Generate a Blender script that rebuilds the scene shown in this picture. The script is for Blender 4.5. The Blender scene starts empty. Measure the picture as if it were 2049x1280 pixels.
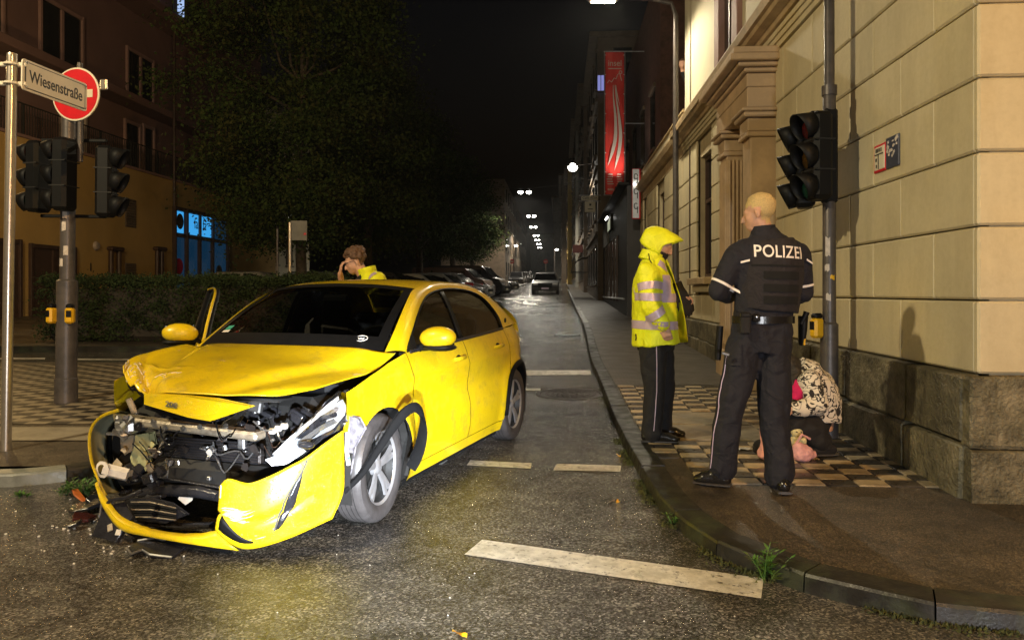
import bpy, bmesh, math, random
import numpy as np
from mathutils import Vector, Matrix, noise, geometry
random.seed(11)
scene = bpy.context.scene
COL = scene.collection
R = math.radians
V = Vector

# ------------------------------------------------------------------ camera, sky, exposure
F, CAMH, HORY, CX = 1490.0, 1.36, 585.0, 1024.5       # focal length in photo pixels, eye height, horizon row, centre column
cam_d = bpy.data.cameras.new('camera')
cam = bpy.data.objects.new('camera', cam_d); COL.objects.link(cam)
cam_d.sensor_fit = 'HORIZONTAL'; cam_d.sensor_width = 36.0
cam_d.lens = F / 2049.0 * 36.0
cam_d.shift_y = -(640.0 - HORY) / 2049.0
cam_d.clip_start = 0.05; cam_d.clip_end = 3000.0
cam.location = (0, 0, CAMH); cam.rotation_euler = (R(90), 0, 0)
scene.camera = cam

world = bpy.data.worlds.new('World'); scene.world = world
world.use_nodes = True
wn = world.node_tree.nodes; wl = world.node_tree.links
sky_tex = wn.new('ShaderNodeTexSky'); sky_tex.sky_type = 'NISHITA'; sky_tex.sun_disc = False
sky_tex.sun_elevation = R(-3.0); sky_tex.sun_rotation = R(200)
sky_tex.air_density = 1.0; sky_tex.dust_density = 3.0
wn['Background'].inputs['Strength'].default_value = 0.05
wl.new(sky_tex.outputs['Color'], wn['Background'].inputs['Color'])

scene.view_settings.view_transform = 'Standard'
scene.view_settings.look = 'None'
scene.view_settings.exposure = 0.0
scene.view_settings.gamma = 1.0
scene.view_settings.use_curve_mapping = False
scene.render.engine = 'CYCLES'
scene.cycles.use_denoising = True
try:
    scene.cycles.denoiser = 'OPENIMAGEDENOISE'
except Exception:
    pass
scene.cycles.max_bounces = 6
scene.cycles.diffuse_bounces = 3
scene.cycles.glossy_bounces = 3
scene.cycles.transmission_bounces = 6
scene.cycles.transparent_max_bounces = 12
scene.cycles.sample_clamp_indirect = 4.0
scene.cycles.caustics_reflective = False
scene.cycles.caustics_refractive = False

# lamps of the place that stand outside the frame: street lamps behind and beside the camera, a car's headlights; plus one added wide fill spot
def add_light(name, kind, loc, energy, color, size=0.15, target=None, angle=60, blend=0.5):
    d = bpy.data.lights.new(name, kind); d.energy = energy; d.color = color
    if kind in ('POINT', 'SPOT'):
        d.shadow_soft_size = size
    if kind == 'SPOT':
        d.spot_size = R(angle); d.spot_blend = blend
    o = bpy.data.objects.new(name, d); COL.objects.link(o); o.location = loc
    if target is not None:
        o.rotation_euler = (V(target) - V(loc)).to_track_quat('-Z', 'Y').to_euler()
    return o
WARM = (1.0, 0.74, 0.36); SODIUM = (1.0, 0.62, 0.22); COOL = (0.86, 0.93, 1.0); NEUTRAL = (1.0, 0.9, 0.72)
add_light('street_lamp_light_left', 'POINT', (-6.8, 0.6, 7.0), 2900, (1.0, 0.82, 0.50), 0.16)
add_light('street_lamp_light_right', 'POINT', (5.2, -5.5, 6.6), 3300, (1.0, 0.54, 0.17), 0.16)
add_light('headlight_beam_left', 'SPOT', (0.35, -2.6, 0.68), 8500, COOL, 0.06, (-0.8, 4.0, 0.30), 18, 0.9)
add_light('headlight_beam_right', 'SPOT', (1.45, -2.5, 0.68), 5600, COOL, 0.06, (-0.45, 4.3, 0.15), 16, 0.9)
add_light('wide_fill_spot', 'SPOT', (0.9, -3.2, 0.85), 900, (0.95, 0.97, 1.0), 0.1, (0.1, 5.0, 0.8), 84, 0.9)  # added wide fill that brightens coat, signs and posts, beyond the two beams
add_light('street_lamp_light_yard', 'POINT', (-12.6, 16.5, 6.6), 420, (1.0, 0.66, 0.26), 0.16)
# ------------------------------------------------------------------ geometry helpers
def gz(y):                                   # the street climbs away from the crossing
    t = y - 5.0
    return 0.028 * (t + math.sqrt(t * t + 4.0)) / 2.0
KERB = 0.09
def P(px, py, y):                            # photo pixel at a given distance -> point in the place
    return V(((px - CX) * y / F, y, CAMH + (HORY - py) * y / F))
def G(px, py, dz=0.0):                       # photo pixel -> point on the ground (dz above it)
    lo, hi = 0.5, 400.0
    k = (HORY - py) / F
    f = lambda y: CAMH + k * y - gz(y) - dz
    for _ in range(70):
        m = (lo + hi) / 2
        if f(m) > 0: lo = m
        else: hi = m
    y = (lo + hi) / 2
    return V(((px - CX) * y / F, y, gz(y) + dz))
ALPHA = math.atan(0.0643)
SD = V((math.sin(ALPHA), math.cos(ALPHA), 0)); SN = V((-math.cos(ALPHA), math.sin(ALPHA), 0))  # along the street, across it to the left
def ST(u, y, z=0.0):                         # lateral offset from the street axis line through the camera, distance -> point
    return V((u + 0.0643 * y, y, z))

class Sp:                                    # smooth curve through points, by its own parameter
    def __init__(s, pts):
        a = np.array(pts, float); s.x = a[:, 0]; s.y = a[:, 1]
        x, y = s.x, s.y
        d = np.diff(y) / np.diff(x)
        m = np.zeros(len(x)); m[0] = d[0]; m[-1] = d[-1]
        for i in range(1, len(x) - 1):
            m[i] = 0 if d[i-1] * d[i] <= 0 else 2 * d[i-1] * d[i] / (d[i-1] + d[i])
        s.m = m
    def __call__(s, t):
        x = s.x; t = min(max(t, x[0]), x[-1])
        i = min(max(int(np.searchsorted(x, t)) - 1, 0), len(x) - 2)
        h = x[i+1] - x[i]; q = (t - x[i]) / h
        return float((2*q**3 - 3*q*q + 1)*s.y[i] + (q**3 - 2*q*q + q)*h*s.m[i] + (-2*q**3 + 3*q*q)*s.y[i+1] + (q**3 - q*q)*h*s.m[i+1])
def crv(pts, n=24, smooth=True):             # resample a polyline (any dimension) evenly, smooth by Catmull-Rom
    a = np.array([tuple(p) for p in pts], float)
    if smooth and len(a) > 2:
        e = np.vstack([2*a[0]-a[1], a, 2*a[-1]-a[-2]]); out = []
        for i in range(1, len(e)-2):
            for t in np.linspace(0, 1, 12, endpoint=False):
                p0, p1, p2, p3 = e[i-1], e[i], e[i+1], e[i+2]
                out.append(0.5*((2*p1) + (-p0+p2)*t + (2*p0-5*p1+4*p2-p3)*t*t + (-p0+3*p1-3*p2+p3)*t**3))
        out.append(a[-1]); a = np.array(out)
    L = np.concatenate([[0], np.cumsum(np.linalg.norm(np.diff(a, axis=0), axis=1))])
    s = np.linspace(0, L[-1], n)
    return np.stack([np.interp(s, L, a[:, k]) for k in range(a.shape[1])], 1)
def coons(B, T, Lc, Rc):                     # B,T: n points left->right; Lc,Rc: m points bottom->top
    n, m = len(B), len(Lc)
    S = np.linspace(0, 1, n)[:, None, None]; Tt = np.linspace(0, 1, m)[None, :, None]
    g = (1-Tt)*B[:, None, :] + Tt*T[:, None, :] + (1-S)*Lc[None, :, :] + S*Rc[None, :, :]
    g = g - ((1-S)*(1-Tt)*B[0] + S*(1-Tt)*B[-1] + (1-S)*Tt*T[0] + S*Tt*T[-1])
    return g                                  # (n,m,dim)

def obj(name, verts, faces, mat=None, parent=None, smooth=False, mats=None, fmat=None):
    me = bpy.data.meshes.new(name)
    me.from_pydata([tuple(v) for v in verts], [], [tuple(f) for f in faces])
    if mats:
        for m in mats: me.materials.append(m)
        if fmat is not None: me.polygons.foreach_set('material_index', fmat)
    elif mat: me.materials.append(mat)
    if smooth: me.polygons.foreach_set('use_smooth', [True]*len(me.polygons))
    me.update()
    o = bpy.data.objects.new(name, me); COL.objects.link(o)
    if parent is not None: o.parent = parent
    return o
def link(name, me, parent=None, loc=None, rot=None, scale=None):
    o = bpy.data.objects.new(name, me); COL.objects.link(o)
    if parent is not None: o.parent = parent
    if loc is not None: o.location = loc
    if rot is not None: o.rotation_euler = rot
    if scale is not None: o.scale = scale
    return o
def tag(o, label=None, cat=None, group=None, kind=None):
    if label: o['label'] = label
    if cat: o['category'] = cat
    if group: o['group'] = group
    if kind: o['kind'] = kind
    return o
def thing(name, label, cat, loc=(0, 0, 0), rotz=0.0, group=None):
    o = bpy.data.objects.new(name, None); COL.objects.link(o)
    o.empty_display_size = 0.1; o.location = loc; o.rotation_euler = (0, 0, rotz)
    return tag(o, label, cat, group)
def auto_smooth(o, ang=35):
    me = o.data
    bm = bmesh.new(); bm.from_mesh(me)
    bmesh.ops.recalc_face_normals(bm, faces=bm.faces)
    for f in bm.faces: f.smooth = True
    a = R(ang)
    for e in bm.edges:
        if len(e.link_faces) == 2 and e.calc_face_angle(0) > a: e.smooth = False
    bm.to_mesh(me); bm.free(); me.update()
    return o

class MB:                                    # collects shapes of ONE part, builds one mesh object
    def __init__(s): s.v = []; s.f = []; s.m = []; s.cur = 0
    def add(s, verts, faces, M=None):
        k = len(s.v)
        if M is not None: verts = [M @ V(v) for v in verts]
        s.v += [tuple(v) for v in verts]; s.f += [tuple(i+k for i in f) for f in faces]; s.m += [s.cur]*len(faces)
        return s
    def box(s, c, size, rot=None, b=0.0):
        x, y, z = [q/2 for q in size]
        M = Matrix.Translation(V(c)) @ (rot if rot is not None else Matrix.Identity(4))
        if b <= 0:
            vs = [(sx*x, sy*y, sz*z) for sx in (-1, 1) for sy in (-1, 1) for sz in (-1, 1)]
            fs = [(0, 1, 3, 2), (4, 6, 7, 5), (0, 4, 5, 1), (2, 3, 7, 6), (0, 2, 6, 4), (1, 5, 7, 3)]
            return s.add(vs, fs, M)
        vs = []; fs = []
        b = min(b, 0.49*min(size))
        idx = {}
        for sx in (-1, 1):
            for sy in (-1, 1):
                for sz in (-1, 1):
                    for ax in range(3):
                        p = [sx*(x-b), sy*(y-b), sz*(z-b)]; p[ax] = (sx*x, sy*y, sz*z)[ax]
                        idx[(sx, sy, sz, ax)] = len(vs); vs.append(p)
        for ax in range(3):
            o1, o2 = [a for a in range(3) if a != ax]
            for sg in (-1, 1):
                q = []
                for (a, c2) in ((-1, -1), (1, -1), (1, 1), (-1, 1)):
                    k = [0, 0, 0]; k[ax] = sg; k[o1] = a; k[o2] = c2; q.append(idx[(*k, ax)])
                fs.append(q if (sg > 0) == (ax != 1) else q[::-1])
            for a in (-1, 1):
                for c2 in (-1, 1):
                    k0 = [0, 0, 0]; k0[o1] = a; k0[o2] = c2; k1 = list(k0); k0[ax] = -1; k1[ax] = 1
                    q = [idx[(*k0, o1)], idx[(*k1, o1)], idx[(*k1, o2)], idx[(*k0, o2)]]
                    fs.append(q)
        for sx in (-1, 1):
            for sy in (-1, 1):
                for sz in (-1, 1): fs.append([idx[(sx, sy, sz, a)] for a in range(3)])
        return s.add(vs, fs, M)
    def cyl(s, p0, p1, r0, r1=None, n=12, caps=True):
        return s.tube([p0, p1], [r0, r0 if r1 is None else r1], n, caps)
    def tube(s, pts, rad, n=8, caps=True, side=None, closed=False):
        pts = [V(p) for p in pts]
        if not isinstance(rad, (list, tuple)): rad = [rad]*len(pts)
        k = len(s.v); up = V(side) if side is not None else None; prev = None
        for i, p in enumerate(pts):
            t = (pts[min(i+1, len(pts)-1)] - pts[max(i-1, 0)])
            t = t.normalized() if t.length > 1e-9 else V((0, 0, 1))
            if prev is None:
                a = up if up is not None else (V((0, 0, 1)) if abs(t.z) < 0.9 else V((1, 0, 0)))
            else: a = prev if up is None else up
            a = (a - t*a.dot(t))
            if a.length < 1e-6: a = V((1, 0, 0)) - t*t.x
            a.normalize(); b = t.cross(a); prev = a
            r = rad[i]; ra, rb = (r if isinstance(r, (tuple, list)) else (r, r))
            for j in range(n):
                w = 2*math.pi*j/n
                s.v.append(tuple(p + a*(ra*math.cos(w)) + b*(rb*math.sin(w))))
        for i in range(len(pts)-1):
            for j in range(n):
                j2 = (j+1) % n
                s.f.append((k+i*n+j, k+i*n+j2, k+(i+1)*n+j2, k+(i+1)*n+j)); s.m.append(s.cur)
        if caps:
            s.f.append(tuple(k+j for j in range(n))[::-1]); s.f.append(tuple(k+(len(pts)-1)*n+j for j in range(n))); s.m += [s.cur]*2
        return s
    def ball(s, c, r, n=10, m=7, M=None):
        rx, ry, rz = r if isinstance(r, (tuple, list)) else (r, r, r)
        vs = [(0, 0, -rz)]; fs = []
        for i in range(1, m):
            ph = -math.pi/2 + math.pi*i/m
            for j in range(n):
                w = 2*math.pi*j/n; vs.append((rx*math.cos(ph)*math.cos(w), ry*math.cos(ph)*math.sin(w), rz*math.sin(ph)))
        vs.append((0, 0, rz)); top = len(vs)-1
        for j in range(n):
            fs.append((0, 1+(j+1) % n, 1+j)); fs.append((top, top-n+j, top-n+(j+1) % n))
        for i in range(m-2):
            for j in range(n):
                a = 1+i*n; fs.append((a+j, a+(j+1) % n, a+n+(j+1) % n, a+n+j))
        MM = Matrix.Translation(V(c)) @ (M if M is not None else Matrix.Identity(4))
        return s.add(vs, fs, MM)
    def prism(s, poly, h, M=None):           # polygon in xy, extruded 0..h in z
        n = len(poly)
        vs = [(p[0], p[1], 0) for p in poly] + [(p[0], p[1], h) for p in poly]
        fs = [tuple(range(n))[::-1], tuple(range(n, 2*n))] + [(i, (i+1) % n, n+(i+1) % n, n+i) for i in range(n)]
        return s.add(vs, fs, M)
    def grid(s, g):                          # (n,m,3) array
        n, m = g.shape[:2]; k = len(s.v)
        s.v += [tuple(g[i, j]) for i in range(n) for j in range(m)]
        for i in range(n-1):
            for j in range(m-1):
                s.f.append((k+i*m+j, k+(i+1)*m+j, k+(i+1)*m+j+1, k+i*m+j+1)); s.m.append(s.cur)
        return s
    def lathe(s, prof, n=24, M=None):        # prof: (r,z) pairs
        vs = []; fs = []; m = len(prof)
        for j in range(n):
            w = 2*math.pi*j/n
            for r, z in prof: vs.append((r*math.cos(w), r*math.sin(w), z))
        for j in range(n):
            for i in range(m-1):
                j2 = (j+1) % n
                fs.append((j*m+i, j2*m+i, j2*m+i+1, j*m+i+1))
        return s.add(vs, fs, M)
    def build(s, name, mat, parent=None, smooth=None, mats=None, solid=0.0):
        o = obj(name, s.v, s.f, mat, parent, mats=mats, fmat=s.m if mats else None)
        if smooth: auto_smooth(o, smooth)
        if solid:
            md = o.modifiers.new('thickness', 'SOLIDIFY'); md.thickness = solid; md.offset = -1
        return o

def eval_mesh(o):
    dg = bpy.context.evaluated_depsgraph_get(); dg.update()
    return bpy.data.meshes.new_from_object(o.evaluated_get(dg))
def remesh(name, mb, voxel, mat, parent=None, smooth=4, disp=None, factor=0.5):
    """Fuses the overlapping volumes of mb into one continuous skin."""
    me = bpy.data.meshes.new(name); me.from_pydata(mb.v, [], mb.f); me.update()
    bm = bmesh.new(); bm.from_mesh(me); bmesh.ops.recalc_face_normals(bm, faces=bm.faces); bm.to_mesh(me); bm.free()
    o = bpy.data.objects.new(name, me); COL.objects.link(o)
    md = o.modifiers.new('r', 'REMESH'); md.mode = 'VOXEL'; md.voxel_size = voxel; md.use_smooth_shade = True
    if smooth:
        sm = o.modifiers.new('s', 'SMOOTH'); sm.factor = factor; sm.iterations = smooth
    m2 = eval_mesh(o); o.modifiers.clear(); o.data = m2; bpy.data.meshes.remove(me); m2.name = name
    m2.materials.clear()
    if mat: m2.materials.append(mat)
    if disp:
        nrm = [tuple(v.normal) for v in m2.vertices]
        for v, nn in zip(m2.vertices, nrm): v.co = v.co + V(nn)*disp(v.co)
    m2.polygons.foreach_set('use_smooth', [True]*len(m2.polygons)); m2.update()
    if parent is not None: o.parent = parent
    return o
def paint(o, mats, fn):                      # choose one of several materials for each face by its centre
    me = o.data; me.materials.clear()
    for m in mats: me.materials.append(m)
    for p in me.polygons: p.material_index = fn(p.center, p.normal)
    return o
def text(name, s, size, mat, parent=None, M=None, depth=0.002, align='CENTER', xs=1.0, spacing=1.0, bold=0.0):
    c = bpy.data.curves.new(name, 'FONT'); c.body = s; c.size = size; c.extrude = depth; c.align_x = align; c.align_y = 'CENTER'
    c.resolution_u = 4; c.offset = bold*size; c.space_character = spacing
    t = bpy.data.objects.new('tmp_text', c); COL.objects.link(t)
    me = eval_mesh(t); bpy.data.objects.remove(t); bpy.data.curves.remove(c)
    me.name = name; me.materials.clear(); me.materials.append(mat)
    me.transform(Matrix.Diagonal((xs, 1, 1, 1)))
    o = bpy.data.objects.new(name, me); COL.objects.link(o)
    if parent is not None: o.parent = parent
    if M is not None: o.matrix_local = M
    return o
def basis(o, x, y, z=None):                  # matrix with given axes and origin
    x = V(x).normalized(); y = V(y).normalized(); z = V(z).normalized() if z is not None else x.cross(y)
    m = Matrix((x, y, z)).transposed().to_4x4(); m.translation = V(o); return m

# ------------------------------------------------------------------ procedural materials
def new_mat(name):
    m = bpy.data.materials.new(name); m.use_nodes = True
    nt = m.node_tree; b = nt.nodes['Principled BSDF']
    return m, nt, b
def N(nt, t, **kw):
    n = nt.nodes.new(t)
    for k, v in kw.items(): setattr(n, k, v)
    return n
def ramp(nt, src, stops):
    r = N(nt, 'ShaderNodeValToRGB'); e = r.color_ramp.elements
    e[0].position, e[0].color = stops[0][0], (*stops[0][1], 1)
    e[1].position, e[1].color = stops[-1][0], (*stops[-1][1], 1)
    for p, c in stops[1:-1]:
        q = e.new(p); q.color = (*c, 1)
    nt.links.new(src, r.inputs[0]); return r.outputs[0]
def tex(nt, kind, scale, coord='Object', detail=4.0, rough=0.55, vec=None, **kw):
    if vec is None:
        if coord == 'World':
            g = N(nt, 'ShaderNodeNewGeometry'); vec = g.outputs['Position']
        else:
            tc = N(nt, 'ShaderNodeTexCoord'); vec = tc.outputs[coord]
    t = N(nt, {'noise': 'ShaderNodeTexNoise', 'voronoi': 'ShaderNodeTexVoronoi', 'wave': 'ShaderNodeTexWave'}[kind])
    t.inputs['Scale'].default_value = scale
    if kind == 'noise':
        t.inputs['Detail'].default_value = detail; t.inputs['Roughness'].default_value = rough
    for k, v in kw.items(): setattr(t, k, v)
    nt.links.new(vec, t.inputs['Vector']); return t
def mix(nt, a, b, fac, mode='MIX'):
    x = N(nt, 'ShaderNodeMix', data_type='RGBA', blend_type=mode)
    for sock, val in ((x.inputs[6], a), (x.inputs[7], b), (x.inputs[0], fac)):
        if hasattr(val, 'is_linked'): nt.links.new(val, sock)
        elif isinstance(val, (tuple, list)): sock.default_value = (*val[:3], 1)
        else: sock.default_value = val
    return x.outputs[2]
def bump(nt, b, height, strength, dist, prev=None, sock='Normal'):
    n = N(nt, 'ShaderNodeBump'); n.inputs['Strength'].default_value = strength; n.inputs['Distance'].default_value = dist
    nt.links.new(height, n.inputs['Height'])
    if prev is not None: nt.links.new(prev, n.inputs['Normal'])
    nt.links.new(n.outputs[0], b.inputs[sock]); return n.outputs[0]
def M_(name, col, rough=0.6, metal=0.0, vary=0.25, scale=6.0, bscale=0.0, bstr=0.3, bdist=0.004, coat=0.0, coord='Object', rnd=0.0, col2=None, spec=0.5, emit=None, estr=0.0, wet=0.0):
    """General surface: base colour broken up by noise, optional second colour in patches, fine relief."""
    m, nt, b = new_mat(name)
    t = tex(nt, 'noise', scale, coord, 6.0, 0.62)
    dark = tuple(c*(1-vary) for c in col); lite = tuple(min(1, c*(1+vary*0.8)) for c in col)
    c = ramp(nt, t.outputs[0], [(0.3, dark), (0.5, col), (0.72, lite)])
    if col2 is not None:
        t2 = tex(nt, 'noise', scale*0.35, coord, 8.0, 0.7)
        f = ramp(nt, t2.outputs[0], [(0.48, (0, 0, 0)), (0.62, (1, 1, 1))])
        c = mix(nt, c, col2, f)
    if rnd:
        oi = N(nt, 'ShaderNodeObjectInfo')
        f = N(nt, 'ShaderNodeMapRange'); f.inputs[3].default_value = 1-rnd; f.inputs[4].default_value = 1+rnd
        nt.links.new(oi.outputs['Random'], f.inputs[0])
        hs = N(nt, 'ShaderNodeHueSaturation'); nt.links.new(f.outputs[0], hs.inputs['Value']); nt.links.new(c, hs.inputs['Color']); c = hs.outputs[0]
    nt.links.new(c, b.inputs['Base Color'])
    if wet:
        t3 = tex(nt, 'noise', scale*0.8, coord, 5.0)
        mr = N(nt, 'ShaderNodeMapRange'); mr.inputs[1].default_value = 0.35; mr.inputs[2].default_value = 0.65
        mr.inputs[3].default_value = rough*(1-wet); mr.inputs[4].default_value = rough
        nt.links.new(t3.outputs[0], mr.inputs[0]); nt.links.new(mr.outputs[0], b.inputs['Roughness'])
    else: b.inputs['Roughness'].default_value = rough
    b.inputs['Metallic'].default_value = metal; b.inputs['Specular IOR Level'].default_value = spec
    if coat: b.inputs['Coat Weight'].default_value = coat; b.inputs['Coat Roughness'].default_value = 0.06
    if bscale:
        tb = tex(nt, 'noise', bscale, coord, 5.0)
        bump(nt, b, tb.outputs[0], bstr, bdist)
    if emit: b.inputs['Emission Color'].default_value = (*emit, 1); b.inputs['Emission Strength'].default_value = estr
    return m
def glow(name, col, s):
    m, nt, b = new_mat(name)
    b.inputs['Base Color'].default_value = (*[c*0.3 for c in col], 1)
    b.inputs['Emission Color'].default_value = (*col, 1); b.inputs['Emission Strength'].default_value = s
    return m
def glass(name, tint=(0.3, 0.32, 0.33), rough=0.03, drops=0.0):
    m = bpy.data.materials.new(name); m.use_nodes = True; nt = m.node_tree; nt.nodes.clear()
    o = N(nt, 'ShaderNodeOutputMaterial'); tr = N(nt, 'ShaderNodeBsdfTransparent'); tr.inputs[0].default_value = (*tint, 1)
    gl = N(nt, 'ShaderNodeBsdfGlossy'); gl.inputs['Roughness'].default_value = rough; gl.inputs[0].default_value = (0.9, 0.9, 0.9, 1)
    fr = N(nt, 'ShaderNodeFresnel'); fr.inputs[0].default_value = 1.5
    mx = N(nt, 'ShaderNodeMixShader'); nt.links.new(fr.outputs[0], mx.inputs[0]); nt.links.new(tr.outputs[0], mx.inputs[1]); nt.links.new(gl.outputs[0], mx.inputs[2])
    if drops:
        v = tex(nt, 'voronoi', 90.0)
        r = ramp(nt, v.outputs['Distance'], [(0.0, (1, 1, 1)), (0.35, (0, 0, 0))])
        bp = N(nt, 'ShaderNodeBump'); bp.inputs['Strength'].default_value = drops; bp.inputs['Distance'].default_value = 0.004
        nt.links.new(r, bp.inputs['Height']); nt.links.new(bp.outputs[0], gl.inputs['Normal'])
    nt.links.new(mx.outputs[0], o.inputs[0]); return m
def asphalt(name, base=(0.055, 0.05, 0.045), grain=1.0, wet=(0.16, 0.5), coord='World', spk=1.0):
    m, nt, b = new_mat(name)
    big = tex(nt, 'noise', 0.55, coord, 5.0, 0.6); mid = tex(nt, 'noise', 5.0, coord, 6.0, 0.65)
    fine = tex(nt, 'voronoi', 105.0*grain, coord); fn = tex(nt, 'noise', 160.0*grain, coord, 3.0, 0.7)
    c0 = tuple(x*0.55 for x in base); c1 = tuple(x*1.5 for x in base)
    c = ramp(nt, mid.outputs[0], [(0.3, c0), (0.5, base), (0.72, c1)])
    stone = ramp(nt, fine.outputs['Color'], [(0.2, (0.18, 0.18, 0.18)), (0.62, (0.85, 0.85, 0.83)), (0.92, (2.5*spk, 2.4*spk, 2.2*spk))])
    c = mix(nt, c, stone, 0.85, 'MULTIPLY')
    # older and newer patches, hairline cracks, oil
    warp = tex(nt, 'noise', 1.6, coord, 3.0); gpos = N(nt, 'ShaderNodeNewGeometry')
    wv = N(nt, 'ShaderNodeVectorMath', operation='MULTIPLY_ADD'); wv.inputs[1].default_value = (0.55, 0.55, 0.0)
    nt.links.new(warp.outputs['Color'], wv.inputs[0]); nt.links.new(gpos.outputs['Position'], wv.inputs[2])
    cell = tex(nt, 'voronoi', 0.42, vec=wv.outputs[0], feature='DISTANCE_TO_EDGE')
    crk = ramp(nt, cell.outputs['Distance'], [(0.0, (0.16, 0.15, 0.14)), (0.005, (0.35, 0.34, 0.32)), (0.009, (1, 1, 1))])
    c = mix(nt, c, crk, 0.4, 'MULTIPLY')
    pat = tex(nt, 'noise', 0.8, coord, 5.0, 0.6); pc_ = ramp(nt, pat.outputs[0], [(0.36, (0.55, 0.55, 0.56)), (0.48, (1, 1, 1)), (0.66, (1.35, 1.32, 1.25))])
    c = mix(nt, c, pc_, 0.8, 'MULTIPLY')
    nt.links.new(c, b.inputs['Base Color'])
    mr = N(nt, 'ShaderNodeMapRange'); mr.inputs[1].default_value = 0.38; mr.inputs[2].default_value = 0.62
    mr.inputs[3].default_value = wet[0]; mr.inputs[4].default_value = wet[1]
    nt.links.new(big.outputs[0], mr.inputs[0]); nt.links.new(mr.outputs[0], b.inputs['Roughness'])
    b.inputs['Specular IOR Level'].default_value = 0.6
    inv = N(nt, 'ShaderNodeMath', operation='SUBTRACT'); inv.inputs[0].default_value = 1.0; nt.links.new(fine.outputs['Distance'], inv.inputs[1])
    add = N(nt, 'ShaderNodeMath', operation='ADD'); nt.links.new(inv.outputs[0], add.inputs[0]); nt.links.new(fn.outputs[0], add.inputs[1])
    # the film of water levels the grain out in the hollows
    st = N(nt, 'ShaderNodeMapRange'); st.inputs[1].default_value = 0.35; st.inputs[2].default_value = 0.6; st.inputs[3].default_value = 0.35; st.inputs[4].default_value = 1.0
    nt.links.new(big.outputs[0], st.inputs[0])
    n1 = bump(nt, b, add.outputs[0], 0.8, 0.0034)
    nt.links.new(st.outputs[0], nt.nodes[-1].inputs['Strength']) if nt.nodes[-1].bl_idname == 'ShaderNodeBump' else None
    bump(nt, b, mid.outputs[0], 0.35, 0.03, n1)
    return m
MT = {}
def streaky(name, col):                      # plaster with rain streaks, patches of touched-up paint and fine cracks
    m, nt, b = new_mat(name)
    g = N(nt, 'ShaderNodeNewGeometry'); mp = N(nt, 'ShaderNodeMapping'); mp.inputs['Scale'].default_value = (1.5, 1.5, 0.30); nt.links.new(g.outputs['Position'], mp.inputs[0])
    st = tex(nt, 'noise', 2.2, vec=mp.outputs[0], detail=7.0, rough=0.65); big = tex(nt, 'noise', 0.9, 'World', 4.0); fine = tex(nt, 'noise', 22.0, 'World', 6.0, 0.7)
    c = ramp(nt, big.outputs[0], [(0.35, tuple(x*0.9 for x in col)), (0.5, col), (0.65, (min(1, col[0]*1.08), col[1]*1.05, col[2]*0.98))])
    s = ramp(nt, st.outputs[0], [(0.40, (0.66, 0.62, 0.56)), (0.56, (1, 1, 1))]); c = mix(nt, c, s, 0.26, 'MULTIPLY')
    f = ramp(nt, fine.outputs[0], [(0.3, (0.86, 0.85, 0.82)), (0.6, (1, 1, 1))]); c = mix(nt, c, f, 0.6, 'MULTIPLY')
    oi = N(nt, 'ShaderNodeObjectInfo'); q = N(nt, 'ShaderNodeMapRange'); q.inputs[3].default_value = 0.94; q.inputs[4].default_value = 1.05; nt.links.new(oi.outputs['Random'], q.inputs[0])
    hs = N(nt, 'ShaderNodeHueSaturation'); nt.links.new(q.outputs[0], hs.inputs['Value']); nt.links.new(c, hs.inputs['Color']); nt.links.new(hs.outputs[0], b.inputs['Base Color'])
    b.inputs['Roughness'].default_value = 0.75
    n = bump(nt, b, fine.outputs[0], 0.25, 0.004); bump(nt, b, big.outputs[0], 0.2, 0.02, n)
    return m
MT['asphalt'] = asphalt('wet asphalt', (0.092, 0.087, 0.080), 1.0, (0.05, 0.22))
MT['asphalt_dark'] = asphalt('footway asphalt', (0.075, 0.06, 0.044), 1.4, (0.3, 0.6))
MT['kerb'] = M_('kerb stone', (0.019, 0.017, 0.014), 0.65, vary=0.4, scale=9, bscale=70, bstr=0.5, bdist=0.004, rnd=0.2, wet=0.5, col2=(0.035, 0.04, 0.022))
MT['kerb_pale'] = M_('pale concrete kerb', (0.19, 0.20, 0.185), 0.5, vary=0.3, scale=12, bscale=90, wet=0.4, col2=(0.16, 0.17, 0.13))
MT['tile_light'] = M_('pale paving block', (0.46, 0.37, 0.235), 0.5, vary=0.25, scale=14, bscale=120, bstr=0.5, bdist=0.004, rnd=0.34, wet=0.45, col2=(0.26, 0.20, 0.125))
MT['tile_dark'] = M_('dark paving block', (0.042, 0.036, 0.03), 0.45, vary=0.35, scale=14, bscale=120, bstr=0.5, bdist=0.003, rnd=0.25, wet=0.45)
MT['slab'] = M_('concrete slab', (0.27, 0.235, 0.175), 0.5, vary=0.25, scale=7, bscale=110, bstr=0.4, rnd=0.1, wet=0.4, col2=(0.17, 0.15, 0.11))
MT['paint'] = M_('worn road paint', (0.62, 0.60, 0.54), 0.45, vary=0.3, scale=18, bscale=140, bstr=0.6, bdist=0.003, coord='World', col2=(0.42, 0.40, 0.34), wet=0.5)
def wear(m):                                 # paint worn off in flecks down to the asphalt
    nt = m.node_tree; b = nt.nodes['Principled BSDF']; src = b.inputs['Base Color'].links[0].from_socket
    a = tex(nt, 'noise', 26.0, 'World', 8.0, 0.75); f = ramp(nt, a.outputs[0], [(0.56, (0, 0, 0)), (0.63, (1, 1, 1))])
    nt.links.new(mix(nt, src, (0.09, 0.085, 0.075), f), b.inputs['Base Color'])
wear(MT['paint'])
MT['plaster'] = streaky('cream painted plaster', (0.60, 0.52, 0.335))
MT['plaster_smooth'] = M_('pale smooth plaster', (0.66, 0.60, 0.44), 0.75, vary=0.07, scale=1.2, bscale=30, bstr=0.1, coord='World')
MT['plaster_groove'] = M_('plaster in the joints', (0.48, 0.40, 0.25), 0.8, vary=0.25, scale=3, coord='World')
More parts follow.
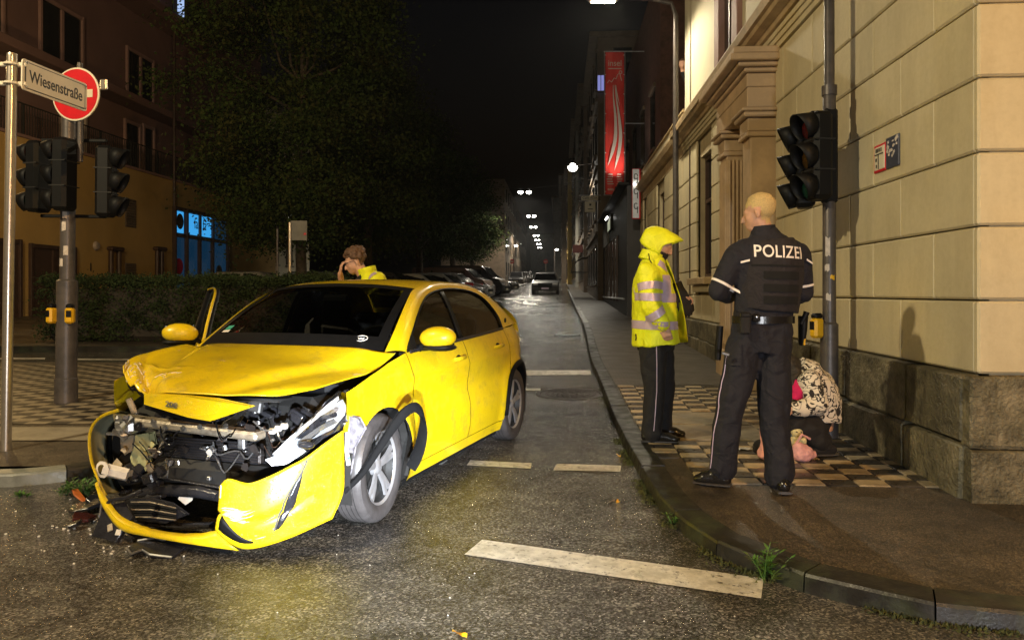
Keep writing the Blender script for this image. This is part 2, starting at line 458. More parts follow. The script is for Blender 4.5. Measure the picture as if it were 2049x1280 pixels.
MT['trim'] = M_('ochre stone trim', (0.45, 0.33, 0.18), 0.7, vary=0.25, scale=3, bscale=40, coord='World', col2=(0.33, 0.24, 0.13))
MT['portal'] = M_('sandstone portal', (0.50, 0.35, 0.20), 0.7, vary=0.2, scale=3.5, bscale=50, coord='World', col2=(0.40, 0.28, 0.16))
MT['plinth'] = M_('mossy plinth stone', (0.11, 0.097, 0.058), 0.65, vary=0.65, scale=9, bscale=38, bstr=1.0, bdist=0.03, coord='World', rnd=0.25, col2=(0.22, 0.19, 0.12), wet=0.3)
MT['win_dark'] = M_('dark window glass', (0.012, 0.012, 0.013), 0.08, vary=0.3, scale=2, spec=0.6)
MT['win_frame'] = M_('brown window frame', (0.06, 0.032, 0.022), 0.45, vary=0.3, scale=8)
MT['win_frame_pale'] = M_('pale window frame', (0.40, 0.32, 0.26), 0.5, vary=0.15, scale=8)
MT['black_paint'] = M_('dark blue grey shop paint', (0.035, 0.034, 0.042), 0.5, vary=0.3, scale=2, bscale=30, coord='World')
MT['brick_dark'] = M_('dark red brick', (0.11, 0.05, 0.035), 0.8, vary=0.4, scale=5, bscale=26, bstr=0.6, coord='World')
MT['stone_brown'] = M_('brown stucco', (0.13, 0.095, 0.065), 0.8, vary=0.35, scale=2, bscale=20, coord='World')
MT['stucco_yellow'] = M_('yellow stucco', (0.55, 0.38, 0.10), 0.8, vary=0.2, scale=2, bscale=20, coord='World')
MT['stucco_grey'] = M_('grey stucco', (0.22, 0.21, 0.18), 0.8, vary=0.3, scale=1.5, coord='World')
MT['ochre_wall'] = M_('ochre plaster', (0.50, 0.32, 0.105), 0.8, vary=0.13, scale=0.8, bscale=25, bstr=0.2, coord='World', col2=(0.44, 0.29, 0.10))
MT['rose_wall'] = M_('old rose plaster', (0.19, 0.105, 0.095), 0.8, vary=0.15, scale=0.7, bscale=25, bstr=0.2, coord='World')
MT['rose_trim'] = M_('rose window trim', (0.30, 0.18, 0.16), 0.7, vary=0.15, scale=4)
MT['black'] = M_('black plastic', (0.004, 0.004, 0.0045), 0.55, vary=0.3, scale=20, spec=0.22)
MT['black_matt'] = M_('matt black', (0.01, 0.0095, 0.009), 0.7, vary=0.3, scale=20)
MT['black_wet'] = M_('wet black plastic', (0.022, 0.022, 0.026), 0.15, vary=0.4, scale=14, bscale=60, bstr=0.5)
MT['pole_grey'] = M_('grey painted steel pole', (0.085, 0.075, 0.072), 0.42, metal=0.3, vary=0.3, scale=9, bscale=50, bstr=0.15, col2=(0.12, 0.10, 0.09))
MT['galv'] = M_('galvanised steel', (0.62, 0.55, 0.47), 0.30, metal=0.85, vary=0.12, scale=30)
MT['steel'] = M_('bare steel', (0.55, 0.55, 0.56), 0.3, metal=0.9, vary=0.2, scale=14)
MT['alu'] = M_('silver alloy', (0.55, 0.56, 0.58), 0.24, metal=0.85, vary=0.08, scale=14)
MT['sign_white'] = M_('white enamel sign', (0.75, 0.68, 0.53), 0.35, vary=0.06, scale=12)
MT['sign_red'] = M_('red sign face', (0.62, 0.012, 0.02), 0.35, vary=0.1, scale=10)
MT['sign_red_lit'] = M_('red cloth banner', (0.62, 0.035, 0.028), 0.6, vary=0.12, scale=3)
MT['white_print'] = M_('white print', (0.78, 0.74, 0.70), 0.5, vary=0.05, scale=10)
MT['grey_print'] = M_('pale grey print', (0.62, 0.55, 0.50), 0.6, vary=0.05, scale=10)
MT['ink'] = M_('black lettering', (0.03, 0.026, 0.022), 0.5, vary=0.1, scale=20)
MT['blue_sign'] = M_('slate blue enamel', (0.05, 0.055, 0.085), 0.35, vary=0.3, scale=18)
MT['btn_yellow'] = M_('yellow push button box', (0.75, 0.42, 0.01), 0.4, vary=0.15, scale=12)
MT['hedge'] = M_('hedge leaf', (0.026, 0.042, 0.012), 0.8, spec=0.2, vary=0.5, scale=3, coord='World')
MT['leaf'] = M_('tree leaf', (0.026, 0.044, 0.011), 0.85, spec=0.15, vary=0.55, scale=2.2, coord='World', col2=(0.040, 0.042, 0.012))
MT['weed'] = M_('weed leaf', (0.07, 0.17, 0.03), 0.5, vary=0.4, scale=30, col2=(0.12, 0.16, 0.04))
MT['moss'] = M_('moss', (0.06, 0.065, 0.015), 0.9, vary=0.5, scale=40, bscale=200, bstr=1.0)
MT['bark'] = M_('bark', (0.055, 0.042, 0.03), 0.9, vary=0.5, scale=8, bscale=25, bstr=0.9, bdist=0.02)
MT['hedge_core'] = M_('dark hedge core', (0.035, 0.028, 0.02), 0.8, vary=0.5, scale=4, bscale=30, coord='World')

def car_paint(name, col, col2=None, drops=0.5):
    m, nt, b = new_mat(name)
    t = tex(nt, 'noise', 3.0, 'Object', 3.0)
    d = tuple(c*0.94 for c in col)
    c_ = ramp(nt, t.outputs[0], [(0.35, d), (0.65, col)])
    if drops:
        gr = tex(nt, 'noise', 9.0, 'Object', 9.0, 0.75); gm = ramp(nt, gr.outputs[0], [(0.5, (0, 0, 0)), (0.74, (0.5, 0.5, 0.5))])
        c_ = mix(nt, c_, (0.20, 0.15, 0.05), gm)
    nt.links.new(c_, b.inputs['Base Color'])
    b.inputs['Roughness'].default_value = 0.36; b.inputs['Specular IOR Level'].default_value = 0.5
    b.inputs['Coat Weight'].default_value = 1.0; b.inputs['Coat Roughness'].default_value = 0.05
    if drops:
        v = tex(nt, 'voronoi', 150.0); v2 = tex(nt, 'voronoi', 62.0); sel = tex(nt, 'noise', 45.0, 'Object', 2.0)
        a = ramp(nt, v.outputs['Distance'], [(0.0, (1, 1, 1)), (0.30, (0.4, 0.4, 0.4)), (0.38, (0, 0, 0))])
        c = ramp(nt, v2.outputs['Distance'], [(0.0, (1, 1, 1)), (0.2, (0.6, 0.6, 0.6)), (0.26, (0, 0, 0))])
        s = ramp(nt, sel.outputs[0], [(0.47, (0, 0, 0)), (0.55, (1, 1, 1))])
        h = mix(nt, a, c, 0.5, 'ADD'); h = mix(nt, h, s, 1.0, 'MULTIPLY')
        n = bump(nt, b, h, drops, 0.004); nt.links.new(n, b.inputs['Coat Normal'])
    return m
MT['yellow'] = car_paint('yellow car paint', (0.76, 0.545, 0.004))
MT['yellow_inner'] = M_('unpainted inside of the bumper', (0.46, 0.48, 0.34), 0.5, vary=0.35, scale=10)
MT['glass_car'] = glass('car glass', (0.42, 0.44, 0.43), 0.03, 0.25)
MT['glass_side'] = glass('tinted side glass', (0.16, 0.17, 0.16), 0.03, 0.25)
MT['lens'] = glass('headlamp lens', (0.85, 0.88, 0.92), 0.04, 0.3)
MT['rubber'] = M_('tyre rubber', (0.055, 0.05, 0.05), 0.55, vary=0.3, scale=18, bscale=60, bstr=0.2, wet=0.3)
MT['rim'] = M_('alloy rim', (0.60, 0.60, 0.63), 0.3, metal=0.75, vary=0.15, scale=12)
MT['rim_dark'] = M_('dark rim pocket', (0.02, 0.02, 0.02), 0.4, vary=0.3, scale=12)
MT['trim_black'] = M_('grained black trim', (0.006, 0.006, 0.0065), 0.85, spec=0.12, vary=0.2, scale=30, bscale=160, bstr=0.2)
MT['beige_metal'] = M_('scraped primer metal', (0.42, 0.36, 0.27), 0.4, metal=0.3, vary=0.45, scale=11, bscale=20, bstr=0.6, bdist=0.01, col2=(0.16, 0.12, 0.09))
MT['pale_green'] = M_('pale green primer', (0.46, 0.46, 0.24), 0.5, vary=0.3, scale=12, bscale=16, bstr=0.5, bdist=0.01)
MT['white_plastic'] = M_('white plastic', (0.72, 0.68, 0.62), 0.4, vary=0.15, scale=20)
MT['radiator'] = M_('dirty radiator', (0.05, 0.042, 0.04), 0.4, metal=0.5, vary=0.4, scale=9, bscale=80, bstr=0.7)
MT['orange_glass'] = M_('amber lamp fragment', (0.55, 0.14, 0.03), 0.3, vary=0.3, scale=20)
MT['seat'] = M_('grey seat cloth', (0.06, 0.055, 0.052), 0.9, vary=0.3, scale=12)
MT['skin'] = M_('skin', (0.52, 0.29, 0.19), 0.55, vary=0.10, scale=14, bscale=60, bstr=0.1)
MT['hair_blond'] = M_('short fair hair', (0.52, 0.38, 0.16), 0.8, vary=0.25, scale=120, bscale=260, bstr=0.6)
MT['hair_brown'] = M_('brown hair', (0.10, 0.05, 0.025), 0.6, vary=0.4, scale=40, bscale=200, bstr=0.8, bdist=0.006)
MT['hair_dark'] = M_('dark hair', (0.014, 0.011, 0.01), 0.5, vary=0.4, scale=40, bscale=200, bstr=0.8)
def cloth(name, col, bs=7.0, bstr=0.7, rough=0.85, dist=0.03):
    m, nt, b = new_mat(name)
    t = tex(nt, 'noise', bs, 'Object', 3.0, 0.5); t.inputs['Distortion'].default_value = 0.8
    t2 = tex(nt, 'noise', 300.0, 'Object', 2.0)
    d = tuple(c*0.9 for c in col)
    nt.links.new(ramp(nt, t.outputs[0], [(0.35, d), (0.6, col)]), b.inputs['Base Color'])
    b.inputs['Roughness'].default_value = rough
    n = bump(nt, b, t.outputs[0], bstr, dist); bump(nt, b, t2.outputs[0], 0.25, 0.001, n)
    return m
MT['navy'] = cloth('navy uniform cloth', (0.010, 0.010, 0.017), 9, 1.0)
MT['navy2'] = cloth('navy vest nylon', (0.016, 0.013, 0.016), 14, 0.6)
MT['blackcloth'] = cloth('black cloth', (0.011, 0.010, 0.011))
MT['velcro'] = M_('black hook tape', (0.006, 0.006, 0.006), 0.95, vary=0.2, scale=60)
MT['hivis'] = cloth('yellow high visibility cloth', (0.84, 0.90, 0.015), 7, 0.8, 0.6)
MT['retro'] = M_('reflective tape with painted glow', (0.60, 0.48, 0.62), 0.35, vary=0.1, scale=20, metal=0.2)  # lilac tint stands in for the light the tape throws back
MT['retro_white'] = M_('white reflective print', (0.85, 0.78, 0.72), 0.4, vary=0.05, scale=20)
MT['leather'] = M_('black leather', (0.013, 0.012, 0.012), 0.25, vary=0.3, scale=30, bscale=40, bstr=0.3)
MT['magenta'] = cloth('magenta cloth', (0.55, 0.008, 0.10))
MT['pink'] = M_('pink plush', (0.70, 0.36, 0.36), 0.95, vary=0.2, scale=30, bscale=300, bstr=0.9)
MT['plush_yellow'] = M_('pale yellow plush', (0.60, 0.52, 0.27), 0.95, vary=0.2, scale=30, bscale=300, bstr=0.9)
MT['plush_blue'] = M_('pale blue plush', (0.30, 0.42, 0.50), 0.95, vary=0.2, scale=30, bscale=300, bstr=0.9)
def printed(name):
    m, nt, b = new_mat(name)
    t = tex(nt, 'noise', 9.0, 'Object', 2.0, 0.5); t.inputs['Distortion'].default_value = 2.2
    d = N(nt, 'ShaderNodeMath', operation='SUBTRACT'); d.inputs[1].default_value = 0.5; nt.links.new(t.outputs[0], d.inputs[0])
    a = N(nt, 'ShaderNodeMath', operation='ABSOLUTE'); nt.links.new(d.outputs[0], a.inputs[0])
    c = ramp(nt, a.outputs[0], [(0.028, (0.02, 0.016, 0.014)), (0.04, (0.68, 0.62, 0.52))])
    t2 = tex(nt, 'noise', 13.0, 'Object', 1.0); s = ramp(nt, t2.outputs[0], [(0.64, (0, 0, 0)), (0.66, (1, 1, 1))])
    nt.links.new(mix(nt, c, (0.02, 0.016, 0.014), s), b.inputs['Base Color'])
    b.inputs['Roughness'].default_value = 0.85
    return m
MT['printed'] = printed('cream cloth with black brush marks')
def checker(name):
    m, nt, b = new_mat(name)
    g = N(nt, 'ShaderNodeNewGeometry')
    mp = N(nt, 'ShaderNodeMapping'); mp.inputs['Scale'].default_value = (1/0.205, 1/0.14, 0.0); mp.inputs['Location'].default_value = (0.03, 0.02, 0.5)
    nt.links.new(g.outputs['Position'], mp.inputs[0])
    ck = N(nt, 'ShaderNodeTexChecker'); ck.inputs['Scale'].default_value = 1.0
    ck.inputs[1].default_value = (0.33, 0.27, 0.18, 1); ck.inputs[2].default_value = (0.05, 0.043, 0.035, 1)
    nt.links.new(mp.outputs[0], ck.inputs[0])
    t = tex(nt, 'noise', 6.0, 'World', 6.0); v = ramp(nt, t.outputs[0], [(0.3, (0.55, 0.55, 0.55)), (0.7, (1.1, 1.1, 1.1))])
    nt.links.new(mix(nt, ck.outputs[0], v, 1.0, 'MULTIPLY'), b.inputs['Base Color'])
    b.inputs['Roughness'].default_value = 0.4
    tb = tex(nt, 'noise', 90.0, 'World', 4.0); bump(nt, b, tb.outputs[0], 0.4, 0.004)
    return m
MT['checker'] = checker('checked paving blocks')
def smallpave(name):
    m, nt, b = new_mat(name)
    g = N(nt, 'ShaderNodeNewGeometry'); mp = N(nt, 'ShaderNodeMapping'); mp.inputs['Scale'].default_value = (5, 5, 0.01); mp.inputs['Rotation'].default_value = (0, 0, ALPHA)
    nt.links.new(g.outputs['Position'], mp.inputs[0])
    br = N(nt, 'ShaderNodeTexBrick'); br.inputs['Scale'].default_value = 1.0; br.inputs['Mortar Size'].default_value = 0.03
    br.inputs['Color1'].default_value = (0.085, 0.075, 0.06, 1); br.inputs['Color2'].default_value = (0.12, 0.105, 0.085, 1); br.inputs['Mortar'].default_value = (0.03, 0.026, 0.02, 1)
    nt.links.new(mp.outputs[0], br.inputs[0]); nt.links.new(br.outputs[0], b.inputs['Base Color'])
    t = tex(nt, 'noise', 3.0, 'World', 5.0)
    mr = N(nt, 'ShaderNodeMapRange'); mr.inputs[3].default_value = 0.25; mr.inputs[4].default_value = 0.6; nt.links.new(t.outputs[0], mr.inputs[0]); nt.links.new(mr.outputs[0], b.inputs['Roughness'])
    n = bump(nt, b, br.outputs['Fac'], 0.4, -0.004); tb = tex(nt, 'noise', 80.0, 'World', 4.0); bump(nt, b, tb.outputs[0], 0.3, 0.004, n)
    return m
MT['smallpave'] = smallpave('small grey paving')
# ------------------------------------------------------------------ road, footways, kerbs, paving, markings
ys = list(np.concatenate([np.linspace(-28, 0, 8), np.linspace(1, 12, 45), np.linspace(12.5, 40, 40), np.linspace(45, 288, 24)]))
vs = []; fs = []
for i, y in enumerate(ys):
    for x in (-145, -60, -12, 0, 12, 60, 145): vs.append((x, y, gz(y)))
for i in range(len(ys)-1):
    for j in range(6): fs.append((i*7+j, i*7+j+1, (i+1)*7+j+1, (i+1)*7+j))
road = tag(obj('road', vs, fs, MT['asphalt']), 'wet dark asphalt of the street climbing away', kind='structure')

# right footway: kerb line as a function of distance
kp = [G(a, b) for a, b in ((2049, 1269), (1775, 1229), (1606, 1184), (1522, 1156), (1437, 1117), (1364, 1066), (1314, 1010), (1282, 954), (1260, 915), (1239, 872), (1218, 820), (1197, 764), (1180, 719))]
kline = [(6.0, 2.62), (3.4, 2.72)] + [(p.x, p.y) for p in kp] + [(0.62 + 0.0643*y, y) for y in (19, 24, 30, 38, 50, 80, 200)]
kline = crv(kline, 420, True)
kx = kline[:, 0]; ky = kline[:, 1]
o_ = np.argsort(ky); kyS, kxS = ky[o_], kx[o_]
def kerb_x(y): return float(np.interp(y, kyS, kxS))
tan = np.gradient(kline, axis=0); tan /= np.linalg.norm(tan, axis=1)[:, None]
nor = np.stack([tan[:, 1], -tan[:, 0]], 1)               # to the footway side
KW = 0.17
inner = kline + nor*KW
ii = np.argsort(inner[:, 1]); iyS, ixS = inner[ii, 1], inner[ii, 0]
def foot_x(y): return float(np.interp(y, iyS, ixS))
footway = thing('footway', None, None); footway['kind'] = 'structure'
yy = list(np.linspace(2.55, 9, 60)) + list(np.linspace(9.2, 40, 60)) + list(np.linspace(42, 260, 25))
def strip(name, rows, mat, parent, dz, n=5):
    vs = []; fs = []
    for y, xa, xb in rows:
        for k in range(n): vs.append((xa+(xb-xa)*k/(n-1), y, gz(y)+dz))
    for i in range(len(rows)-1):
        for k in range(n-1): fs.append((i*n+k, i*n+k+1, (i+1)*n+k+1, (i+1)*n+k))
    return obj(name, vs, fs, mat, parent)
strip('footway_surface', [(y, foot_x(y)-0.02, max(foot_x(y)+9, 14)) for y in yy], MT['asphalt_dark'], footway, KERB-0.012)
# small dark paving beyond the checked field
strip('paving_field', [(y, foot_x(y), 2.62+0.0643*y) for y in np.linspace(9.25, 22, 30)], MT['smallpave'], footway, KERB-0.006)
strip('paving_field', [(y, foot_x(y), 2.62+0.0643*y) for y in np.linspace(22.1, 60, 30)], MT['smallpave'], footway, KERB-0.007)
# kerb stones
seg = np.linalg.norm(np.diff(kline, axis=0), axis=1); cum = np.concatenate([[0], np.cumsum(seg)])
def along(s): return np.array([np.interp(s, cum, kline[:, 0]), np.interp(s, cum, kline[:, 1])])
def nalong(s):
    n = np.array([np.interp(s, cum, nor[:, 0]), np.interp(s, cum, nor[:, 1])]); return n/np.linalg.norm(n)
def kerb_stone(s0, s1, mat, parent, top=KERB, w=KW, pathf=along, nf=nalong, name='kerb_stone'):
    prof = [(-0.012, -0.06), (0.0, top-0.018), (0.008, top-0.005), (0.02, top), (w-0.006, top), (w, top-0.006), (w, -0.06)]
    n = max(3, int((s1-s0)/0.18)+2); vs = []; fs = []; m = len(prof)
    for i in range(n):
        s = s0+(s1-s0)*i/(n-1); p = pathf(s); q = nf(s)
        for a, z in prof: vs.append((p[0]+q[0]*a, p[1]+q[1]*a, gz(p[1])+z))
    for i in range(n-1):
        for k in range(m-1): fs.append((i*m+k, i*m+k+1, (i+1)*m+k+1, (i+1)*m+k))
    fs += [tuple(range(m)), tuple(range((n-1)*m, n*m))[::-1]]
    o = obj(name, vs, fs, mat, parent); auto_smooth(o, 25); return o
s = 0.15
while s < cum[-1]-1.2 and along(s)[1] < 60:
    L = 0.52 if along(s)[1] < 5.6 else 0.98 if along(s)[1] < 30 else 3.0
    y_ = along(s)[1]
    kerb_stone(s+0.004, s+L-0.004, MT['kerb_pale'] if 20.5 < y_ < 30 else MT['kerb'], footway, KERB+random.uniform(-.006, .004))
    s += L
# checked field of paving blocks, laid along the building
C0 = V((2.87, 4.56, 0)); WANG = math.pi/2 - ALPHA
tw, td = 0.205, 0.14
bm = MB().box((0, 0, 0), (tw-0.008, td-0.008, 0.03), b=0.006)
me_l = obj('paving_block', bm.v, bm.f, MT['tile_light']); me_d = obj('paving_block', bm.v, bm.f, MT['tile_dark'])
ML, MD = me_l.data, me_d.data
bpy.data.objects.remove(me_l); bpy.data.objects.remove(me_d)
tcount = 0
rowsZ = 31
for r_ in range(rowsZ):
    for c_ in range(-1, 10):
        lx = -0.02 - (c_+0.5)*tw; ly = 0.22 + (r_+0.5)*td
        p = C0 + SN*(-lx) + SD*ly
        x, y = p.x, p.y
        if x < foot_x(y)+tw*0.5-0.03: continue
        # two large concrete slabs lie in the field
        if 6.15 < y < 7.45 and foot_x(y)+0.28 < x < foot_x(y)+1.05: continue
        light = (r_+c_) % 2 == 0
        z = gz(y)+KERB-0.015+random.uniform(-0.004, 0.004)
        o = link('paving_block', ML if light else MD, footway, (x, y, z), (math.atan(0.027)+random.uniform(-.014, .014), random.uniform(-.012, .012), -ALPHA+random.uniform(-.014, .014)))
        tcount += 1
for (ya, yb) in ((6.18, 6.80), (6.82, 7.42)):
    ym = (ya+yb)/2; xm = foot_x(ym)+0.665
    m_ = MB().box((0, 0, 0), (0.75, yb-ya, 0.04), b=0.006)
    o = m_.build('concrete_slab', MT['slab'], footway); o.location = (xm, ym, gz(ym)+KERB-0.018); o.rotation_euler = (0.02, 0, -ALPHA)
def flat_poly(name, pts, mat, parent, dz):
    v = [(p.x, p.y, gz(p.y)+dz) for p in pts]
    return obj(name, v, [tuple(range(len(v)))], mat, parent)
def mark(pix, name='road_marking', dz=0.004, n=1):      # quad given in photo pixels, laid on the road with the slope
    a, b, c, d = [G(*p) for p in pix]
    vs = []; fs = []; n = 6
    for i in range(n+1):
        for q in (a.lerp(b, i/n), d.lerp(c, i/n)): vs.append((q.x, q.y, gz(q.y)+dz))
    for i in range(n): fs.append((2*i, 2*i+2, 2*i+3, 2*i+1))
    return obj(name, vs, fs, MT['paint'], road)
mark(((965, 1080), (1528, 1158), (1523, 1198), (929, 1110)))
mark(((830, 917), (896, 921), (884, 930), (820, 926)))
mark(((941, 921), (1064, 927), (1062, 938), (934, 931)))
mark(((1114, 928), (1243, 932), (1241, 944), (1107, 941)))
mark(((560, 905), (640, 909), (625, 919), (545, 915)))
mark(((1040, 741), (1181, 741), (1183, 750), (1040, 751)))
mark(((1040, 777), (1082, 777), (1081, 782), (1040, 782)))
mark(((1010, 597), (1082, 599), (1082, 601), (1010, 599)))
# arrows
def poly_mark(pix):
    pts = [G(*p) for p in pix]
    return flat_poly('road_marking', pts, MT['paint'], road, 0.005)
poly_mark(((1049, 602), (1055, 602), (1056, 606), (1064, 606), (1064, 605), (1071, 609), (1062, 611), (1062, 609), (1049, 609)))
poly_mark(((1022, 671), (1030, 671), (1047, 678), (1030, 683), (1022, 684)))
# lines of the slip road on the left, seen past the island
mark(((146, 717), (262, 719), (262, 724), (146, 722)))
for a, b in ((24, 60), (66, 104), (150, 175), (190, 215), (225, 250)):
    mark(((a, 733+a*0.03), (b, 734+b*0.03), (b, 737+b*0.03), (a, 736+a*0.03)))
mark(((0, 716), (90, 716), (90, 719), (0, 719)))

# manhole cover and gullies
def manhole(px, py, r, label):
    c = G(px, py); t = thing('manhole_cover', label, 'manhole cover', c)
    m = MB(); m.lathe([(r+0.06, -0.01), (r+0.06, 0.006), (r+0.01, 0.008), (r+0.01, -0.01)], 40); m.build('rim', MT['radiator'], t, 40)
    m = MB(); m.lathe([(0.0, 0.004), (r, 0.004), (r, -0.02)], 40)
    m.build('plate', MT['radiator'], t, 40)
    for k in range(4):
        rr = r*(0.22+0.2*k); n = int(5+6*k)
        for j in range(n):
            w = 2*math.pi*(j+0.5*k)/n
            q = MB().box((0, 0, 0), (0.075, 0.035, 0.008), b=0.003).build('stud', MT['radiator'], t)
            q.location = (rr*math.cos(w), rr*math.sin(w), 0.007); q.rotation_euler = (0, 0, w+math.pi/2)
    t.rotation_euler = (0.026, 0, 0); return t
manhole(1141, 788, 0.36, 'round iron manhole cover in the wet road beside the kerb')
g_ = G(1135, 671)
t = thing('drain_grate', 'small dark drain grate in the road near the kerb', 'drain grate', g_, -ALPHA)
MB().box((0, 0, 0), (0.62, 0.46, 0.012)).build('frame', MT['black_matt'], t)
for k in range(7):
    MB().box((-0.24+k*0.08, 0, 0.008), (0.035, 0.38, 0.012), b=0.003).build('bar', MT['steel'], t)
# moss along the kerb and fallen leaves
vs = []; fs = []
for i in range(2600):
    s_ = random.uniform(1.2, 11.0) if random.random() < 0.3 else random.uniform(4.0, 8.2)
    p = along(s_); q = nalong(s_); a = -abs(random.gauss(0, 0.035))-0.002
    if noise.noise((s_*2.2, 0, 0)) < -0.05: continue
    c = V((p[0]+q[0]*a, p[1]+q[1]*a, gz(p[1])+0.004)); w = random.uniform(0, 6.28); h = random.uniform(0.006, 0.02); e = 0.008
    k = len(vs); vs += [c+V((math.cos(w)*e, math.sin(w)*e, 0)), c-V((math.cos(w)*e, math.sin(w)*e, 0)), c+V((random.gauss(0, .006), random.gauss(0, .006), h))]; fs.append((k, k+1, k+2))
tag(obj('moss', vs, fs, MT['moss']), 'low moss growing in the gutter along the kerb', 'moss', kind='stuff')

# traffic island on the left with its own kerb
island = thing('traffic_island', None, None); island['kind'] = 'structure'
ip = [(-14, 5.02), (-6, 5.06), (-3.75, 5.08), (-3.25, 5.18), (-2.95, 5.45), (-2.78, 6.0), (-2.62, 8.0), (-2.52, 10.2), (-2.75, 11.2), (-3.4, 11.75), (-5, 11.85), (-14, 11.9)]
ipl = crv(ip, 300); it = np.gradient(ipl, axis=0); it /= np.linalg.norm(it, axis=1)[:, None]; inn = np.stack([-it[:, 1], it[:, 0]], 1)
icum = np.concatenate([[0], np.cumsum(np.linalg.norm(np.diff(ipl, axis=0), axis=1))])
def ialong(s): return np.array([np.interp(s, icum, ipl[:, 0]), np.interp(s, icum, ipl[:, 1])])
def inorm(s):
    n = np.array([np.interp(s, icum, inn[:, 0]), np.interp(s, icum, inn[:, 1])]); return n/np.linalg.norm(n)
s = 6.0
while s < icum[-1]-6.0:
    p = ialong(s+0.5)
    pale = p[0] < -3.55 and p[1] < 6
    kerb_stone(s+0.004, s+0.976, MT['kerb_pale'] if pale else MT['kerb'], island, KERB, 0.16, ialong, inorm)
    s += 0.98
iin = ipl + inn*0.15
rows = []
yl = np.linspace(5.2, 11.72, 40)
half = len(iin)
for y in yl:
    xs_ = [iin[k, 0] for k in range(len(iin)-1) if (iin[k, 1]-y)*(iin[k+1, 1]-y) <= 0 and iin[k, 0] > -13]
    rows.append((y, -14, max(xs_) if xs_ else -3.2))
strip('island_surface', rows, MT['asphalt_dark'], island, KERB-0.012)
strip('checked_paving', [(y, -7.6, min(-2.95+0.05*(y-6), r[2]-0.1)) for y, r in zip(yl, rows) if 6.75 < y < 11.4], MT['checker'], island, KERB-0.006)
q_ = G(150, 868, KERB)
obj('concrete_slab', [(-5.2, 6.18, gz(6.18)+KERB-0.004), (-3.3, 6.18, gz(6.18)+KERB-0.004), (-3.2, 6.72, gz(6.72)+KERB-0.004), (-5.2, 6.72, gz(6.72)+KERB-0.004)], [(0, 1, 2, 3)], MT['slab'], island)
# ground behind the slip road: footway with hedge bed
bank = thing('side_footway', None, None); bank['kind'] = 'structure'
strip('paved_surface', [(y, -40, -3.6+0.0643*y-0.3) for y in np.linspace(14.0, 90, 50)], MT['asphalt_dark'], bank, 0.10)
MB().box((-22, 13.93, gz(13.9)+0.03), (37.4, 0.15, 0.16)).build('kerb_edge', MT['kerb'], bank)
# ------------------------------------------------------------------ cream corner building on the right
RB = thing('corner_building', 'cream plaster corner building with rusticated blocks and fluted stone portal', 'building', C0, WANG)
# local frame: x along the wall away from the camera, y out to the street, z up
def rbz(x): return gz(C0.y + x*math.cos(ALPHA))
PL = 0.86; RH = 0.452
MB().box((5.35, -4.05, 4.6), (10.7, 8.0, 9.4)).build('wall', MT['plaster_groove'], RB)
MB().box((14.85, -4.05, 2.45), (8.29, 8.0, 5.1)).build('wing_wall', MT['plaster_groove'], RB)
blk = {}
def block(L, Hh, t=0.05, mat='plaster', b=0.013):
    k = (round(L, 3), round(Hh, 3), t, mat)
    if k not in blk:
        o = MB().box((0, 0, 0), (L-0.005, t, Hh-0.012), b=b).build('wall_block', MT[mat]); blk[k] = o.data; bpy.data.objects.remove(o)
    return blk[k]
openings = [(4.22, 5.92, 0, 4.3), (7.95, 9.33, 1.62, 3.86), (13.6, 15.05, 1.75, 3.9), (17.25, 18.2, 1.9, 3.9)]
zr = [PL + RH*k for k in range(8)]; zr[-1] = 4.18
for k in range(7):
    z0, z1 = zr[k], zr[k+1]
    xs_ = [0.0]; x = 0.98 if k % 2 == 0 else 0.49
    while x < 18.95: xs_.append(x); x += 0.98
    xs_.append(18.98)
    for a, b in zip(xs_[:-1], xs_[1:]):
        parts = [(a, b)]
        for oa, ob, za, zb in openings:
            if z1 <= za+0.05 or z0 >= zb-0.05: continue
            nw = []
            for p, q in parts:
                if q <= oa or p >= ob: nw.append((p, q))
                else:
                    if p < oa-0.05: nw.append((p, oa))
                    if q > ob+0.05: nw.append((ob, q))
            parts = nw
        for p, q in parts:
            if q-p > 0.06: link('wall_block', block(q-p, z1-z0), RB, ((p+q)/2, 0.012, (z0+z1)/2))
# face towards the crossing (looks at the camera): quoin blocks and courses
for k in range(9):
    z0 = PL+RH*k; z1 = z0+RH
    x = 0.0; first = True
    off = 0.75 if k % 2 else 1.15
    e = [0.0, off, off+0.98, off+1.96, off+2.94]
    for a, b in zip(e[:-1], e[1:]):
        o = link('wall_block', block(b-a, z1-z0), RB, (-0.012, 0.037-(a+b)/2, (z0+z1)/2), (0, 0, math.pi/2))
# plinth stones
def pstone(L, Hh, seed):
    m = MB().box((0, 0, 0), (L-0.012, 0.12, Hh-0.012), b=0.014)
    rnd = random.Random(seed)
    m.v = [(x+rnd.uniform(-.006, .006), y+rnd.uniform(-.012, .006), z+rnd.uniform(-.006, .006)) for x, y, z in m.v]
    return m.build('plinth_stone', MT['plinth'], RB)
x = -0.02; sd = 0
while x < 18.9:
    for row in (0, 1):
        pass
    L = random.uniform(0.75, 1.15); zb = rbz(x)+KERB-0.1; zm = zb+(PL-zb)*0.5
    if not (4.2 < x+L/2 < 5.9):
        o = pstone(L, PL-zm, sd); o.location = (x+L/2, 0.06, (PL+zm)/2); sd += 1
        o = pstone(L, zm-zb, sd); o.location = (x+L/2+0.0, 0.075, (zb+zm)/2); sd += 1
    x += L
y = 0.12
for L in (0.9, 1.05, 0.85, 1.1):
    zb = -0.05; zm = 0.42
    o = pstone(L, PL-zm, sd); o.location = (-0.05, y-L/2, (PL+zm)/2); o.rotation_euler = (0, 0, math.pi/2); sd += 1
    o = pstone(L, zm-zb, sd); o.location = (-0.062, y-L/2, (zb+zm)/2); o.rotation_euler = (0, 0, math.pi/2); sd += 1
    y -= L
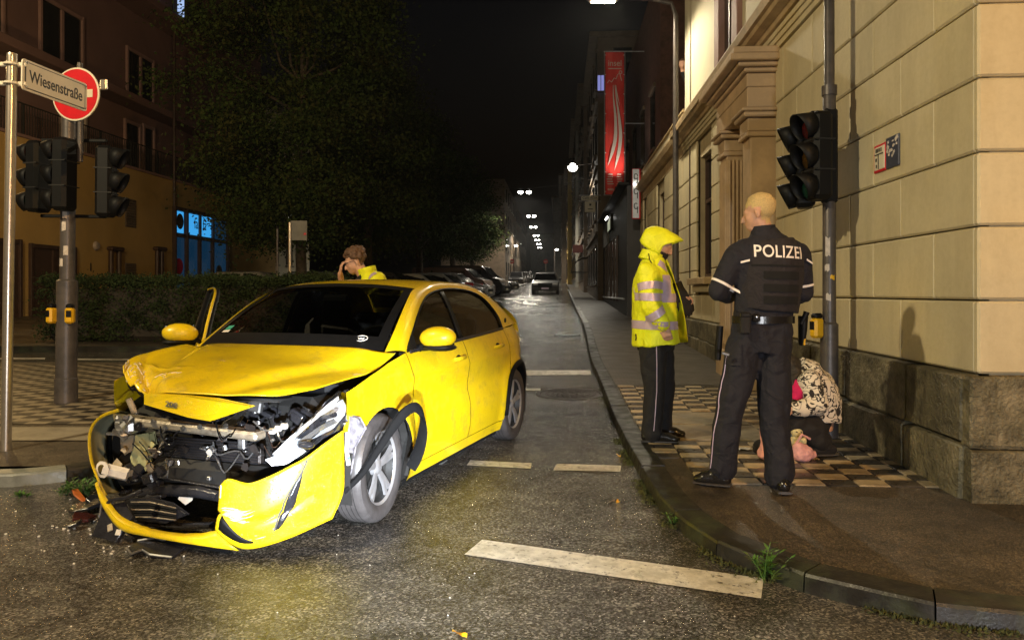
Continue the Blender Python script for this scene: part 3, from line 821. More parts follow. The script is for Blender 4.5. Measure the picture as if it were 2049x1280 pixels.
# fascia bands and cornice
def band(name, x0, x1, prof, mat, parent=RB):             # prof: (y,z) polygon swept along x
    n = len(prof); m = MB()
    vs = [(x0, a, b) for a, b in prof]+[(x1, a, b) for a, b in prof]
    m.add(vs, [tuple(range(n)), tuple(range(n, 2*n))[::-1]]+[(i, n+i, n+(i+1) % n, (i+1) % n) for i in range(n)])
    o = m.build(name, mat, parent); auto_smooth(o, 30); return o
band('fascia_band', -0.03, 10.74, [(-0.02, 4.20), (0.045, 4.20), (0.045, 4.262), (-0.02, 4.262)], MT['plaster'])
band('fascia_band', -0.03, 10.74, [(-0.02, 4.266), (0.065, 4.266), (0.065, 4.328), (-0.02, 4.328)], MT['plaster'])
band('fascia_band', -0.03, 10.74, [(-0.02, 4.332), (0.085, 4.332), (0.085, 4.39), (-0.02, 4.39)], MT['plaster'])
band('cornice', -0.3, 10.86, [(-0.02, 4.394), (0.12, 4.40), (0.14, 4.45), (0.24, 4.47), (0.26, 4.52), (0.30, 4.525), (0.32, 4.62), (0.30, 4.66), (0.05, 4.70), (-0.02, 4.70)], MT['trim'])
band('frieze', 10.72, 18.98, [(-0.02, 4.19), (0.03, 4.19), (0.03, 4.42), (-0.02, 4.42)], MT['trim'])
band('cornice', 10.87, 19.02, [(-0.02, 4.424), (0.10, 4.43), (0.2, 4.50), (0.24, 4.60), (0.22, 4.66), (-0.02, 4.68)], MT['trim'])
band('parapet', 10.72, 19.0, [(-0.3, 4.684), (0.03, 4.684), (0.03, 5.05), (-0.3, 5.05)], MT['plaster_smooth'])
band('coping', 10.72, 19.05, [(-0.34, 5.054), (0.08, 5.054), (0.06, 5.12), (-0.34, 5.14)], MT['trim'])
# smooth upper storey with a window
band('upper_wall', 7.45, 10.72, [(-0.03, 4.71), (0.015, 4.71), (0.015, 9.2), (-0.03, 9.2)], MT['plaster_smooth'])
band('upper_wall', -0.03, 5.9, [(-0.03, 4.71), (0.015, 4.71), (0.015, 9.2), (-0.03, 9.2)], MT['plaster_smooth'])
w = MB().box((6.68, -0.01, 6.2), (1.0, 0.02, 2.6)).build('upper_window', MT['win_dark'], RB)
for xx, sx in ((7.28, 0.34), (6.07, 0.34)):
    MB().box((xx, 0.03, 6.1), (sx, 0.13, 2.8), b=0.012).build('frame', MT['rose_trim'], w)
MB().box((6.68, 0.012, 6.2), (0.06, 0.03, 2.6)).build('frame', MT['win_frame'], w)
# windows of the ground floor
def window(x0, x1, z0, z1, parent=RB, rec=0.22):
    w = MB().box(((x0+x1)/2, -rec+0.03, (z0+z1)/2), (x1-x0-0.1, 0.02, z1-z0-0.1)).build('window', MT['win_dark'], parent)
    m = MB()
    for xa in (x0+0.04, x1-0.04): MB().box((xa, -rec+0.06, (z0+z1)/2), (0.08, 0.07, z1-z0), b=0.006).build('frame', MT['win_frame'], w)
    for za in (z0+0.04, z1-0.04): MB().box(((x0+x1)/2, -rec+0.06, za), (x1-x0-0.165, 0.068, 0.08), b=0.006).build('frame', MT['win_frame'], w)
    MB().box(((x0+x1)/2, -rec+0.062, z0+(z1-z0)*0.63), (x1-x0-0.165, 0.066, 0.07), b=0.006).build('frame', MT['win_frame'], w)
    MB().box(((x0+x1)/2, -rec+0.064, z0+(z1-z0)*0.315), (0.07, 0.06, (z1-z0)*0.55), b=0.006).build('frame', MT['win_frame'], w)
    MB().box(((x0+x1)/2, 0.05, z0-0.06), (x1-x0+0.26, 0.28, 0.12), b=0.012).build('sill', MT['trim'], w)
    MB().box(((x0+x1)/2, 0.03, z0-0.19), (x1-x0+0.1, 0.14, 0.13), b=0.012).build('sill', MT['plaster'], w)
    return w
# real recesses in the wall for the openings
def cut(wall, x0, x1, z0, z1, depth=0.22):
    c = MB().box(((x0+x1)/2, 0.1-depth/2+0.0, (z0+z1)/2), (x1-x0, depth+0.2, z1-z0)).build('cutter', None, RB)
    md = wall.modifiers.new('cut', 'BOOLEAN'); md.operation = 'DIFFERENCE'; md.object = c; md.solver = 'EXACT'
    bpy.context.view_layer.update()
    me = eval_mesh(wall); wall.modifiers.clear(); wall.data = me; bpy.data.objects.remove(c)
walls = {o.name: o for o in RB.children if o.name in ('wall', 'wing_wall')}
cut(walls['wall'], 7.95, 9.33, 1.62, 3.86); cut(walls['wing_wall'], 13.6, 15.05, 1.75, 3.9); cut(walls['wing_wall'], 17.25, 18.2, 1.9, 3.9)
cut(walls['wall'], 4.62, 5.5, 0.1, 3.5, 0.5)
window(7.95, 9.33, 1.62, 3.86); window(13.6, 15.05, 1.75, 3.9); window(17.25, 18.2, 1.9, 3.9)
# portal: two pilasters, capitals, entablature, door
pz = rbz(4.6)+KERB
for x0, x1, flut in ((4.24, 4.62, False), (5.50, 5.88, True)):
    xm = (x0+x1)/2; L = x1-x0
    p = MB().box((xm, 0.15, (pz+3.2)/2+0.1), (L, 0.34, 3.0-pz+0.2), b=0.01).build('pilaster', MT['portal'], RB)
    MB().box((xm, 0.17, pz+0.12), (L+0.08, 0.42, 0.5), b=0.015).build('base', MT['portal'], p)
    MB().box((xm, 0.17, 3.23), (L+0.06, 0.40, 0.06), b=0.012).build('capital', MT['portal'], p)
    MB().box((xm, 0.17, 3.345), (L+0.02, 0.37, 0.16), b=0.01).build('capital', MT['portal'], p)
    MB().box((xm, 0.18, 3.46), (L+0.14, 0.46, 0.06), b=0.014).build('capital', MT['portal'], p)
    MB().box((xm, 0.18, 3.51), (L+0.2, 0.52, 0.04), b=0.012).build('capital', MT['portal'], p)
    if flut:
        for k in range(6):
            MB().cyl((x0-0.004, 0.02+k*0.052, pz+0.45), (x0-0.004, 0.02+k*0.052, 3.14), 0.019, n=8).build('flute', MT['portal'], p)
        for k in range(6):
            MB().cyl((x0+0.04+k*0.06, 0.325, pz+0.45), (x0+0.04+k*0.06, 0.325, 3.14), 0.02, n=8).build('flute', MT['portal'], p)
e = MB().box((5.06, 0.17, 3.66), (1.72, 0.40, 0.24), b=0.01).build('entablature', MT['portal'], RB)
MB().box((5.06, 0.18, 3.865), (1.70, 0.38, 0.16), b=0.008).build('frieze', MT['portal'], e)
for k, (w_, d_, z_, h_) in enumerate(((1.80, 0.46, 3.975, 0.05), (1.90, 0.54, 4.03, 0.05), (2.02, 0.64, 4.10, 0.08), (1.96, 0.60, 4.185, 0.08))):
    MB().box((5.06, 0.15+d_/2-0.2, z_), (w_, d_, h_), b=0.012).build('moulding', MT['portal'], e)
d = MB().box((5.06, -0.36, (pz+3.5)/2), (0.86, 0.06, 3.4-pz), b=0.01).build('door', MT['win_frame'], RB)
for zc, hh in ((1.0, 0.9), (2.2, 1.1)):
    MB().box((5.06, -0.32, zc), (0.6, 0.03, hh), b=0.012).build('panel', MT['win_frame'], d)
MB().box((5.06, -0.1, pz-0.1), (0.95, 0.7, 0.35), b=0.01).build('step', MT['plinth'], RB)
# cable running down the wall and thin conduit
MB().tube([(9.95, 0.045, 1.0), (9.95, 0.045, 4.2)], 0.012, 6).build('cable', MT['win_frame'], RB)
# enamel plates on the wall
hp = thing('hydrant_plate', 'small white plate with red border on the cream wall', 'sign', C0 + SD*1.32 + SN*0.045 + V((0, 0, 2.42)), WANG+math.pi)
MB().box((0, 0, 0), (0.22, 0.014, 0.22), b=0.006).build('plate', MT['sign_red'], hp)
MB().box((0, -0.004, 0), (0.185, 0.014, 0.185), b=0.005).build('face', MT['sign_white'], hp)
for (x, z, w, h) in ((0, 0.03, 0.15, 0.008), (-0.01, -0.03, 0.008, 0.11)): MB().box((x, -0.013, z), (w, 0.004, h)).build('print', MT['ink'], hp)
XZ = basis((0, -0.0125, 0.075), (1, 0, 0), (0, 0, 1), (0, -1, 0))
for (x, z, w, h) in ((-.05, .062, .012, .03), (-.025, .062, .012, .03), (.005, .062, .02, .025), (.04, .06, .012, .03), (-.05, -.01, .02, .025), (-.045, -.06, .014, .025)): MB().box((x, -0.013, z), (w, 0.004, h)).build('print', MT['ink'], hp)
bp_ = thing('enamel_plate', 'dark blue plate with worn pale marks beside the white plate', 'sign', C0 + SD*1.10 + SN*0.045 + V((0, 0, 2.43)), WANG+math.pi)
MB().box((0, 0, 0), (0.22, 0.014, 0.24), b=0.006).build('plate', MT['blue_sign'], bp_)
for k in range(16):
    x, z = random.uniform(-.08, .08), random.uniform(-.09, .09)
    MB().box((x, -0.008, z), (random.uniform(.015, .05), 0.004, random.uniform(.008, .03)), Matrix.Rotation(random.uniform(-.8, .8), 4, 'Y')).build('worn_mark', MT['grey_print'], bp_)

# lamp post beside the building with its lamp over the street (lit)
def street_lamp(base, h, armx, label, energy, col, r=0.055, vis=True, army=0.0, glowv=60.0, group=None):
    t = thing('street_lamp', label, 'street lamp', base, 0, group)
    MB().tube([(0, 0, -0.05), (0, 0, 1.2), (0, 0, h-0.3), (armx*0.06, army*.06, h-0.06), (armx*0.35, army*.35, h+0.02), (armx*0.9, army*.9, h+0.05)], [r*1.25, r*1.2, r*0.85, r*0.75, r*0.55, r*0.5], 12).build('post', MT['pole_grey'], t, 50)
    MB().cyl((0, 0, 1.25), (0, 0, 1.32), r*1.5, r*1.1, 12).build('collar', MT['pole_grey'], t, 40)
    hd = MB().box((armx, army, h+0.05), (0.62 if abs(armx) > abs(army) else .26, 0.26 if abs(armx) > abs(army) else .62, 0.10), b=0.03).build('lamp_head', MT['pole_grey'], t)
    MB().box((armx, army, h-0.012), (0.46 if abs(armx) > abs(army) else .2, 0.2 if abs(armx) > abs(army) else .46, 0.022), b=0.008).build('lamp_glass', glow('lit lamp '+str(int(energy)), col, glowv), hd)
    l = add_light('lamp_light', 'SPOT', (base[0]+armx, base[1]+army, base[2]+h-0.06), energy, col, 0.12, (base[0]+armx, base[1]+army, 0), 165, 0.35)
    return t
bp = P(1352, 585, 14.6); street_lamp((bp.x, bp.y, gz(14.6)+KERB), 6.72, -1.42, 'tall grey street lamp post standing before the cream building', 800, (1.0, 0.87, 0.62))
# head of somebody looking out beside the upper wall
ph = P(1366, 128, 16.2)
hp_ = thing('person', 'small far person leaning out high behind the end of the cream wall', 'person', ph)
m = MB().ball((0, 0, 0.0), (0.085, 0.10, 0.12)).tube([(0, 0.02, -0.06), (0.03, 0.05, -0.2)], [0.05, 0.06], 8).tube([(0.02, 0.06, -0.16), (0.12, 0.12, -0.26), (0.25, 0.16, -0.4)], [(0.06, 0.06), (0.10, 0.09), (0.12, 0.10)], 10)
b_ = remesh('body', m, 0.018, MT['skin'], hp_, 3)
paint(b_, [MT['skin'], MT['hair_brown'], MT['blackcloth']], lambda c, n: 2 if c.z < -0.17 else (1 if c.z > 0.04 or c.y > 0.05 else 0))

# ------------------------------------------------------------------ dark bar building with the banner
def fr(u, y): return ST(u, y)                # facade helper
BB = thing('bar_building', 'dark painted bar front with lit signs below a brown upper storey', 'building', C0 + SD*19.05, WANG)
bz = lambda x: gz(C0.y+(19.05+x)*math.cos(ALPHA))
z0 = bz(6)
MB().box((6.6, -3.55, 2.4), (13.2, 8.0, 4.7)).build('shop_front', MT['black_paint'], BB)
MB().box((6.6, -4.6, 8.3), (13.2, 8.0, 7.0)).build('upper_wall', MT['brick_dark'], BB)
MB().box((6.6, 0.55, 4.80), (13.4, 0.35, 0.1), b=0.02).build('canopy', MT['black_matt'], BB)
for k in range(4):
    w = MB().box((1.9+k*3.1, -0.595, 7.2), (1.2, 0.03, 2.0)).build('window', MT['win_dark'], BB)
    MB().box((1.9+k*3.1, -0.57, 6.13), (1.45, 0.12, 0.12), b=0.01).build('sill', MT['stone_brown'], w)
    MB().box((1.9+k*3.1, -0.57, 8.27), (1.4, 0.10, 0.14), b=0.01).build('lintel', MT['stone_brown'], w)
for k, (xx, mt) in enumerate(((4.4, 'win_dark'), (6.0, 'win_dark'), (8.2, 'win_dark'), (10.2, 'win_dark'))):
    w = MB().box((xx, 0.46, 2.25), (1.2, 0.03, 2.3)).build('door_pane', MT[mt], BB)
    for s_ in (-0.62, 0.62): MB().box((xx+s_, 0.475, 2.25), (0.09, 0.06, 2.4), b=0.01).build('frame', MT['win_frame'], w)
MB().box((10.6, 0.475, 3.9), (4.2, 0.04, 0.9), b=0.01).build('fascia_panel', MT['stucco_grey'], BB)
MB().tube([(0.6, 0.5, 1.15), (12.8, 0.5, 1.15)], 0.03, 6).build('handrail', MT['steel'], BB)
s1 = thing('lightbox_sign', 'upright lit sign panel on the end of the dark bar front', 'sign', P(1273, 388, 22.9), 0)
MB().box((0, 0, 0), (0.26, 0.1, 1.55), b=0.02).build('box', MT['sign_red'], s1)
MB().box((-0.02, -0.055, 0), (0.20, 0.02, 1.5), b=0.006).build('face', M_('lit sign face', (0.5, 0.5, 0.48), 0.5, emit=(0.7, 0.72, 0.7), estr=0.12), s1)
for k in range(3):
    MB().tube([(-0.02+0.055*math.cos(w), -0.07, 0.52-k*0.45+0.085*math.sin(w)) for w in np.linspace(0.4*k, 5.6, 14)], 0.014, 5).build('ornament', MT['ink'], s1)
    MB().box((0.03, -0.07, 0.40-k*0.45), (0.025, 0.01, 0.2)).build('ornament', MT['ink'], s1)
for xx in (-0.06, 0.05):
    MB().ball((xx, -0.12, 0.28), 0.03).build('spot_lamp', glow('sign spot', (1, 0.97, 0.9), 25), s1)
MB().tube([(-0.01, -0.05, 0.34), (-0.01, -0.14, 0.30)], 0.012, 6).build('spot_arm', MT['black'], s1)
s2 = thing('lightbox_sign', 'small lit box sign flat on the dark bar front under the canopy', 'sign', C0+SD*(19.05+7.0)+SN*0.5+V((0, 0, 4.2)), WANG+math.pi)
MB().box((0, 0, 0), (1.5, 0.12, 0.62), b=0.02).build('box', MT['black'], s2)
MB().box((0, -0.065, -0.1), (1.4, 0.02, 0.4), b=0.006).build('face', M_('lit sign face low', (0.5, 0.5, 0.3), 0.5, emit=(0.8, 0.85, 0.6), estr=0.35), s2)
for xx in (-0.45, 0.0, 0.45): MB().ball((xx, -0.16, 0.2), 0.035).build('spot_lamp', glow('sign spot b', (1, 0.97, 0.9), 18), s2)
# banner hung from rods over the pavement
bc = P(1230, 247, 26.5)
bn = thing('banner', 'tall narrow red banner with white waves hanging from rods on the bar', 'banner', bc, 0)
bw, bh = 0.66, 5.05
g = np.zeros((9, 41, 3))
for i in range(9):
    for j in range(41):
        x = -bw/2+bw*i/8; z = -bh/2+bh*j/40
        g[i, j] = (x, 0.02*math.sin(j*0.55+i*0.5)+0.012*math.sin(i*1.7), z)
o = MB().grid(g).build('cloth', MT['sign_red_lit'], bn, None, solid=0.004); 
XZm = lambda x, z, y=-0.04: basis((x, y, z), (1, 0, 0), (0, 0, 1), (0, -1, 0))
text('lettering', 'insel', 0.30, MT['grey_print'], bn, XZm(0, 2.12), 0.002, xs=0.92)
MB().box((0, -0.04, 1.93), (0.46, 0.003, 0.03)).build('small_print', MT['grey_print'], bn)
m = MB(); m.tube([(x, -0.045, z) for x, z in ((-.27, 1.42), (-.2, 1.52), (-.12, 1.45), (-.02, 1.6), (0.04, 1.56), (.1, 1.72), (.17, 1.78), (.24, 1.5))], 0.014, 5); m.build('line_drawing', MT['grey_print'], bn)
m = MB(); m.tube([(0.2+0.05*math.cos(w), -0.045, 1.8+0.05*math.sin(w)) for w in np.linspace(0, 6.3, 14)], 0.012, 5); m.build('line_drawing', MT['grey_print'], bn)
def ribbon(pts, ws, name, parent, mat, y=-0.045):
    vs = []; fs = []
    c = crv(pts, 24); wv = np.interp(np.linspace(0, 1, 24), np.linspace(0, 1, len(ws)), ws)
    for (x, z), w in zip(c, wv): vs += [(x-w/2, y, z), (x+w/2, y, z)]
    for i in range(23): fs.append((2*i, 2*i+1, 2*i+3, 2*i+2))
    return obj(name, vs, fs, mat, parent)
ribbon([(-.06, 1.35), (-.05, 0.9), (0.02, 0.2), (0.02, -.5), (-.08, -1.0), (-.26, -1.55)], [0.015, .05, .09, .12, .12, .0], 'wave', bn, MT['grey_print'])
ribbon([(0.0, 1.35), (0.05, 0.9), (0.15, 0.2), (0.2, -.5), (0.13, -1.1), (-.02, -1.7)], [0.015, .05, .09, .12, .12, .0], 'wave', bn, MT['grey_print'])
ribbon([(0.03, 1.35), (0.08, 1.0), (0.18, 0.6)], [0.02, .04, .0], 'wave', bn, MT['grey_print'])
for k in range(5):
    for xx, w in ((-.17, 0.22), (.17, 0.2)):
        MB().box((xx+random.uniform(-.02, .02), -0.04, -1.82-k*0.085), (w*random.uniform(.7, 1), 0.003, 0.03)).build('small_print', MT['grey_print'], bn)
text('lettering', 'INSEL', 0.11, MT['white_print'], bn, XZm(-0.14, -2.36), 0.002, xs=0.85)
for z in (bh/2+0.03, -bh/2-0.03):
    MB().cyl((-bw/2-0.06, 0, z), (bw/2+0.72, 0, z), 0.022, n=8).build('rod', MT['steel'], bn)
MB().cyl((bw/2+0.03, 0, 0.0), (bw/2+0.72, 0, 0.0), 0.022, n=8).build('rod', MT['steel'], bn)
for x in (-bw/2-0.035, bw/2+0.035): MB().cyl((x, 0.0, -bh/2-0.03), (x, 0, bh/2+0.03), 0.016, n=6).build('side_tube', MT['steel'], bn)
for k in range(8):
    for x in (-bw/2-0.012, bw/2+0.012): MB().box((x, 0, -bh/2+0.1+k*(bh-0.2)/7), (0.07, 0.015, 0.02)).build('tie', MT['white_print'], bn)
MB().prism([(-.1, 0), (.1, 0), (.05, -.18), (-.05, -.18)], 0.12, basis((0.07, -0.22, -2.3), (1, 0, 0), (0, 0, 1), (0, -1, 0))).build('flood_lamp', MT['black'], bn)
add_light('flood_lamp_light', 'SPOT', bc+V((0.07, -0.55, -2.25)), 110, (1, 0.9, 0.75), 0.05, bc+V((0, 0, 0.6)), 95, 0.8)

# ------------------------------------------------------------------ houses further up on the right
def house(name, label, corner_px, near_y, far_y, h, mat, floors=4, wmat='win_dark', depth=9, litwin=(), nwin=None, endwin=False, trimmat='stone_brown'):
    """Street facade from near_y to far_y along the street; its near street corner shows in photo column corner_px."""
    c = P(corner_px, 585, near_y); c.z = 0
    t = thing(name, label, 'building', c, WANG)
    L = (far_y-near_y); zb = gz(near_y)
    MB().box((L/2, -depth/2, h/2+zb/2), (L, depth, h+zb)).build('wall', MT[mat], t)
    MB().box((L/2, -depth/2+0.15, h+zb+0.1), (L+0.3, depth+0.5, 0.25), b=0.03).build('eaves', MT[trimmat], t)
    fh = h/floors; n = nwin or max(2, int(L/2.6))
    for f in range(floors):
        MB().box((L/2, 0.05, zb+f*fh+0.15), (L, 0.12, 0.14)).build('string_course', MT[trimmat], t) if f else None
        for k in range(n):
            x = L*(k+0.5)/n; z = zb+f*fh+fh*0.55
            w = MB().box((x, 0.02, z), (1.05, 0.06, fh*0.56)).build('window', MT['lit_'+litwin[(f, k)]] if (f, k) in litwin else MT[wmat], t)
            MB().box((x, 0.06, z-fh*0.3), (1.3, 0.16, 0.09)).build('sill', MT[trimmat], w)
            MB().box((x, 0.05, z+fh*0.31), (1.3, 0.12, 0.12)).build('lintel', MT[trimmat], w)
        if endwin and f < floors:
            for k in (1.2, 2.8):
                w = MB().box((-0.02, -k, zb+f*fh+fh*.55), (0.06, 0.9, fh*.55)).build('window', MT[wmat], t)
                MB().box((-0.06, -k, zb+f*fh+fh*.25), (0.14, 1.1, 0.09)).build('sill', MT[trimmat], w)
    return t
MT['lit_blue'] = glow('bluish lit window', (0.30, 0.32, 0.75), 0.7)
MT['lit_warm'] = glow('warm lit window', (0.8, 0.42, 0.12), 0.5)
house('town_house', 'brown stucco house with shop awning behind the bar', 1196, 36.5, 50, 13.0, 'stone_brown', 4, depth=7, endwin=True)
TH = [o for o in COL.objects if o.name == 'town_house'][0]
wc = P(1203, 167, 36.3)-TH.location; wloc = Matrix.Rotation(-WANG, 4, 'Z') @ wc
w = MB().box(wloc, (0.08, 0.34, 0.75)).build('lit_window', MT['lit_blue'], TH); MB().box(wloc+V((-0.05, 0, -0.42)), (0.1, 0.5, 0.07)).build('sill', MT['stone_brown'], w); MB().box(wloc+V((-0.045, 0.02, 0)), (0.02, 0.03, 0.75)).build('mullion', MT['win_frame'], w)
house('town_house', 'narrow dark house with carved bays past the brown house', 1168, 50.5, 64, 14.0, 'stone_brown', 4, depth=7)
house('town_house', 'tall grey house before the yellow house', 1152, 64.5, 82, 14.5, 'stucco_grey', 4, depth=6)
house('town_house', 'yellow lamp lit house far up the street', 1136, 82.5, 96, 13.0, 'stucco_yellow', 4, depth=6)
house('town_house', 'dim house beyond the yellow house', 1124, 97, 125, 14.0, 'stone_brown', 4, depth=6)
house('town_house', 'last dim house at the top of the street on the right', 1108, 126, 175, 14.0, 'stucco_grey', 4, depth=6)
house('town_house', 'pale distant house closing the view above the far cars', 1062, 230, 262, 13, 'stucco_grey', 4, depth=40)
# bracket signs of the cafe and a shop
cs = thing('bracket_sign', 'cream cafe sign board on rods above the shops', 'sign', P(1180, 405, 36.0))
MB().box((0, 0, 0.2), (0.82, 0.14, 0.20), b=0.02).build('board', MT['sign_white'], cs)
text('lettering', 'Café ADA', 0.17, MT['ink'], cs, XZm(0, 0.2, -0.075), 0.002)
MB().box((0.02, 0, -0.22), (0.52, 0.12, 0.5), b=0.02).build('board', MT['sign_white'], cs)
MB().box((0.02, -0.065, -0.12), (0.1, 0.01, 0.1)).build('emblem', MT['ink'], cs)
MB().box((0.02, -0.065, -0.33), (0.24, 0.01, 0.04)).build('print', MT['ink'], cs)
for z in (0.34, 0.06): MB().cyl((-0.52, 0, z), (0.55, 0, z), 0.015, n=6).build('rod', MT['steel'], cs)
cs2 = thing('bracket_sign', 'small reddish shop sign box hanging beyond the cafe sign', 'sign', P(1156, 498, 46))
MB().box((0, 0, 0), (0.62, 0.16, 0.5), b=0.02).build('box', M_('dim red box', (0.10, 0.03, 0.028), 0.4), cs2)
MB().cyl((0.2, 0, 0.28), (1.4, 0, 0.28), 0.02, n=6).build('rod', MT['black'], cs2)
a_ = thing('shop_awning', 'round brown awning over a shop door past the bar', 'awning', P(1176, 545, 40), WANG)
g = np.zeros((12, 6, 3))
for i in range(12):
    for j in range(6):
        w = math.pi*j/10; g[i, j] = (-1.3+2.6*i/11, 0.9*math.cos(w), 0.8*math.sin(w))
MB().grid(g).build('canopy', MT['stone_brown'], a_, 40, solid=0.02)
MB().tube([(-1.3, 0.9, 0), (-1.3, 0, 0)], 0.02, 6).build('strut', MT['black'], a_); MB().tube([(1.3, 0.9, 0), (1.3, 0, 0)], 0.02, 6).build('strut', MT['black'], a_)
# ------------------------------------------------------------------ apartment house on the left
LO = V((-16.78+0.0643*20, 20, 0))
LB = thing('apartment_house', 'large ochre and old rose apartment house with terraces on the left', 'building', LO, WANG+math.pi)
def lz(px): 
    r = (px-CX)/F; return 16.78/(0.0643-r)
def lx(px): return -(lz(px)-20)*1.002          # local x (towards the camera is positive)
def lh(px, py): return CAMH+(HORY-py)*lz(px)/F
MB().box((-6, -5, 3.1), (36, 10, 6.2)).build('lower_wall', MT['ochre_wall'], LB)
MB().box((-6, -5.9, 12), (36, 10, 11.6)).build('upper_wall', MT['rose_wall'], LB)
MB().box((-6, -0.3, 6.24), (36, 0.75, 0.10), b=0.02).build('terrace_edge', MT['rose_trim'], LB)
MB().box((-6, -0.42, 9.02), (36, 0.95, 0.30), b=0.02).build('ledge', MT['rose_wall'], LB)
MB().box((-14, -0.25, 13.1), (18, 1.3, 0.30), b=0.02).build('balcony_slab', MT['rose_wall'], LB)
def rail(x0, x1, z, y, h=0.95):
    r = thing('railing', None, None); r.parent = LB; 
    bpy.data.objects.remove(r)
    r = MB().tube([(x0, y, z+h), (x1, y, z+h)], 0.025, 6).build('handrail', MT['black_matt'], LB)
    m = MB(); x = x0
    while x > x1: m.box((x, y, z+h/2), (0.016, 0.016, h-0.02)); x -= 0.12
    o = m.build('railing_bars', MT['black_matt'], r); o['kind'] = 'stuff'
    x = x0
    while x > x1: MB().box((x, y-0.02, z+h/2), (0.05, 0.05, h)).build('post', MT['black_matt'], r); x -= 1.95
rail(4.5, -17.5, 6.3, 0.02); rail(-11.8, -18, 13.25, 0.3)
def lwin(px0, px1, z0, z1, y=-0.88, mat='win_dark', frame='rose_trim', mull=1, name='window', sill=True):
    x0, x1 = lx(px0), lx(px1); xm = (x0+x1)/2; L = abs(x1-x0)
    w = MB().box((xm, y, (z0+z1)/2), (L, 0.06, z1-z0)).build(name, MT[mat], LB)
    for xx in (x0, x1): MB().box((xx, y+0.05, (z0+z1)/2), (0.12, 0.1, z1-z0+0.2), b=0.01).build('frame', MT[frame], w)
    for zz in (z0-0.02, z1+0.02): MB().box((xm, y+0.05, zz), (L-0.125, 0.095, 0.13), b=0.01).build('frame', MT[frame], w)
    for k in range(mull): MB().box((x0+(x1-x0)*(k+1)/(mull+1), y+0.04, (z0+z1)/2), (0.14, 0.08, z1-z0-0.14)).build('mullion', MT[frame], w)
    return w
lwin(-30, 56, 9.45, 12.2, mull=1); lwin(128, 208, 9.5, 11.4, mull=1); lwin(294, 344, 9.5, 11.3, mull=1)
lwin(-20, 42, 6.35, 8.5); lwin(168, 214, 6.35, 8.45, frame='win_frame_pale', mull=0); lwin(290, 318, 6.35, 8.3, mull=0); lwin(325, 345, 6.35, 8.4, mull=0)
lwin(58, 146, 0.35, 2.82, 0.02, 'win_frame', 'win_frame', 1, 'door'); lwin(-40, 36, 0.35, 2.9, 0.02, 'win_frame', 'win_frame', 0, 'door')
for (z0, z1) in ((3.9, 5.0), (1.4, 2.5)):
    xa, xb = lx(250), lx(271)
    w = MB().box(((xa+xb)/2, 0.0, (z0+z1)/2), (abs(xa-xb), 0.05, z1-z0)).build('louvre_vent', MT['stone_brown'], LB)
    n = 11
    for k in range(n): MB().box(((xa+xb)/2, 0.035, z0+(k+.5)*(z1-z0)/n), (abs(xa-xb)-0.04, 0.03, 0.05), Matrix.Rotation(0.5, 4, 'X')).build('slat', MT['stone_brown'], w)
text('house_number', '1', 0.42, MT['ink'], LB, basis((lx(181), 0.012, lh(181, 535)), (1, 0, 0), (0, 0, 1), (0, -1, 0)) @ Matrix.Rotation(math.pi, 4, 'Y'), 0.01)
MB().lathe([(0, 0.10), (0.12, 0.09), (0.17, 0.03), (0.18, 0)], 20, basis((lx(192), 0.0, lh(192, 492)), (1, 0, 0), (0, 0, 1), (0, 1, 0))).build('wall_lamp', MT['win_frame_pale'], LB, 40)
for px in (216, 232, 309, 318):
    MB().tube([(lx(px), 0.12, 0.3), (lx(px), 0.12, lh(px, 500))], 0.09, 10).build('vent_pipe', MT['win_frame'], LB, 50)
for a, b in ((213, 236), (305, 323)): MB().box(((lx(a)+lx(b))/2, 0.14, lh(a, 497)), (abs(lx(a)-lx(b))+0.1, 0.24, 0.16), b=0.04).build('pipe_cap', MT['win_frame'], LB)
MB().tube([(lx(345), 0.08, 0.3), (lx(345), 0.08, 13.0)], 0.06, 8).build('downpipe', MT['win_frame'], LB, 50)
w = MB().box((lx(343), 0.42, 13.95), (0.5, 0.04, 1.3)).build('window', glow('cool lit balcony door', (0.45, 0.62, 1.0), 0.9), LB)
# shop with blue lit glass
SHX0, SHX1 = lx(347), lx(455)
MB().box(((SHX0+SHX1)/2, 0.0, 2.9), (abs(SHX1-SHX0), 0.06, 4.3)).build('shop_glass', M_('dim blue shop glass', (0.012, 0.02, 0.035), 0.08, vary=0.4, scale=0.8, emit=(0.01, 0.07, 0.16), estr=0.28, coord='World'), LB)
cyan = M_('blue backlit sign film', (0.1, 0.3, 0.5), 0.5, vary=0.1, scale=1, emit=(0.05, 0.42, 0.95), estr=0.85)
for a, b in ((347, 366), (372, 421)):
    xa, xb = lx(a), lx(b)
    z0, z1 = 3.98, 4.92
    s_ = MB().box(((xa+xb)/2, 0.06, (z0+z1)/2), (abs(xa-xb)-0.15, 0.04, z1-z0), b=0.01).build('lit_sign_panel', cyan, LB)
    if a == 347:
        MB().lathe([(0, 0.01), (0.30, 0.01), (0.30, 0)], 24, basis(((xa+xb)/2, 0.08, 4.48), (1, 0, 0), (0, 0, 1), (0, 1, 0)) @ Matrix.Diagonal((1.0, 1.15, 1, 1))).build('disc_emblem', MT['ink'], s_)
    else:
        text('lettering', 'fair fa', 0.72, MT['ink'], s_, basis(((xa+xb)/2, 0.09, 4.5), (1, 0, 0), (0, 0, 1), (0, -1, 0)) @ Matrix.Rotation(math.pi, 4, 'Y'), 0.004, xs=0.72)
for px in (345, 369, 395, 421, 452):
    MB().box((lx(px), 0.1, 2.85), (0.13, 0.16, 4.5), b=0.01).build('shop_mullion', MT['win_frame'], LB)
for z in (0.72, 3.86, 5.02): MB().box(((SHX0+SHX1)/2, 0.08, z), (abs(SHX1-SHX0), 0.13, 0.16), b=0.01).build('shop_transom', MT['win_frame'], LB)
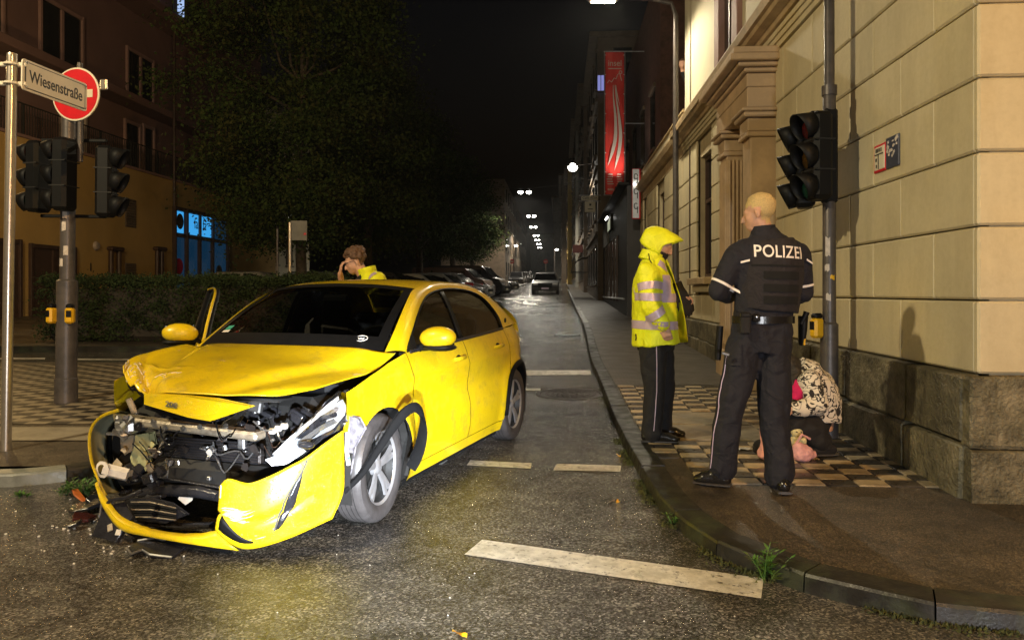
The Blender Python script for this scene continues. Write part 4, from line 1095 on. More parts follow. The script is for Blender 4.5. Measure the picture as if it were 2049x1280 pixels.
for px, z, rr, mt in ((356, 2.5, 0.36, 'magenta'), (437, 2.4, 0.3, 'ink')):
    MB().lathe([(0, 0.02), (rr, 0.02), (rr, 0)], 24, basis((lx(px), 0.03, z), (1, 0, 0), (0, 0, 1), (0, 1, 0))).build('window_sticker', MT[mt], LB)
# bright rendered wall beyond, seen through gaps of the tree
wb = thing('white_house', 'pale lamp lit house wall showing through the leaves on the left', 'building', V((-15.2, 46, 0)), WANG+math.pi)
MB().box((-4, -4, 6.5), (8, 8, 13)).build('wall', MT['plaster_smooth'], wb)
MB().box((-4, -3.8, 13.1), (8.4, 8.4, 0.3)).build('eaves', MT['stucco_grey'], wb)
for k in range(3):
    for f in range(3):
        w = MB().box((-1.4-k*2.5, 0.02, 4+f*3.0), (1.1, 0.06, 1.6)).build('window', MT['win_dark'], wb); MB().box((-1.4-k*2.5, 0.06, 3.1+f*3), (1.3, 0.15, 0.1)).build('sill', MT['stucco_grey'], wb if False else w)
for k, (y, px, h) in enumerate(((95, 1012, 13), (125, 1030, 13), (165, 1044, 13))):
    t = thing('town_house', ['dim house front behind the last tree on the left', 'dim house front past the far no entry sign on the left', 'far dim house front at the top of the street on the left'][k], 'building', P(px, 585, y), WANG+math.pi)
    t.location.z = gz(y)
    MB().box((-10, -4, h/2), (24, 8, h)).build('wall', MT['stone_brown'], t)
    for f in range(4):
        for j in range(6):
            w = MB().box((-10+(j-2.5)*3.6, 0.02, 1.9+f*3.1), (1.1, 0.06, 1.7)).build('window', MT['win_dark'], t); MB().box((-10+(j-2.5)*3.6, 0.06, 0.95+f*3.1), (1.3, 0.15, 0.1)).build('sill', MT['stucco_grey'], w)

# ------------------------------------------------------------------ trees and hedge
def leaf_cloud(name, centres, per, spread, size, mat, parent, droop=0.0, seed=1, flat=None):
    rg = np.random.default_rng(seed)
    n = len(centres)*per
    c = np.repeat(np.array(centres, float), per, 0) + rg.normal(0, 1, (n, 3))*np.array(spread)
    if droop: c[:, 2] -= np.abs(rg.normal(0, droop, n))
    a = rg.normal(0, 1, (n, 3)); a /= np.linalg.norm(a, axis=1)[:, None]
    b = rg.normal(0, 1, (n, 3)); b -= (b*a).sum(1)[:, None]*a; b /= np.linalg.norm(b, axis=1)[:, None]
    sz = size*rg.uniform(0.6, 1.3, n)[:, None]
    q = np.stack([c - a*sz*0.5, c + b*sz*0.32 + 0.0*a, c + a*sz*0.5, c - b*sz*0.32], 1).reshape(-1, 3)
    me = bpy.data.meshes.new(name)
    me.vertices.add(4*n); me.vertices.foreach_set('co', q.ravel())
    me.loops.add(4*n); me.loops.foreach_set('vertex_index', np.arange(4*n, dtype=np.int32))
    me.polygons.add(n); me.polygons.foreach_set('loop_start', np.arange(0, 4*n, 4, dtype=np.int32)); me.polygons.foreach_set('loop_total', np.full(n, 4, dtype=np.int32))
    me.materials.append(mat); me.update(); me.validate()
    o = bpy.data.objects.new(name, me); COL.objects.link(o); o.parent = parent
    return o
def tree(base, h, rx, z0, label, seed, clumps=110, per=150, size=0.16, low=0.0):
    t = thing('street_tree', label, 'tree', base, 0, 'trees along the left side of the street')
    rg = random.Random(seed); cs = []
    tr = MB().tube([(0, 0, -0.1), (0.05, 0, 1.2), (0.0, 0.05, z0+0.6), (0.1, 0, h*0.55), (0.05, 0.1, h*0.85)], [0.24, 0.19, 0.16, 0.10, 0.03], 10).build('trunk', MT['bark'], t, 60)
    for k in range(clumps):
        for _ in range(60):
            zz = rg.random(); w = rg.uniform(0, 6.283); rr = math.sqrt(rg.random())
            prof = (math.sin(min(1, (zz+0.10)*1.02)*math.pi*0.93))**0.62
            if rr > 0.35 or rg.random() < 0.3: break
        r2 = rx*prof*rr*rg.uniform(0.85, 1.12)
        cs.append((r2*math.cos(w), r2*math.sin(w), z0+(h-z0)*zz))
    for k in range(14):
        c = V(cs[rg.randrange(len(cs))]); z = min(max(z0, c.z-0.8), h*0.6)
        MB().tube([(0, 0, z-0.4), (c.x*0.4, c.y*0.4, z+0.1), tuple(c)], [0.07, 0.045, 0.012], 6).build('branch', MT['bark'], tr, 60)
    cr = leaf_cloud('crown', cs, per, (0.50, 0.50, 0.15), size, MT['leaf'], t, 0.35, seed)
    return t
tb = lambda px, y: (P(px, 585, y).x, y, gz(y)+0.1)
tree(tb(600, 25), 13.6, 3.8, 2.6, 'big broad leafy tree between the apartment house and the parked cars', 3, 170, 420, 0.125)
tree(tb(735, 31), 10.5, 3.1, 2.7, 'second leafy tree from the left standing behind the wrecked car', 5, 105, 360, 0.13)
tree(tb(838, 39), 9.5, 3.0, 2.8, 'third leafy tree above the white parked cars', 8, 90, 300, 0.14)
tree(tb(905, 50), 9.0, 3.2, 2.8, 'fourth leafy tree above the black van', 9, 85, 260, 0.15)
tree(tb(944, 64), 8.2, 2.5, 2.8, 'farthest leafy tree beside the far no entry sign', 12, 90, 170, 0.17)
hd = thing('hedge', 'low dark clipped hedge behind the slip road on the left', 'hedge', (0, 0, 0))
hx0, hx1, hy0, hy1, hh = -9.4, -3.4, 14.7, 15.9, 1.22
MB().box(((hx0+hx1)/2, (hy0+hy1)/2, gz(15.2)+0.1+hh/2-0.08), (hx1-hx0-0.25, hy1-hy0-0.25, hh-0.16), b=0.1).build('core', MT['hedge_core'], hd)  # plain dark box filling the hedge behind its leaves
cs = []
for k in range(900):
    x = random.uniform(hx0, hx1); f = random.random()
    nz_ = 0.10*noise.noise((x*0.9, 3, 1))+0.05*noise.noise((x*3, 1, 2))
    if f < 0.55: cs.append((x, hy0+random.uniform(0, .12), gz(15.2)+0.1+random.uniform(0.05, hh)+nz_))
    else: cs.append((x, random.uniform(hy0, hy1), gz(15.2)+0.1+hh+nz_+random.uniform(-.05, .04)))
leaf_cloud('foliage', cs, 30, (0.09, 0.06, 0.06), 0.055, MT['hedge'], hd, 0, 21)

# ------------------------------------------------------------------ sign post and traffic signals on the island
sp0 = G(12, 897, KERB)
sgn = thing('street_name_post', 'shiny steel post with a white street name sign at the left edge', 'sign post', sp0)
sgn.rotation_euler = (0, R(0.9), 0)
MB().tube([(0, 0, -0.05), (0, 0, 3.09)], 0.038, 14).build('post', MT['galv'], sgn, 60)
MB().lathe([(0.038, 3.09), (0.036, 3.105), (0.0, 3.11)], 14).build('cap', MT['galv'], sgn, 40)
for z in (3.02, 2.87):
    MB().tube([(0.05*math.cos(w), 0.05*math.sin(w), z) for w in np.linspace(0, 6.28, 14)], 0.012, 6).build('clamp', MT['sign_white'], sgn)
    MB().box((-0.07, -0.005, z), (0.06, 0.02, 0.035), b=0.008).build('clamp', MT['sign_white'], sgn); MB().box((0.08, 0.0, z), (0.07, 0.02, 0.035), b=0.008).build('clamp', MT['sign_white'], sgn)
a0 = V((0.09, -0.02, 0)); dirv = V((0.085, 0.71, 0)).normalized(); L = 0.74; hz = 0.245
pn = V((dirv.y, -dirv.x, 0))                                     # faces right/front
Mx = basis(a0 + dirv*L/2 + V((0, 0, 2.945)), dirv, (0, 0, 1), pn)
def rrect(w, h, r, n=5):
    return [(sx*(w/2-r)+r*math.cos(a), sy*(h/2-r)+r*math.sin(a)) for sx, sy, a0_ in ((1, 1, 0), (-1, 1, 90), (-1, -1, 180), (1, -1, 270)) for a in [R(a0_+90*k/n) for k in range(n+1)]]
MB().prism(rrect(L, hz, 0.03), 0.012, Mx @ Matrix.Translation((0, 0, -0.006))).build('frame', MT['sign_white'], sgn)
MB().prism(rrect(L*0.93, hz*0.86, 0.02), 0.004, Mx @ Matrix.Translation((0, 0, 0.005))).build('border', MT['ink'], sgn)
MB().prism(rrect(L*0.905, hz*0.80, 0.02), 0.004, Mx @ Matrix.Translation((0, 0, 0.007))).build('face', MT['sign_white'], sgn)
text('lettering', 'Wiesenstraße', 0.135, MT['ink'], sgn, Mx @ Matrix.Translation((0.0, -0.005, 0.012)), 0.001, xs=0.80, bold=0.012)
for sx in (-1, 1):
    for sy in (-1, 1):
        MB().lathe([(0, 0.02), (0.009, 0.018), (0.01, 0.0)], 8, Mx @ Matrix.Translation((sx*L*0.455, sy*hz*0.39, 0.004))).build('bolt', MT['steel'], sgn)

def signal_head(parent, c, yaw, n=3, s=0.30, name='signal_head', lit=None):
    """c: centre, yaw: direction the lenses look (radians from +x)."""
    h = thing(name, None, None); COL.objects.unlink(h); bpy.data.objects.remove(h)
    M0 = Matrix.Translation(V(c)) @ Matrix.Rotation(yaw, 4, 'Z')
    b = MB().box((0, 0, 0), (0.17, s*0.88, n*s-0.02), b=0.035).build(name, MT['black'], parent); b.matrix_local = M0
    for k in range(n):
        z = (n-1)*s/2-k*s
        MB().lathe([(0.0, 0.022), (0.06, 0.018), (0.105, 0.0)], 20, basis((0.085, 0, z), (0, 1, 0), (0, 0, 1), (1, 0, 0))).build('lens', MT['lens_red' if k == 0 else 'lens_amber' if k == 1 else 'lens_green'], b, 40)
        g = np.zeros((19, 2, 3))
        for i in range(19):
            w = R(-58+296*i/18); 
            g[i, 0] = (0.07, 0.118*math.cos(w), z+0.118*math.sin(w)); L_ = 0.05+0.11*(0.5+0.5*math.sin(w))
            g[i, 1] = (0.07+L_, 0.112*math.cos(w), z+0.112*math.sin(w)-0.02)
        o = MB().grid(g).build('visor', MT['black'], b, 60, solid=0.006)
        MB().box((0.0, 0, z-s/2+0.005), (0.176, s*0.9, 0.012)).build('seam', MT['black_matt'], b) if k < n-1 else None
    return b
MT['lens_red'] = M_('unlit red lens', (0.05, 0.006, 0.006), 0.2, vary=0.3, scale=60)
MT['lens_amber'] = M_('unlit amber lens', (0.05, 0.025, 0.004), 0.2, vary=0.3, scale=60)
MT['lens_green'] = M_('unlit green lens', (0.005, 0.03, 0.02), 0.2, vary=0.3, scale=60)
MT['sticker'] = M_('torn paper sticker', (0.55, 0.48, 0.42), 0.7, vary=0.3, scale=30)
def button_box(parent, M):
    b = MB().box((0, 0, 0), (0.085, 0.10, 0.17), b=0.02).build('push_button', MT['btn_yellow'], parent); b.matrix_local = M
    MB().box((0, -0.0, 0.10), (0.07, 0.085, 0.05), b=0.015).build('hood', MT['black'], b)
    MB().box((0, -0.052, 0.02), (0.05, 0.008, 0.07), b=0.003).build('plate', MT['black'], b)
    return b
tp = G(132, 803, KERB)
TL = thing('traffic_light', 'traffic light post with three dark signal heads on the left island', 'traffic light', tp)
TL.rotation_euler = (0, R(0.6), 0)
MB().tube([(0, 0, -0.05), (0, 0, 0.25), (0, 0, 0.26), (0, 0, 1.30), (0, 0, 1.32), (0, 0, 3.30)], [0.115, 0.115, 0.105, 0.105, 0.075, 0.072], 16).build('post', MT['pole_grey'], TL, 30)
MB().ball((0, 0, 3.3), (0.075, 0.075, 0.06)).build('cap', MT['pole_grey'], TL, 60)
ZH = CAMH+(HORY-358)*tp.y/F - tp.z
px2 = lambda px: (px-132)*tp.y/F
signal_head(TL, (px2(70), 0.02, ZH+0.02), math.pi-0.25, s=.262)
signal_head(TL, (px2(143), -0.17, ZH+0.02), math.pi-0.1, s=.262)
signal_head(TL, (px2(203), 0.05, ZH-0.02), 0.15, s=.262)
for z in (ZH-0.40, ZH+0.42):
    MB().box(((px2(75)+px2(205))/2, 0.03, z), (px2(205)-px2(75), 0.04, 0.035), b=0.006).build('bracket', MT['black'], TL)
for px, a in ((110, -0.02), (150, -0.02)): button_box(TL, Matrix.Translation((px2(px)*0.9, -0.09, 0.93)) @ Matrix.Rotation(-0.35 if px < 132 else 0.25, 4, 'Z'))
for k in range(8):
    z = 1.45+k*0.13; w = -math.pi/2+random.uniform(-.7, .7)
    g = np.zeros((4, 2, 3))
    for i in range(4):
        for j in range(2): a = w-0.3+0.6*i/3; g[i, j] = (0.078*math.cos(a), 0.078*math.sin(a), z+0.09*j+random.uniform(-.01, .01))
    if k not in (2, 5): MB().grid(g).build('sticker', MT['sticker'], TL)
ne = thing('no_entry_sign', 'round red no entry sign with white bar above the left signals', 'sign', P(152, 189, tp.y-0.1))
ne.rotation_euler = (0, 0, -0.18); ne.scale = (0.95, 0.95, 0.95)
D = basis((0, 0, 0), (1, 0, 0), (0, 0, 1), (0, -1, 0))
MB().lathe([(0.0, 0.006), (0.285, 0.006), (0.298, 0.004), (0.30, 0.0), (0.298, -0.012), (0.0, -0.012)], 48, D).build('disc', MT['sign_white'], ne, 40)
MB().lathe([(0.0, 0.0085), (0.280, 0.0085), (0.280, 0.003)], 48, D).build('red_face', MT['sign_red'], ne, 40)
MB().box((0, -0.0105, 0.0), (0.44, 0.004, 0.088)).build('bar', MT['sign_white'], ne)
MB().tube([(0.02, 0.04, -0.75), (0.02, 0.04, 0.36)], 0.03, 10).build('tube', MT['pole_grey'], ne, 60)
MB().box((0.33, 0.03, 0.1), (0.08, 0.04, 0.12), b=0.01).build('bracket', MT['galv'], ne)

# traffic light at the building corner
rp = V((2.68, 6.29, gz(6.29)+KERB))
TR = thing('traffic_light', 'traffic light on a grey post beside the cream wall, with amber glints on its hoods', 'traffic light', rp)
MB().tube([(0, 0, -0.05), (0, 0, 0.95), (0, 0, 0.97), (0, 0, 2.9), (0, 0, 2.92), (0, 0, 5.2)], [0.072, 0.072, 0.054, 0.052, 0.042, 0.040], 16).build('post', MT['pole_grey'], TR, 30)
MB().cyl((0, 0, 2.88), (0, 0, 2.96), 0.062, n=14).build('collar', MT['pole_grey'], TR, 40)
zc = CAMH+(HORY-313)*6.29/F-rp.z
signal_head(TR, (-0.115, -0.05, zc-0.01), math.pi+0.15, s=0.25)
signal_head(TR, (-0.13, 0.20, zc-0.05), math.pi-0.35, s=0.25)
for z in (zc-0.36, zc+0.36): MB().box((-0.08, 0.0, z), (0.16, 0.05, 0.04), b=0.006).build('bracket', MT['black'], TR)
MB().box((0.0, -0.0, zc), (0.115, 0.11, 0.80), b=0.02).build('back_shield', MT['black'], TR)
button_box(TR, Matrix.Translation((-0.11, -0.01, 0.92)) @ Matrix.Rotation(-1.2, 4, 'Z'))
for z, w, hgt, mt in ((1.52, -2.2, 0.16, 'sticker'), (1.40, -2.3, 0.05, 'sticker'), (1.33, -1.5, 0.04, 'btn_yellow'), (1.15, -2.1, 0.06, 'sticker')):
    g = np.zeros((4, 2, 3))
    for i in range(4):
        for j in range(2): a = w-0.35+0.7*i/3; g[i, j] = (0.0555*math.cos(a), 0.0555*math.sin(a), z+hgt*j+random.uniform(-.012, .012))
    MB().grid(g).build('sticker', MT[mt], TR)
# signs behind the hedge
b0 = V((P(580, 585, 19).x, 19, gz(19)+0.1))
t = thing('parking_sign', 'back of a square grey sign on a pale post behind the hedge', 'sign', b0)
MB().tube([(0, 0, 0), (0, 0, CAMH+(HORY-445)*19/F-b0.z)], 0.04, 10).build('post', MT['galv'], t, 60)
MB().box((0.22, 0.03, CAMH+(HORY-461)*19/F-b0.z), (0.42, 0.012, 0.50), b=0.004).build('plate', MT['stucco_grey'], t)
MB().box((0.38, 0.02, CAMH+(HORY-468)*19/F-b0.z), (0.06, 0.01, 0.05)).build('sticker', MT['sign_red'], t)
b0 = V((P(555, 585, 19.6).x, 19.6, gz(19.6)+0.1))
t = thing('sign_post', 'thin dark post left of the square grey sign', 'post', b0)
MB().tube([(0, 0, 0), (0, 0, 2.55)], 0.03, 8).build('post', MT['pole_grey'], t, 60); MB().ball((0, 0, 2.55), 0.045).build('cap', MT['black'], t, 60)

# ------------------------------------------------------------------ lamps up the street
bulb = glow('hanging lamp light', (1.0, 0.96, 0.84), 40)
def hanging(px, py, y, k, light=0):
    c = P(px, py, y); t = thing('hanging_street_lamp', f'{k} of the paired lamps hung on wires over the street, counted from the nearest', 'street lamp', c, 0, 'paired lamps hung over the street')
    for sx in (-1, 1):
        h = MB().box((sx*0.33, 0, 0.08), (0.5, 0.28, 0.12), b=0.04).build('lamp_head', MT['pole_grey'], t)
        MB().ball((sx*0.33, 0, -0.01), (0.21, 0.16, 0.16)).build('lamp_glass', bulb, h, 60)
    MB().tube([(-7, 0, 0.9), (-0.4, 0, 0.25), (0.4, 0, 0.25), (5, 0, 0.9)], 0.012, 4).build('wire', MT['black_matt'], t)
    if light: add_light('lamp_light', 'SPOT', c+V((0, 0, -0.15)), light, NEUTRAL, 0.3, c-V((0, 0, 5)), 160, 0.4)
for k, (px, py, y, e) in enumerate(((1050, 384, 61, 4200), (1063, 432, 87, 4000), (1067, 454, 108, 3500), (1073, 471, 134, 3000), (1075, 480, 153, 0), (1078, 488, 175, 0), (1080, 495, 200, 0))):
    hanging(px, py, y, ['first', 'second', 'third', 'fourth', 'fifth', 'sixth', 'seventh'][k], e)
c = P(1146, 335, 42)
t = thing('wall_lamp', 'bright single lamp on an arm from the house fronts on the right', 'street lamp', c)
h = MB().box((0, 0, 0.1), (0.55, 0.28, 0.12), b=0.04).build('lamp_head', MT['pole_grey'], t)
MB().ball((0, 0, 0.0), (0.27, 0.2, 0.22)).build('lamp_glass', bulb, h, 60)
MB().tube([(0.25, 0, 0.12), (0.9, 0, 0.2), (1.9, 0, 0.2)], 0.03, 8).build('arm', MT['pole_grey'], t)
add_light('lamp_light', 'SPOT', c+V((0, 0, -0.15)), 1500, NEUTRAL, 0.25, c-V((0, 0, 5)), 165, 0.4)
for px, py, y, lab, e in ((1032, 490, 105, 'small far lamp post beside the far no entry sign on the left', 260), (1110, 498, 112, 'small far lamp post on the right behind the parked dark car', 0)):
    b = P(px-4 if px < 1050 else px+0, 585, y); hgt = CAMH+(HORY-py)*y/F - gz(y)
    t = thing('street_lamp', lab, 'street lamp', (b.x, y, gz(y)))
    MB().tube([(0, 0, 0), (0, 0, hgt)], 0.09, 8).build('post', MT['pole_grey'], t)
    h = MB().box((0.25, 0, hgt), (0.6, 0.3, 0.14), b=0.04).build('lamp_head', MT['pole_grey'], t); MB().ball((0.3, 0, hgt-0.08), (0.26, 0.16, 0.14)).build('lamp_glass', bulb, h, 60)
    if e: add_light('lamp_light', 'SPOT', (b.x+0.3, y, gz(y)+hgt-0.3), e, WARM, 0.2, (b.x+.3, y, 0), 160, 0.4)
for px, lab in ((1024, 'tiny far red no entry sign on the left of the street'), (1092, 'tiny far red no entry sign above the dark parked car')):
    b = P(px, 585, 104); b.z = gz(104); zc_ = CAMH+(HORY-523)*104/F-b.z
    t = thing('no_entry_sign', lab, 'sign', b)
    MB().tube([(0, 0, 0), (0, 0, zc_+0.3)], 0.05, 8).build('post', MT['galv'], t)
    MB().lathe([(0.0, 0.02), (0.33, 0.02), (0.33, 0.0)], 24, basis((0, -0.06, zc_), (1, 0, 0), (0, 0, 1), (0, -1, 0))).build('disc', MT['sign_red'], t, 40)
    MB().box((0, -0.09, zc_), (0.46, 0.01, 0.1)).build('bar', MT['sign_white'], t)
# ------------------------------------------------------------------ parked cars up the street
def parked_car(label, pos, heading, col, L=4.3, W=1.76, Hh=1.46, van=False, stripe=None, plate=False, detail=True):
    """heading: direction of the car's nose (radians from +x)."""
    t = thing('parked_van' if van else 'parked_car', label, 'van' if van else 'car', pos, heading, 'vehicles parked up the street')
    t.rotation_euler = (0, -math.asin(0.027)*math.sin(heading), heading)
    pm = car_paint('paint '+label[:18], col, drops=0)
    x0, x1 = -L*0.5, L*0.5; w = W/2
    if van: prof = [(x0, .28), (x1, .28), (x1+.02, .6), (x1-.25, 1.0), (x1-.75, 1.12), (x1-1.35, Hh-.06), (x1-1.7, Hh), (x0+.1, Hh), (x0, Hh-.15)]; belt = 1.05
    else: prof = [(x0, .28), (x1, .25), (x1+.02, .55), (x1-.12, .74), (x1-1.05, .93), (x0+.45, .98), (x0+.06, .95), (x0-.02, .6)]; belt = .95
    n = len(prof); vs = []; fs = []
    for k, (yy, s_) in enumerate(((-w+.06, .97), (-w, 1), (w, 1), (w-.06, .97))):
        for x, z in prof: vs.append((x*s_, yy, z if k in (1, 2) else z*0.995+.01))
    for k in range(3):
        for i in range(n): j = (i+1) % n; fs.append((k*n+i, k*n+j, (k+1)*n+j, (k+1)*n+i))
    fs += [tuple(range(n))[::-1], tuple(range(3*n, 4*n))]
    b = obj('body', vs, fs, pm, t); auto_smooth(b, 40)
    md = b.modifiers.new('bevel', 'BEVEL'); md.width = 0.05; md.segments = 2; md.limit_method = 'ANGLE'; md.angle_limit = R(25)
    if not van:
        c0 = [(x1-1.08, .92), (x1-1.75, Hh-.05), (x1-2.1, Hh), (x0+.95, Hh-.02), (x0+.35, Hh-.28), (x0+.12, .95)]
        m = len(c0); vs = [(x, -w*(.93 if z < 1.1 else .74), z) for x, z in c0]+[(x, w*(.93 if z < 1.1 else .74), z) for x, z in c0]
        o = obj('cabin', vs, [tuple(range(m))[::-1], tuple(range(m, 2*m))]+[(i, (i+1) % m, m+(i+1) % m, m+i) for i in range(m)], pm, t)
        md = o.modifiers.new('bevel', 'BEVEL'); md.width = 0.04; md.segments = 2
        def pane(name, q):
            c = sum((V(p) for p in q), V())/4; nn = (V(q[1])-V(q[0])).cross(V(q[3])-V(q[0])).normalized()
            if nn.dot(c-V((0, 0, .9))) < 0: nn = -nn
            obj(name, [V(p).lerp(c, .08)+nn*.012 for p in q], [(0, 1, 2, 3)], MT['win_dark'], t)
        a, b2, c2, d2, e2, f2 = c0
        for s_ in (-1, 1):
            yb, yt = s_*w*.93, s_*w*.74
            xm = (a[0]+f2[0])/2
            pane('side_window', [(a[0]-.2, yb, .95), (xm+.05, yb, .96), (xm+.05, yt, Hh-.06), (b2[0]+.0, yt, Hh-.09)])
            pane('side_window', [(xm-.05, yb, .96), (f2[0]+.45, yb, .98), (e2[0]+.3, yt, Hh-.14), (xm-.05, yt, Hh-.06)])
        pane('windscreen', [(a[0], -w*.9, .94), (a[0], w*.9, .94), (b2[0], w*.72, Hh-.06), (b2[0], -w*.72, Hh-.06)])
        pane('rear_window', [(f2[0], -w*.85, 1.0), (f2[0], w*.85, 1.0), (e2[0], w*.72, Hh-.26), (e2[0], -w*.72, Hh-.26)])
    else:
        for s_ in (-1, 1): MB().box((x1-1.75, s_*(w+.004), Hh-.42), (.8, .015, .42), b=.005).build('side_window', MT['win_dark'], t)
        obj('windscreen', [(x1-.72, -w*.85, 1.14), (x1-.72, w*.85, 1.14), (x1-1.28, w*.8, Hh-.1), (x1-1.28, -w*.8, Hh-.1)], [(0, 1, 2, 3)], MT['win_dark'], t).location = (.02, 0, .02)
        for s_ in (-1, 1): MB().box((x0-.012, s_*w*.45, Hh-.45), (.02, w*.7, .42), b=.005).build('rear_window', MT['win_dark'], t)
    for xx in (x1-.82, x0+.78):
        for s_ in (-1, 1):
            wh = MB().lathe([(.1, .1), (.2, .1), (.29, .09), (.32, .05), (.32, -.09), (.2, -.1)], 20, basis((xx, s_*(w-.09), .32), (1, 0, 0), (0, 0, 1), (0, s_, 0))).build('wheel', MT['rubber'], t, 40)
            MB().lathe([(0, .075), (.12, .07), (.2, .085)], 14, basis((xx, s_*(w-.09), .32), (1, 0, 0), (0, 0, 1), (0, s_, 0))).build('rim', MT['rim'], wh, 40)
    for s_ in (-1, 1):
        MB().box((x1-.06, s_*w*.72, .68), (.12, .36, .13), b=.03).build('headlight', MT['rim'], t)
        MB().box((x0+.03, s_*w*.78, .84), (.10, .26, .18), b=.03).build('tail_light', MT['lens_red'], t)
        MB().ball((x1-1.3, s_*(w+.08), 1.0), (.06, .1, .07)).build('mirror', pm, t, 60)
    MB().box((x1+.01, 0, .52), (.05, .9, .16), b=.02).build('grille', MT['black'], t)
    MB().box((x1+.035, 0, .40), (.02, .48, .10), b=.004).build('number_plate', MT['retro'] if plate else MT['sign_white'], t)
    if stripe:
        for s_ in (-1, 1): MB().box((x0+L*.45, s_*(w+.003), .78), (L*.78, .012, .22), b=.003).build('stripe', MT[stripe], t)
        MB().box((x0-.022, 0, .76), (.012, W*.8, .2)).build('stripe', MT[stripe], t)
    return t
def pc(px, y): q = P(px, 585, y); return (q.x, y, gz(y))
NOSE_TO_CAM = -math.pi/2 - ALPHA
parked_car('dark parked car with a pale plate facing down the street at the right kerb', pc(1092, 51), NOSE_TO_CAM, (0.012, 0.011, 0.012), 4.4, 1.8, 1.42, plate=True)
parked_car('second dark car parked just behind it on the right', pc(1096, 58), NOSE_TO_CAM, (0.02, 0.02, 0.02), 4.3, 1.76, 1.46)
parked_car('white car with dark windows nearest under the trees', pc(838, 33), -0.25, (0.34, 0.34, 0.33), 4.2, 1.74, 1.40)
parked_car('white car with a red stripe second in the row under the trees', pc(880, 36), -0.25, (0.34, 0.34, 0.33), 4.2, 1.74, 1.42, stripe='sign_red')
parked_car('white and red car third in the row under the trees', pc(905, 39.5), -0.25, (0.34, 0.34, 0.33), 4.2, 1.74, 1.44, stripe='sign_red')
parked_car('beige van behind the white and red cars', pc(908, 44), -0.25, (0.20, 0.14, 0.12), 4.6, 1.85, 1.72, van=True)
parked_car('tall black van beside the beige van', pc(940, 47), -0.25, (0.02, 0.02, 0.024), 4.8, 1.9, 1.85, van=True)
parked_car('dark car at the far end of the row under the trees', pc(972, 53), -0.3, (0.03, 0.035, 0.035), 4.4, 1.8, 1.45)
parked_car('dark car parked behind the hedge with its roof just showing', pc(660, 27), 0.1, (0.02, 0.025, 0.04), 4.4, 1.8, 1.5)
parked_car('grey car behind the hedge close to the lit shop', pc(520, 26), 0.1, (0.08, 0.08, 0.08), 4.4, 1.8, 1.5)
parked_car('black car with raised rear nearest the man in the yellow jacket', pc(775, 30), -0.15, (0.02, 0.02, 0.022), 4.3, 1.8, 1.5)
for k, (px, y) in enumerate(((1034, 88), (1040, 94), (1046, 101), (1051, 108), (1056, 118))):
    parked_car(['nearest', 'second', 'third', 'fourth', 'farthest'][k]+' of the small far dark cars along the left kerb up the hill', pc(px, y), NOSE_TO_CAM, (0.03, 0.03, 0.032), 4.3, 1.76, 1.5)
# ------------------------------------------------------------------ the wrecked yellow hatchback
CB = V((0.328, 0.945, 0)).normalized()                        # from front axle to rear axle
CLv = V((CB.y, -CB.x, 0))                                      # the car's left (to the right in the picture)
CSC = 0.93
A0 = V((-1.555, 4.63, 0)); A1 = A0 + CB*2.54*CSC
zf, zr_ = gz(A0.y), gz(A1.y)
CBs = (CB*2.54*CSC + V((0, 0, zr_-zf))).normalized()
CAR = thing('yellow_car', 'bright yellow hatchback with its front end smashed open and bonnet buckled', 'car')
CM = basis(A0 + V((0, 0, zf)), CBs, -CLv) @ Matrix.Diagonal((CSC, 1, 1, 1))
CAR.matrix_world = CM
CMI = CM.inverted()
EYE = CMI @ V((0, 0, CAMH))
def K(u, l, z): return (u, -l, z)                              # backwards from the front axle, to the car's left, up
def ray(px, py): return (CMI.to_3x3() @ V(((px-CX)/F, 1.0, (HORY-py)/F)))
def QU(px, py, u):                                             # photo pixel on the cross plane u of the car
    d = ray(px, py); t = (u-EYE.x)/d.x; return EYE + d*t
ub = Sp([(-0.98, 0.1), (-0.90, -0.36), (-0.84, -0.52), (-0.74, -0.66), (-0.55, -0.80), (-0.3, -0.875), (0, -0.895), (0.3, -0.875), (0.55, -0.80), (0.74, -0.66), (0.84, -0.52), (0.90, -0.36), (0.98, 0.1)])
def QB(px, py, off=0.0, back=False):                           # photo pixel on the bumper's skin
    d = ray(px, py); best = None; t = 2.5; prev = None
    hit = None
    while t < 7.5:
        p = EYE + d*t; l = -p.y
        f = p.x - (ub(max(-0.98, min(0.98, l)))+off) if abs(l) < 0.98 else -1
        if prev is not None and prev < 0 <= f:
            hit = p
            break
        prev = f; t += 0.004
    return hit if hit is not None else QU(px, py, -0.6)

w_plan = Sp([(-.86, .52), (-.7, .70), (-.5, .80), (-.25, .845), (0, .862), (.5, .866), (1.5, .872), (2.2, .878), (2.5, .885), (2.78, .845), (2.95, .76), (3.06, .62)])
s_sec = Sp([(.12, .93), (.22, .965), (.35, .995), (.5, 1.0), (.64, .985), (.76, .988), (.86, .97), (.93, .94), (1.0, .90), (1.1, .855), (1.2, .805), (1.3, .742), (1.36, .69), (1.42, .62)])
def ys_(u, z):
    y = w_plan(u)*s_sec(z)
    for cu in (0, 2.54):                                       # flared arches
        r = math.hypot(u-cu, z-.315)
        if z < .95: y += 0.022*math.exp(-((r-.37)/.06)**2)
    # scalloped doors: hollow low down, crisp shoulder crease
    if .3 < u < 2.3: y += -0.018*math.exp(-((z-.60)/.10)**2)*min(1, (u-.3)/.3, (2.3-u)/.3) + 0.008*math.exp(-((z-.79)/.035)**2)
    return y
def side_patch(B, T, Lc, Rc, nu=30, nz=22, off=0.0):
    g = coons(crv(B, nu, False), crv(T, nu, False), crv(Lc, nz, False), crv(Rc, nz, False))
    out = np.zeros((nu, nz, 3))
    for i in range(nu):
        for j in range(nz):
            u, z = g[i, j]; out[i, j] = K(u, ys_(u, z)+off, z)
    return out
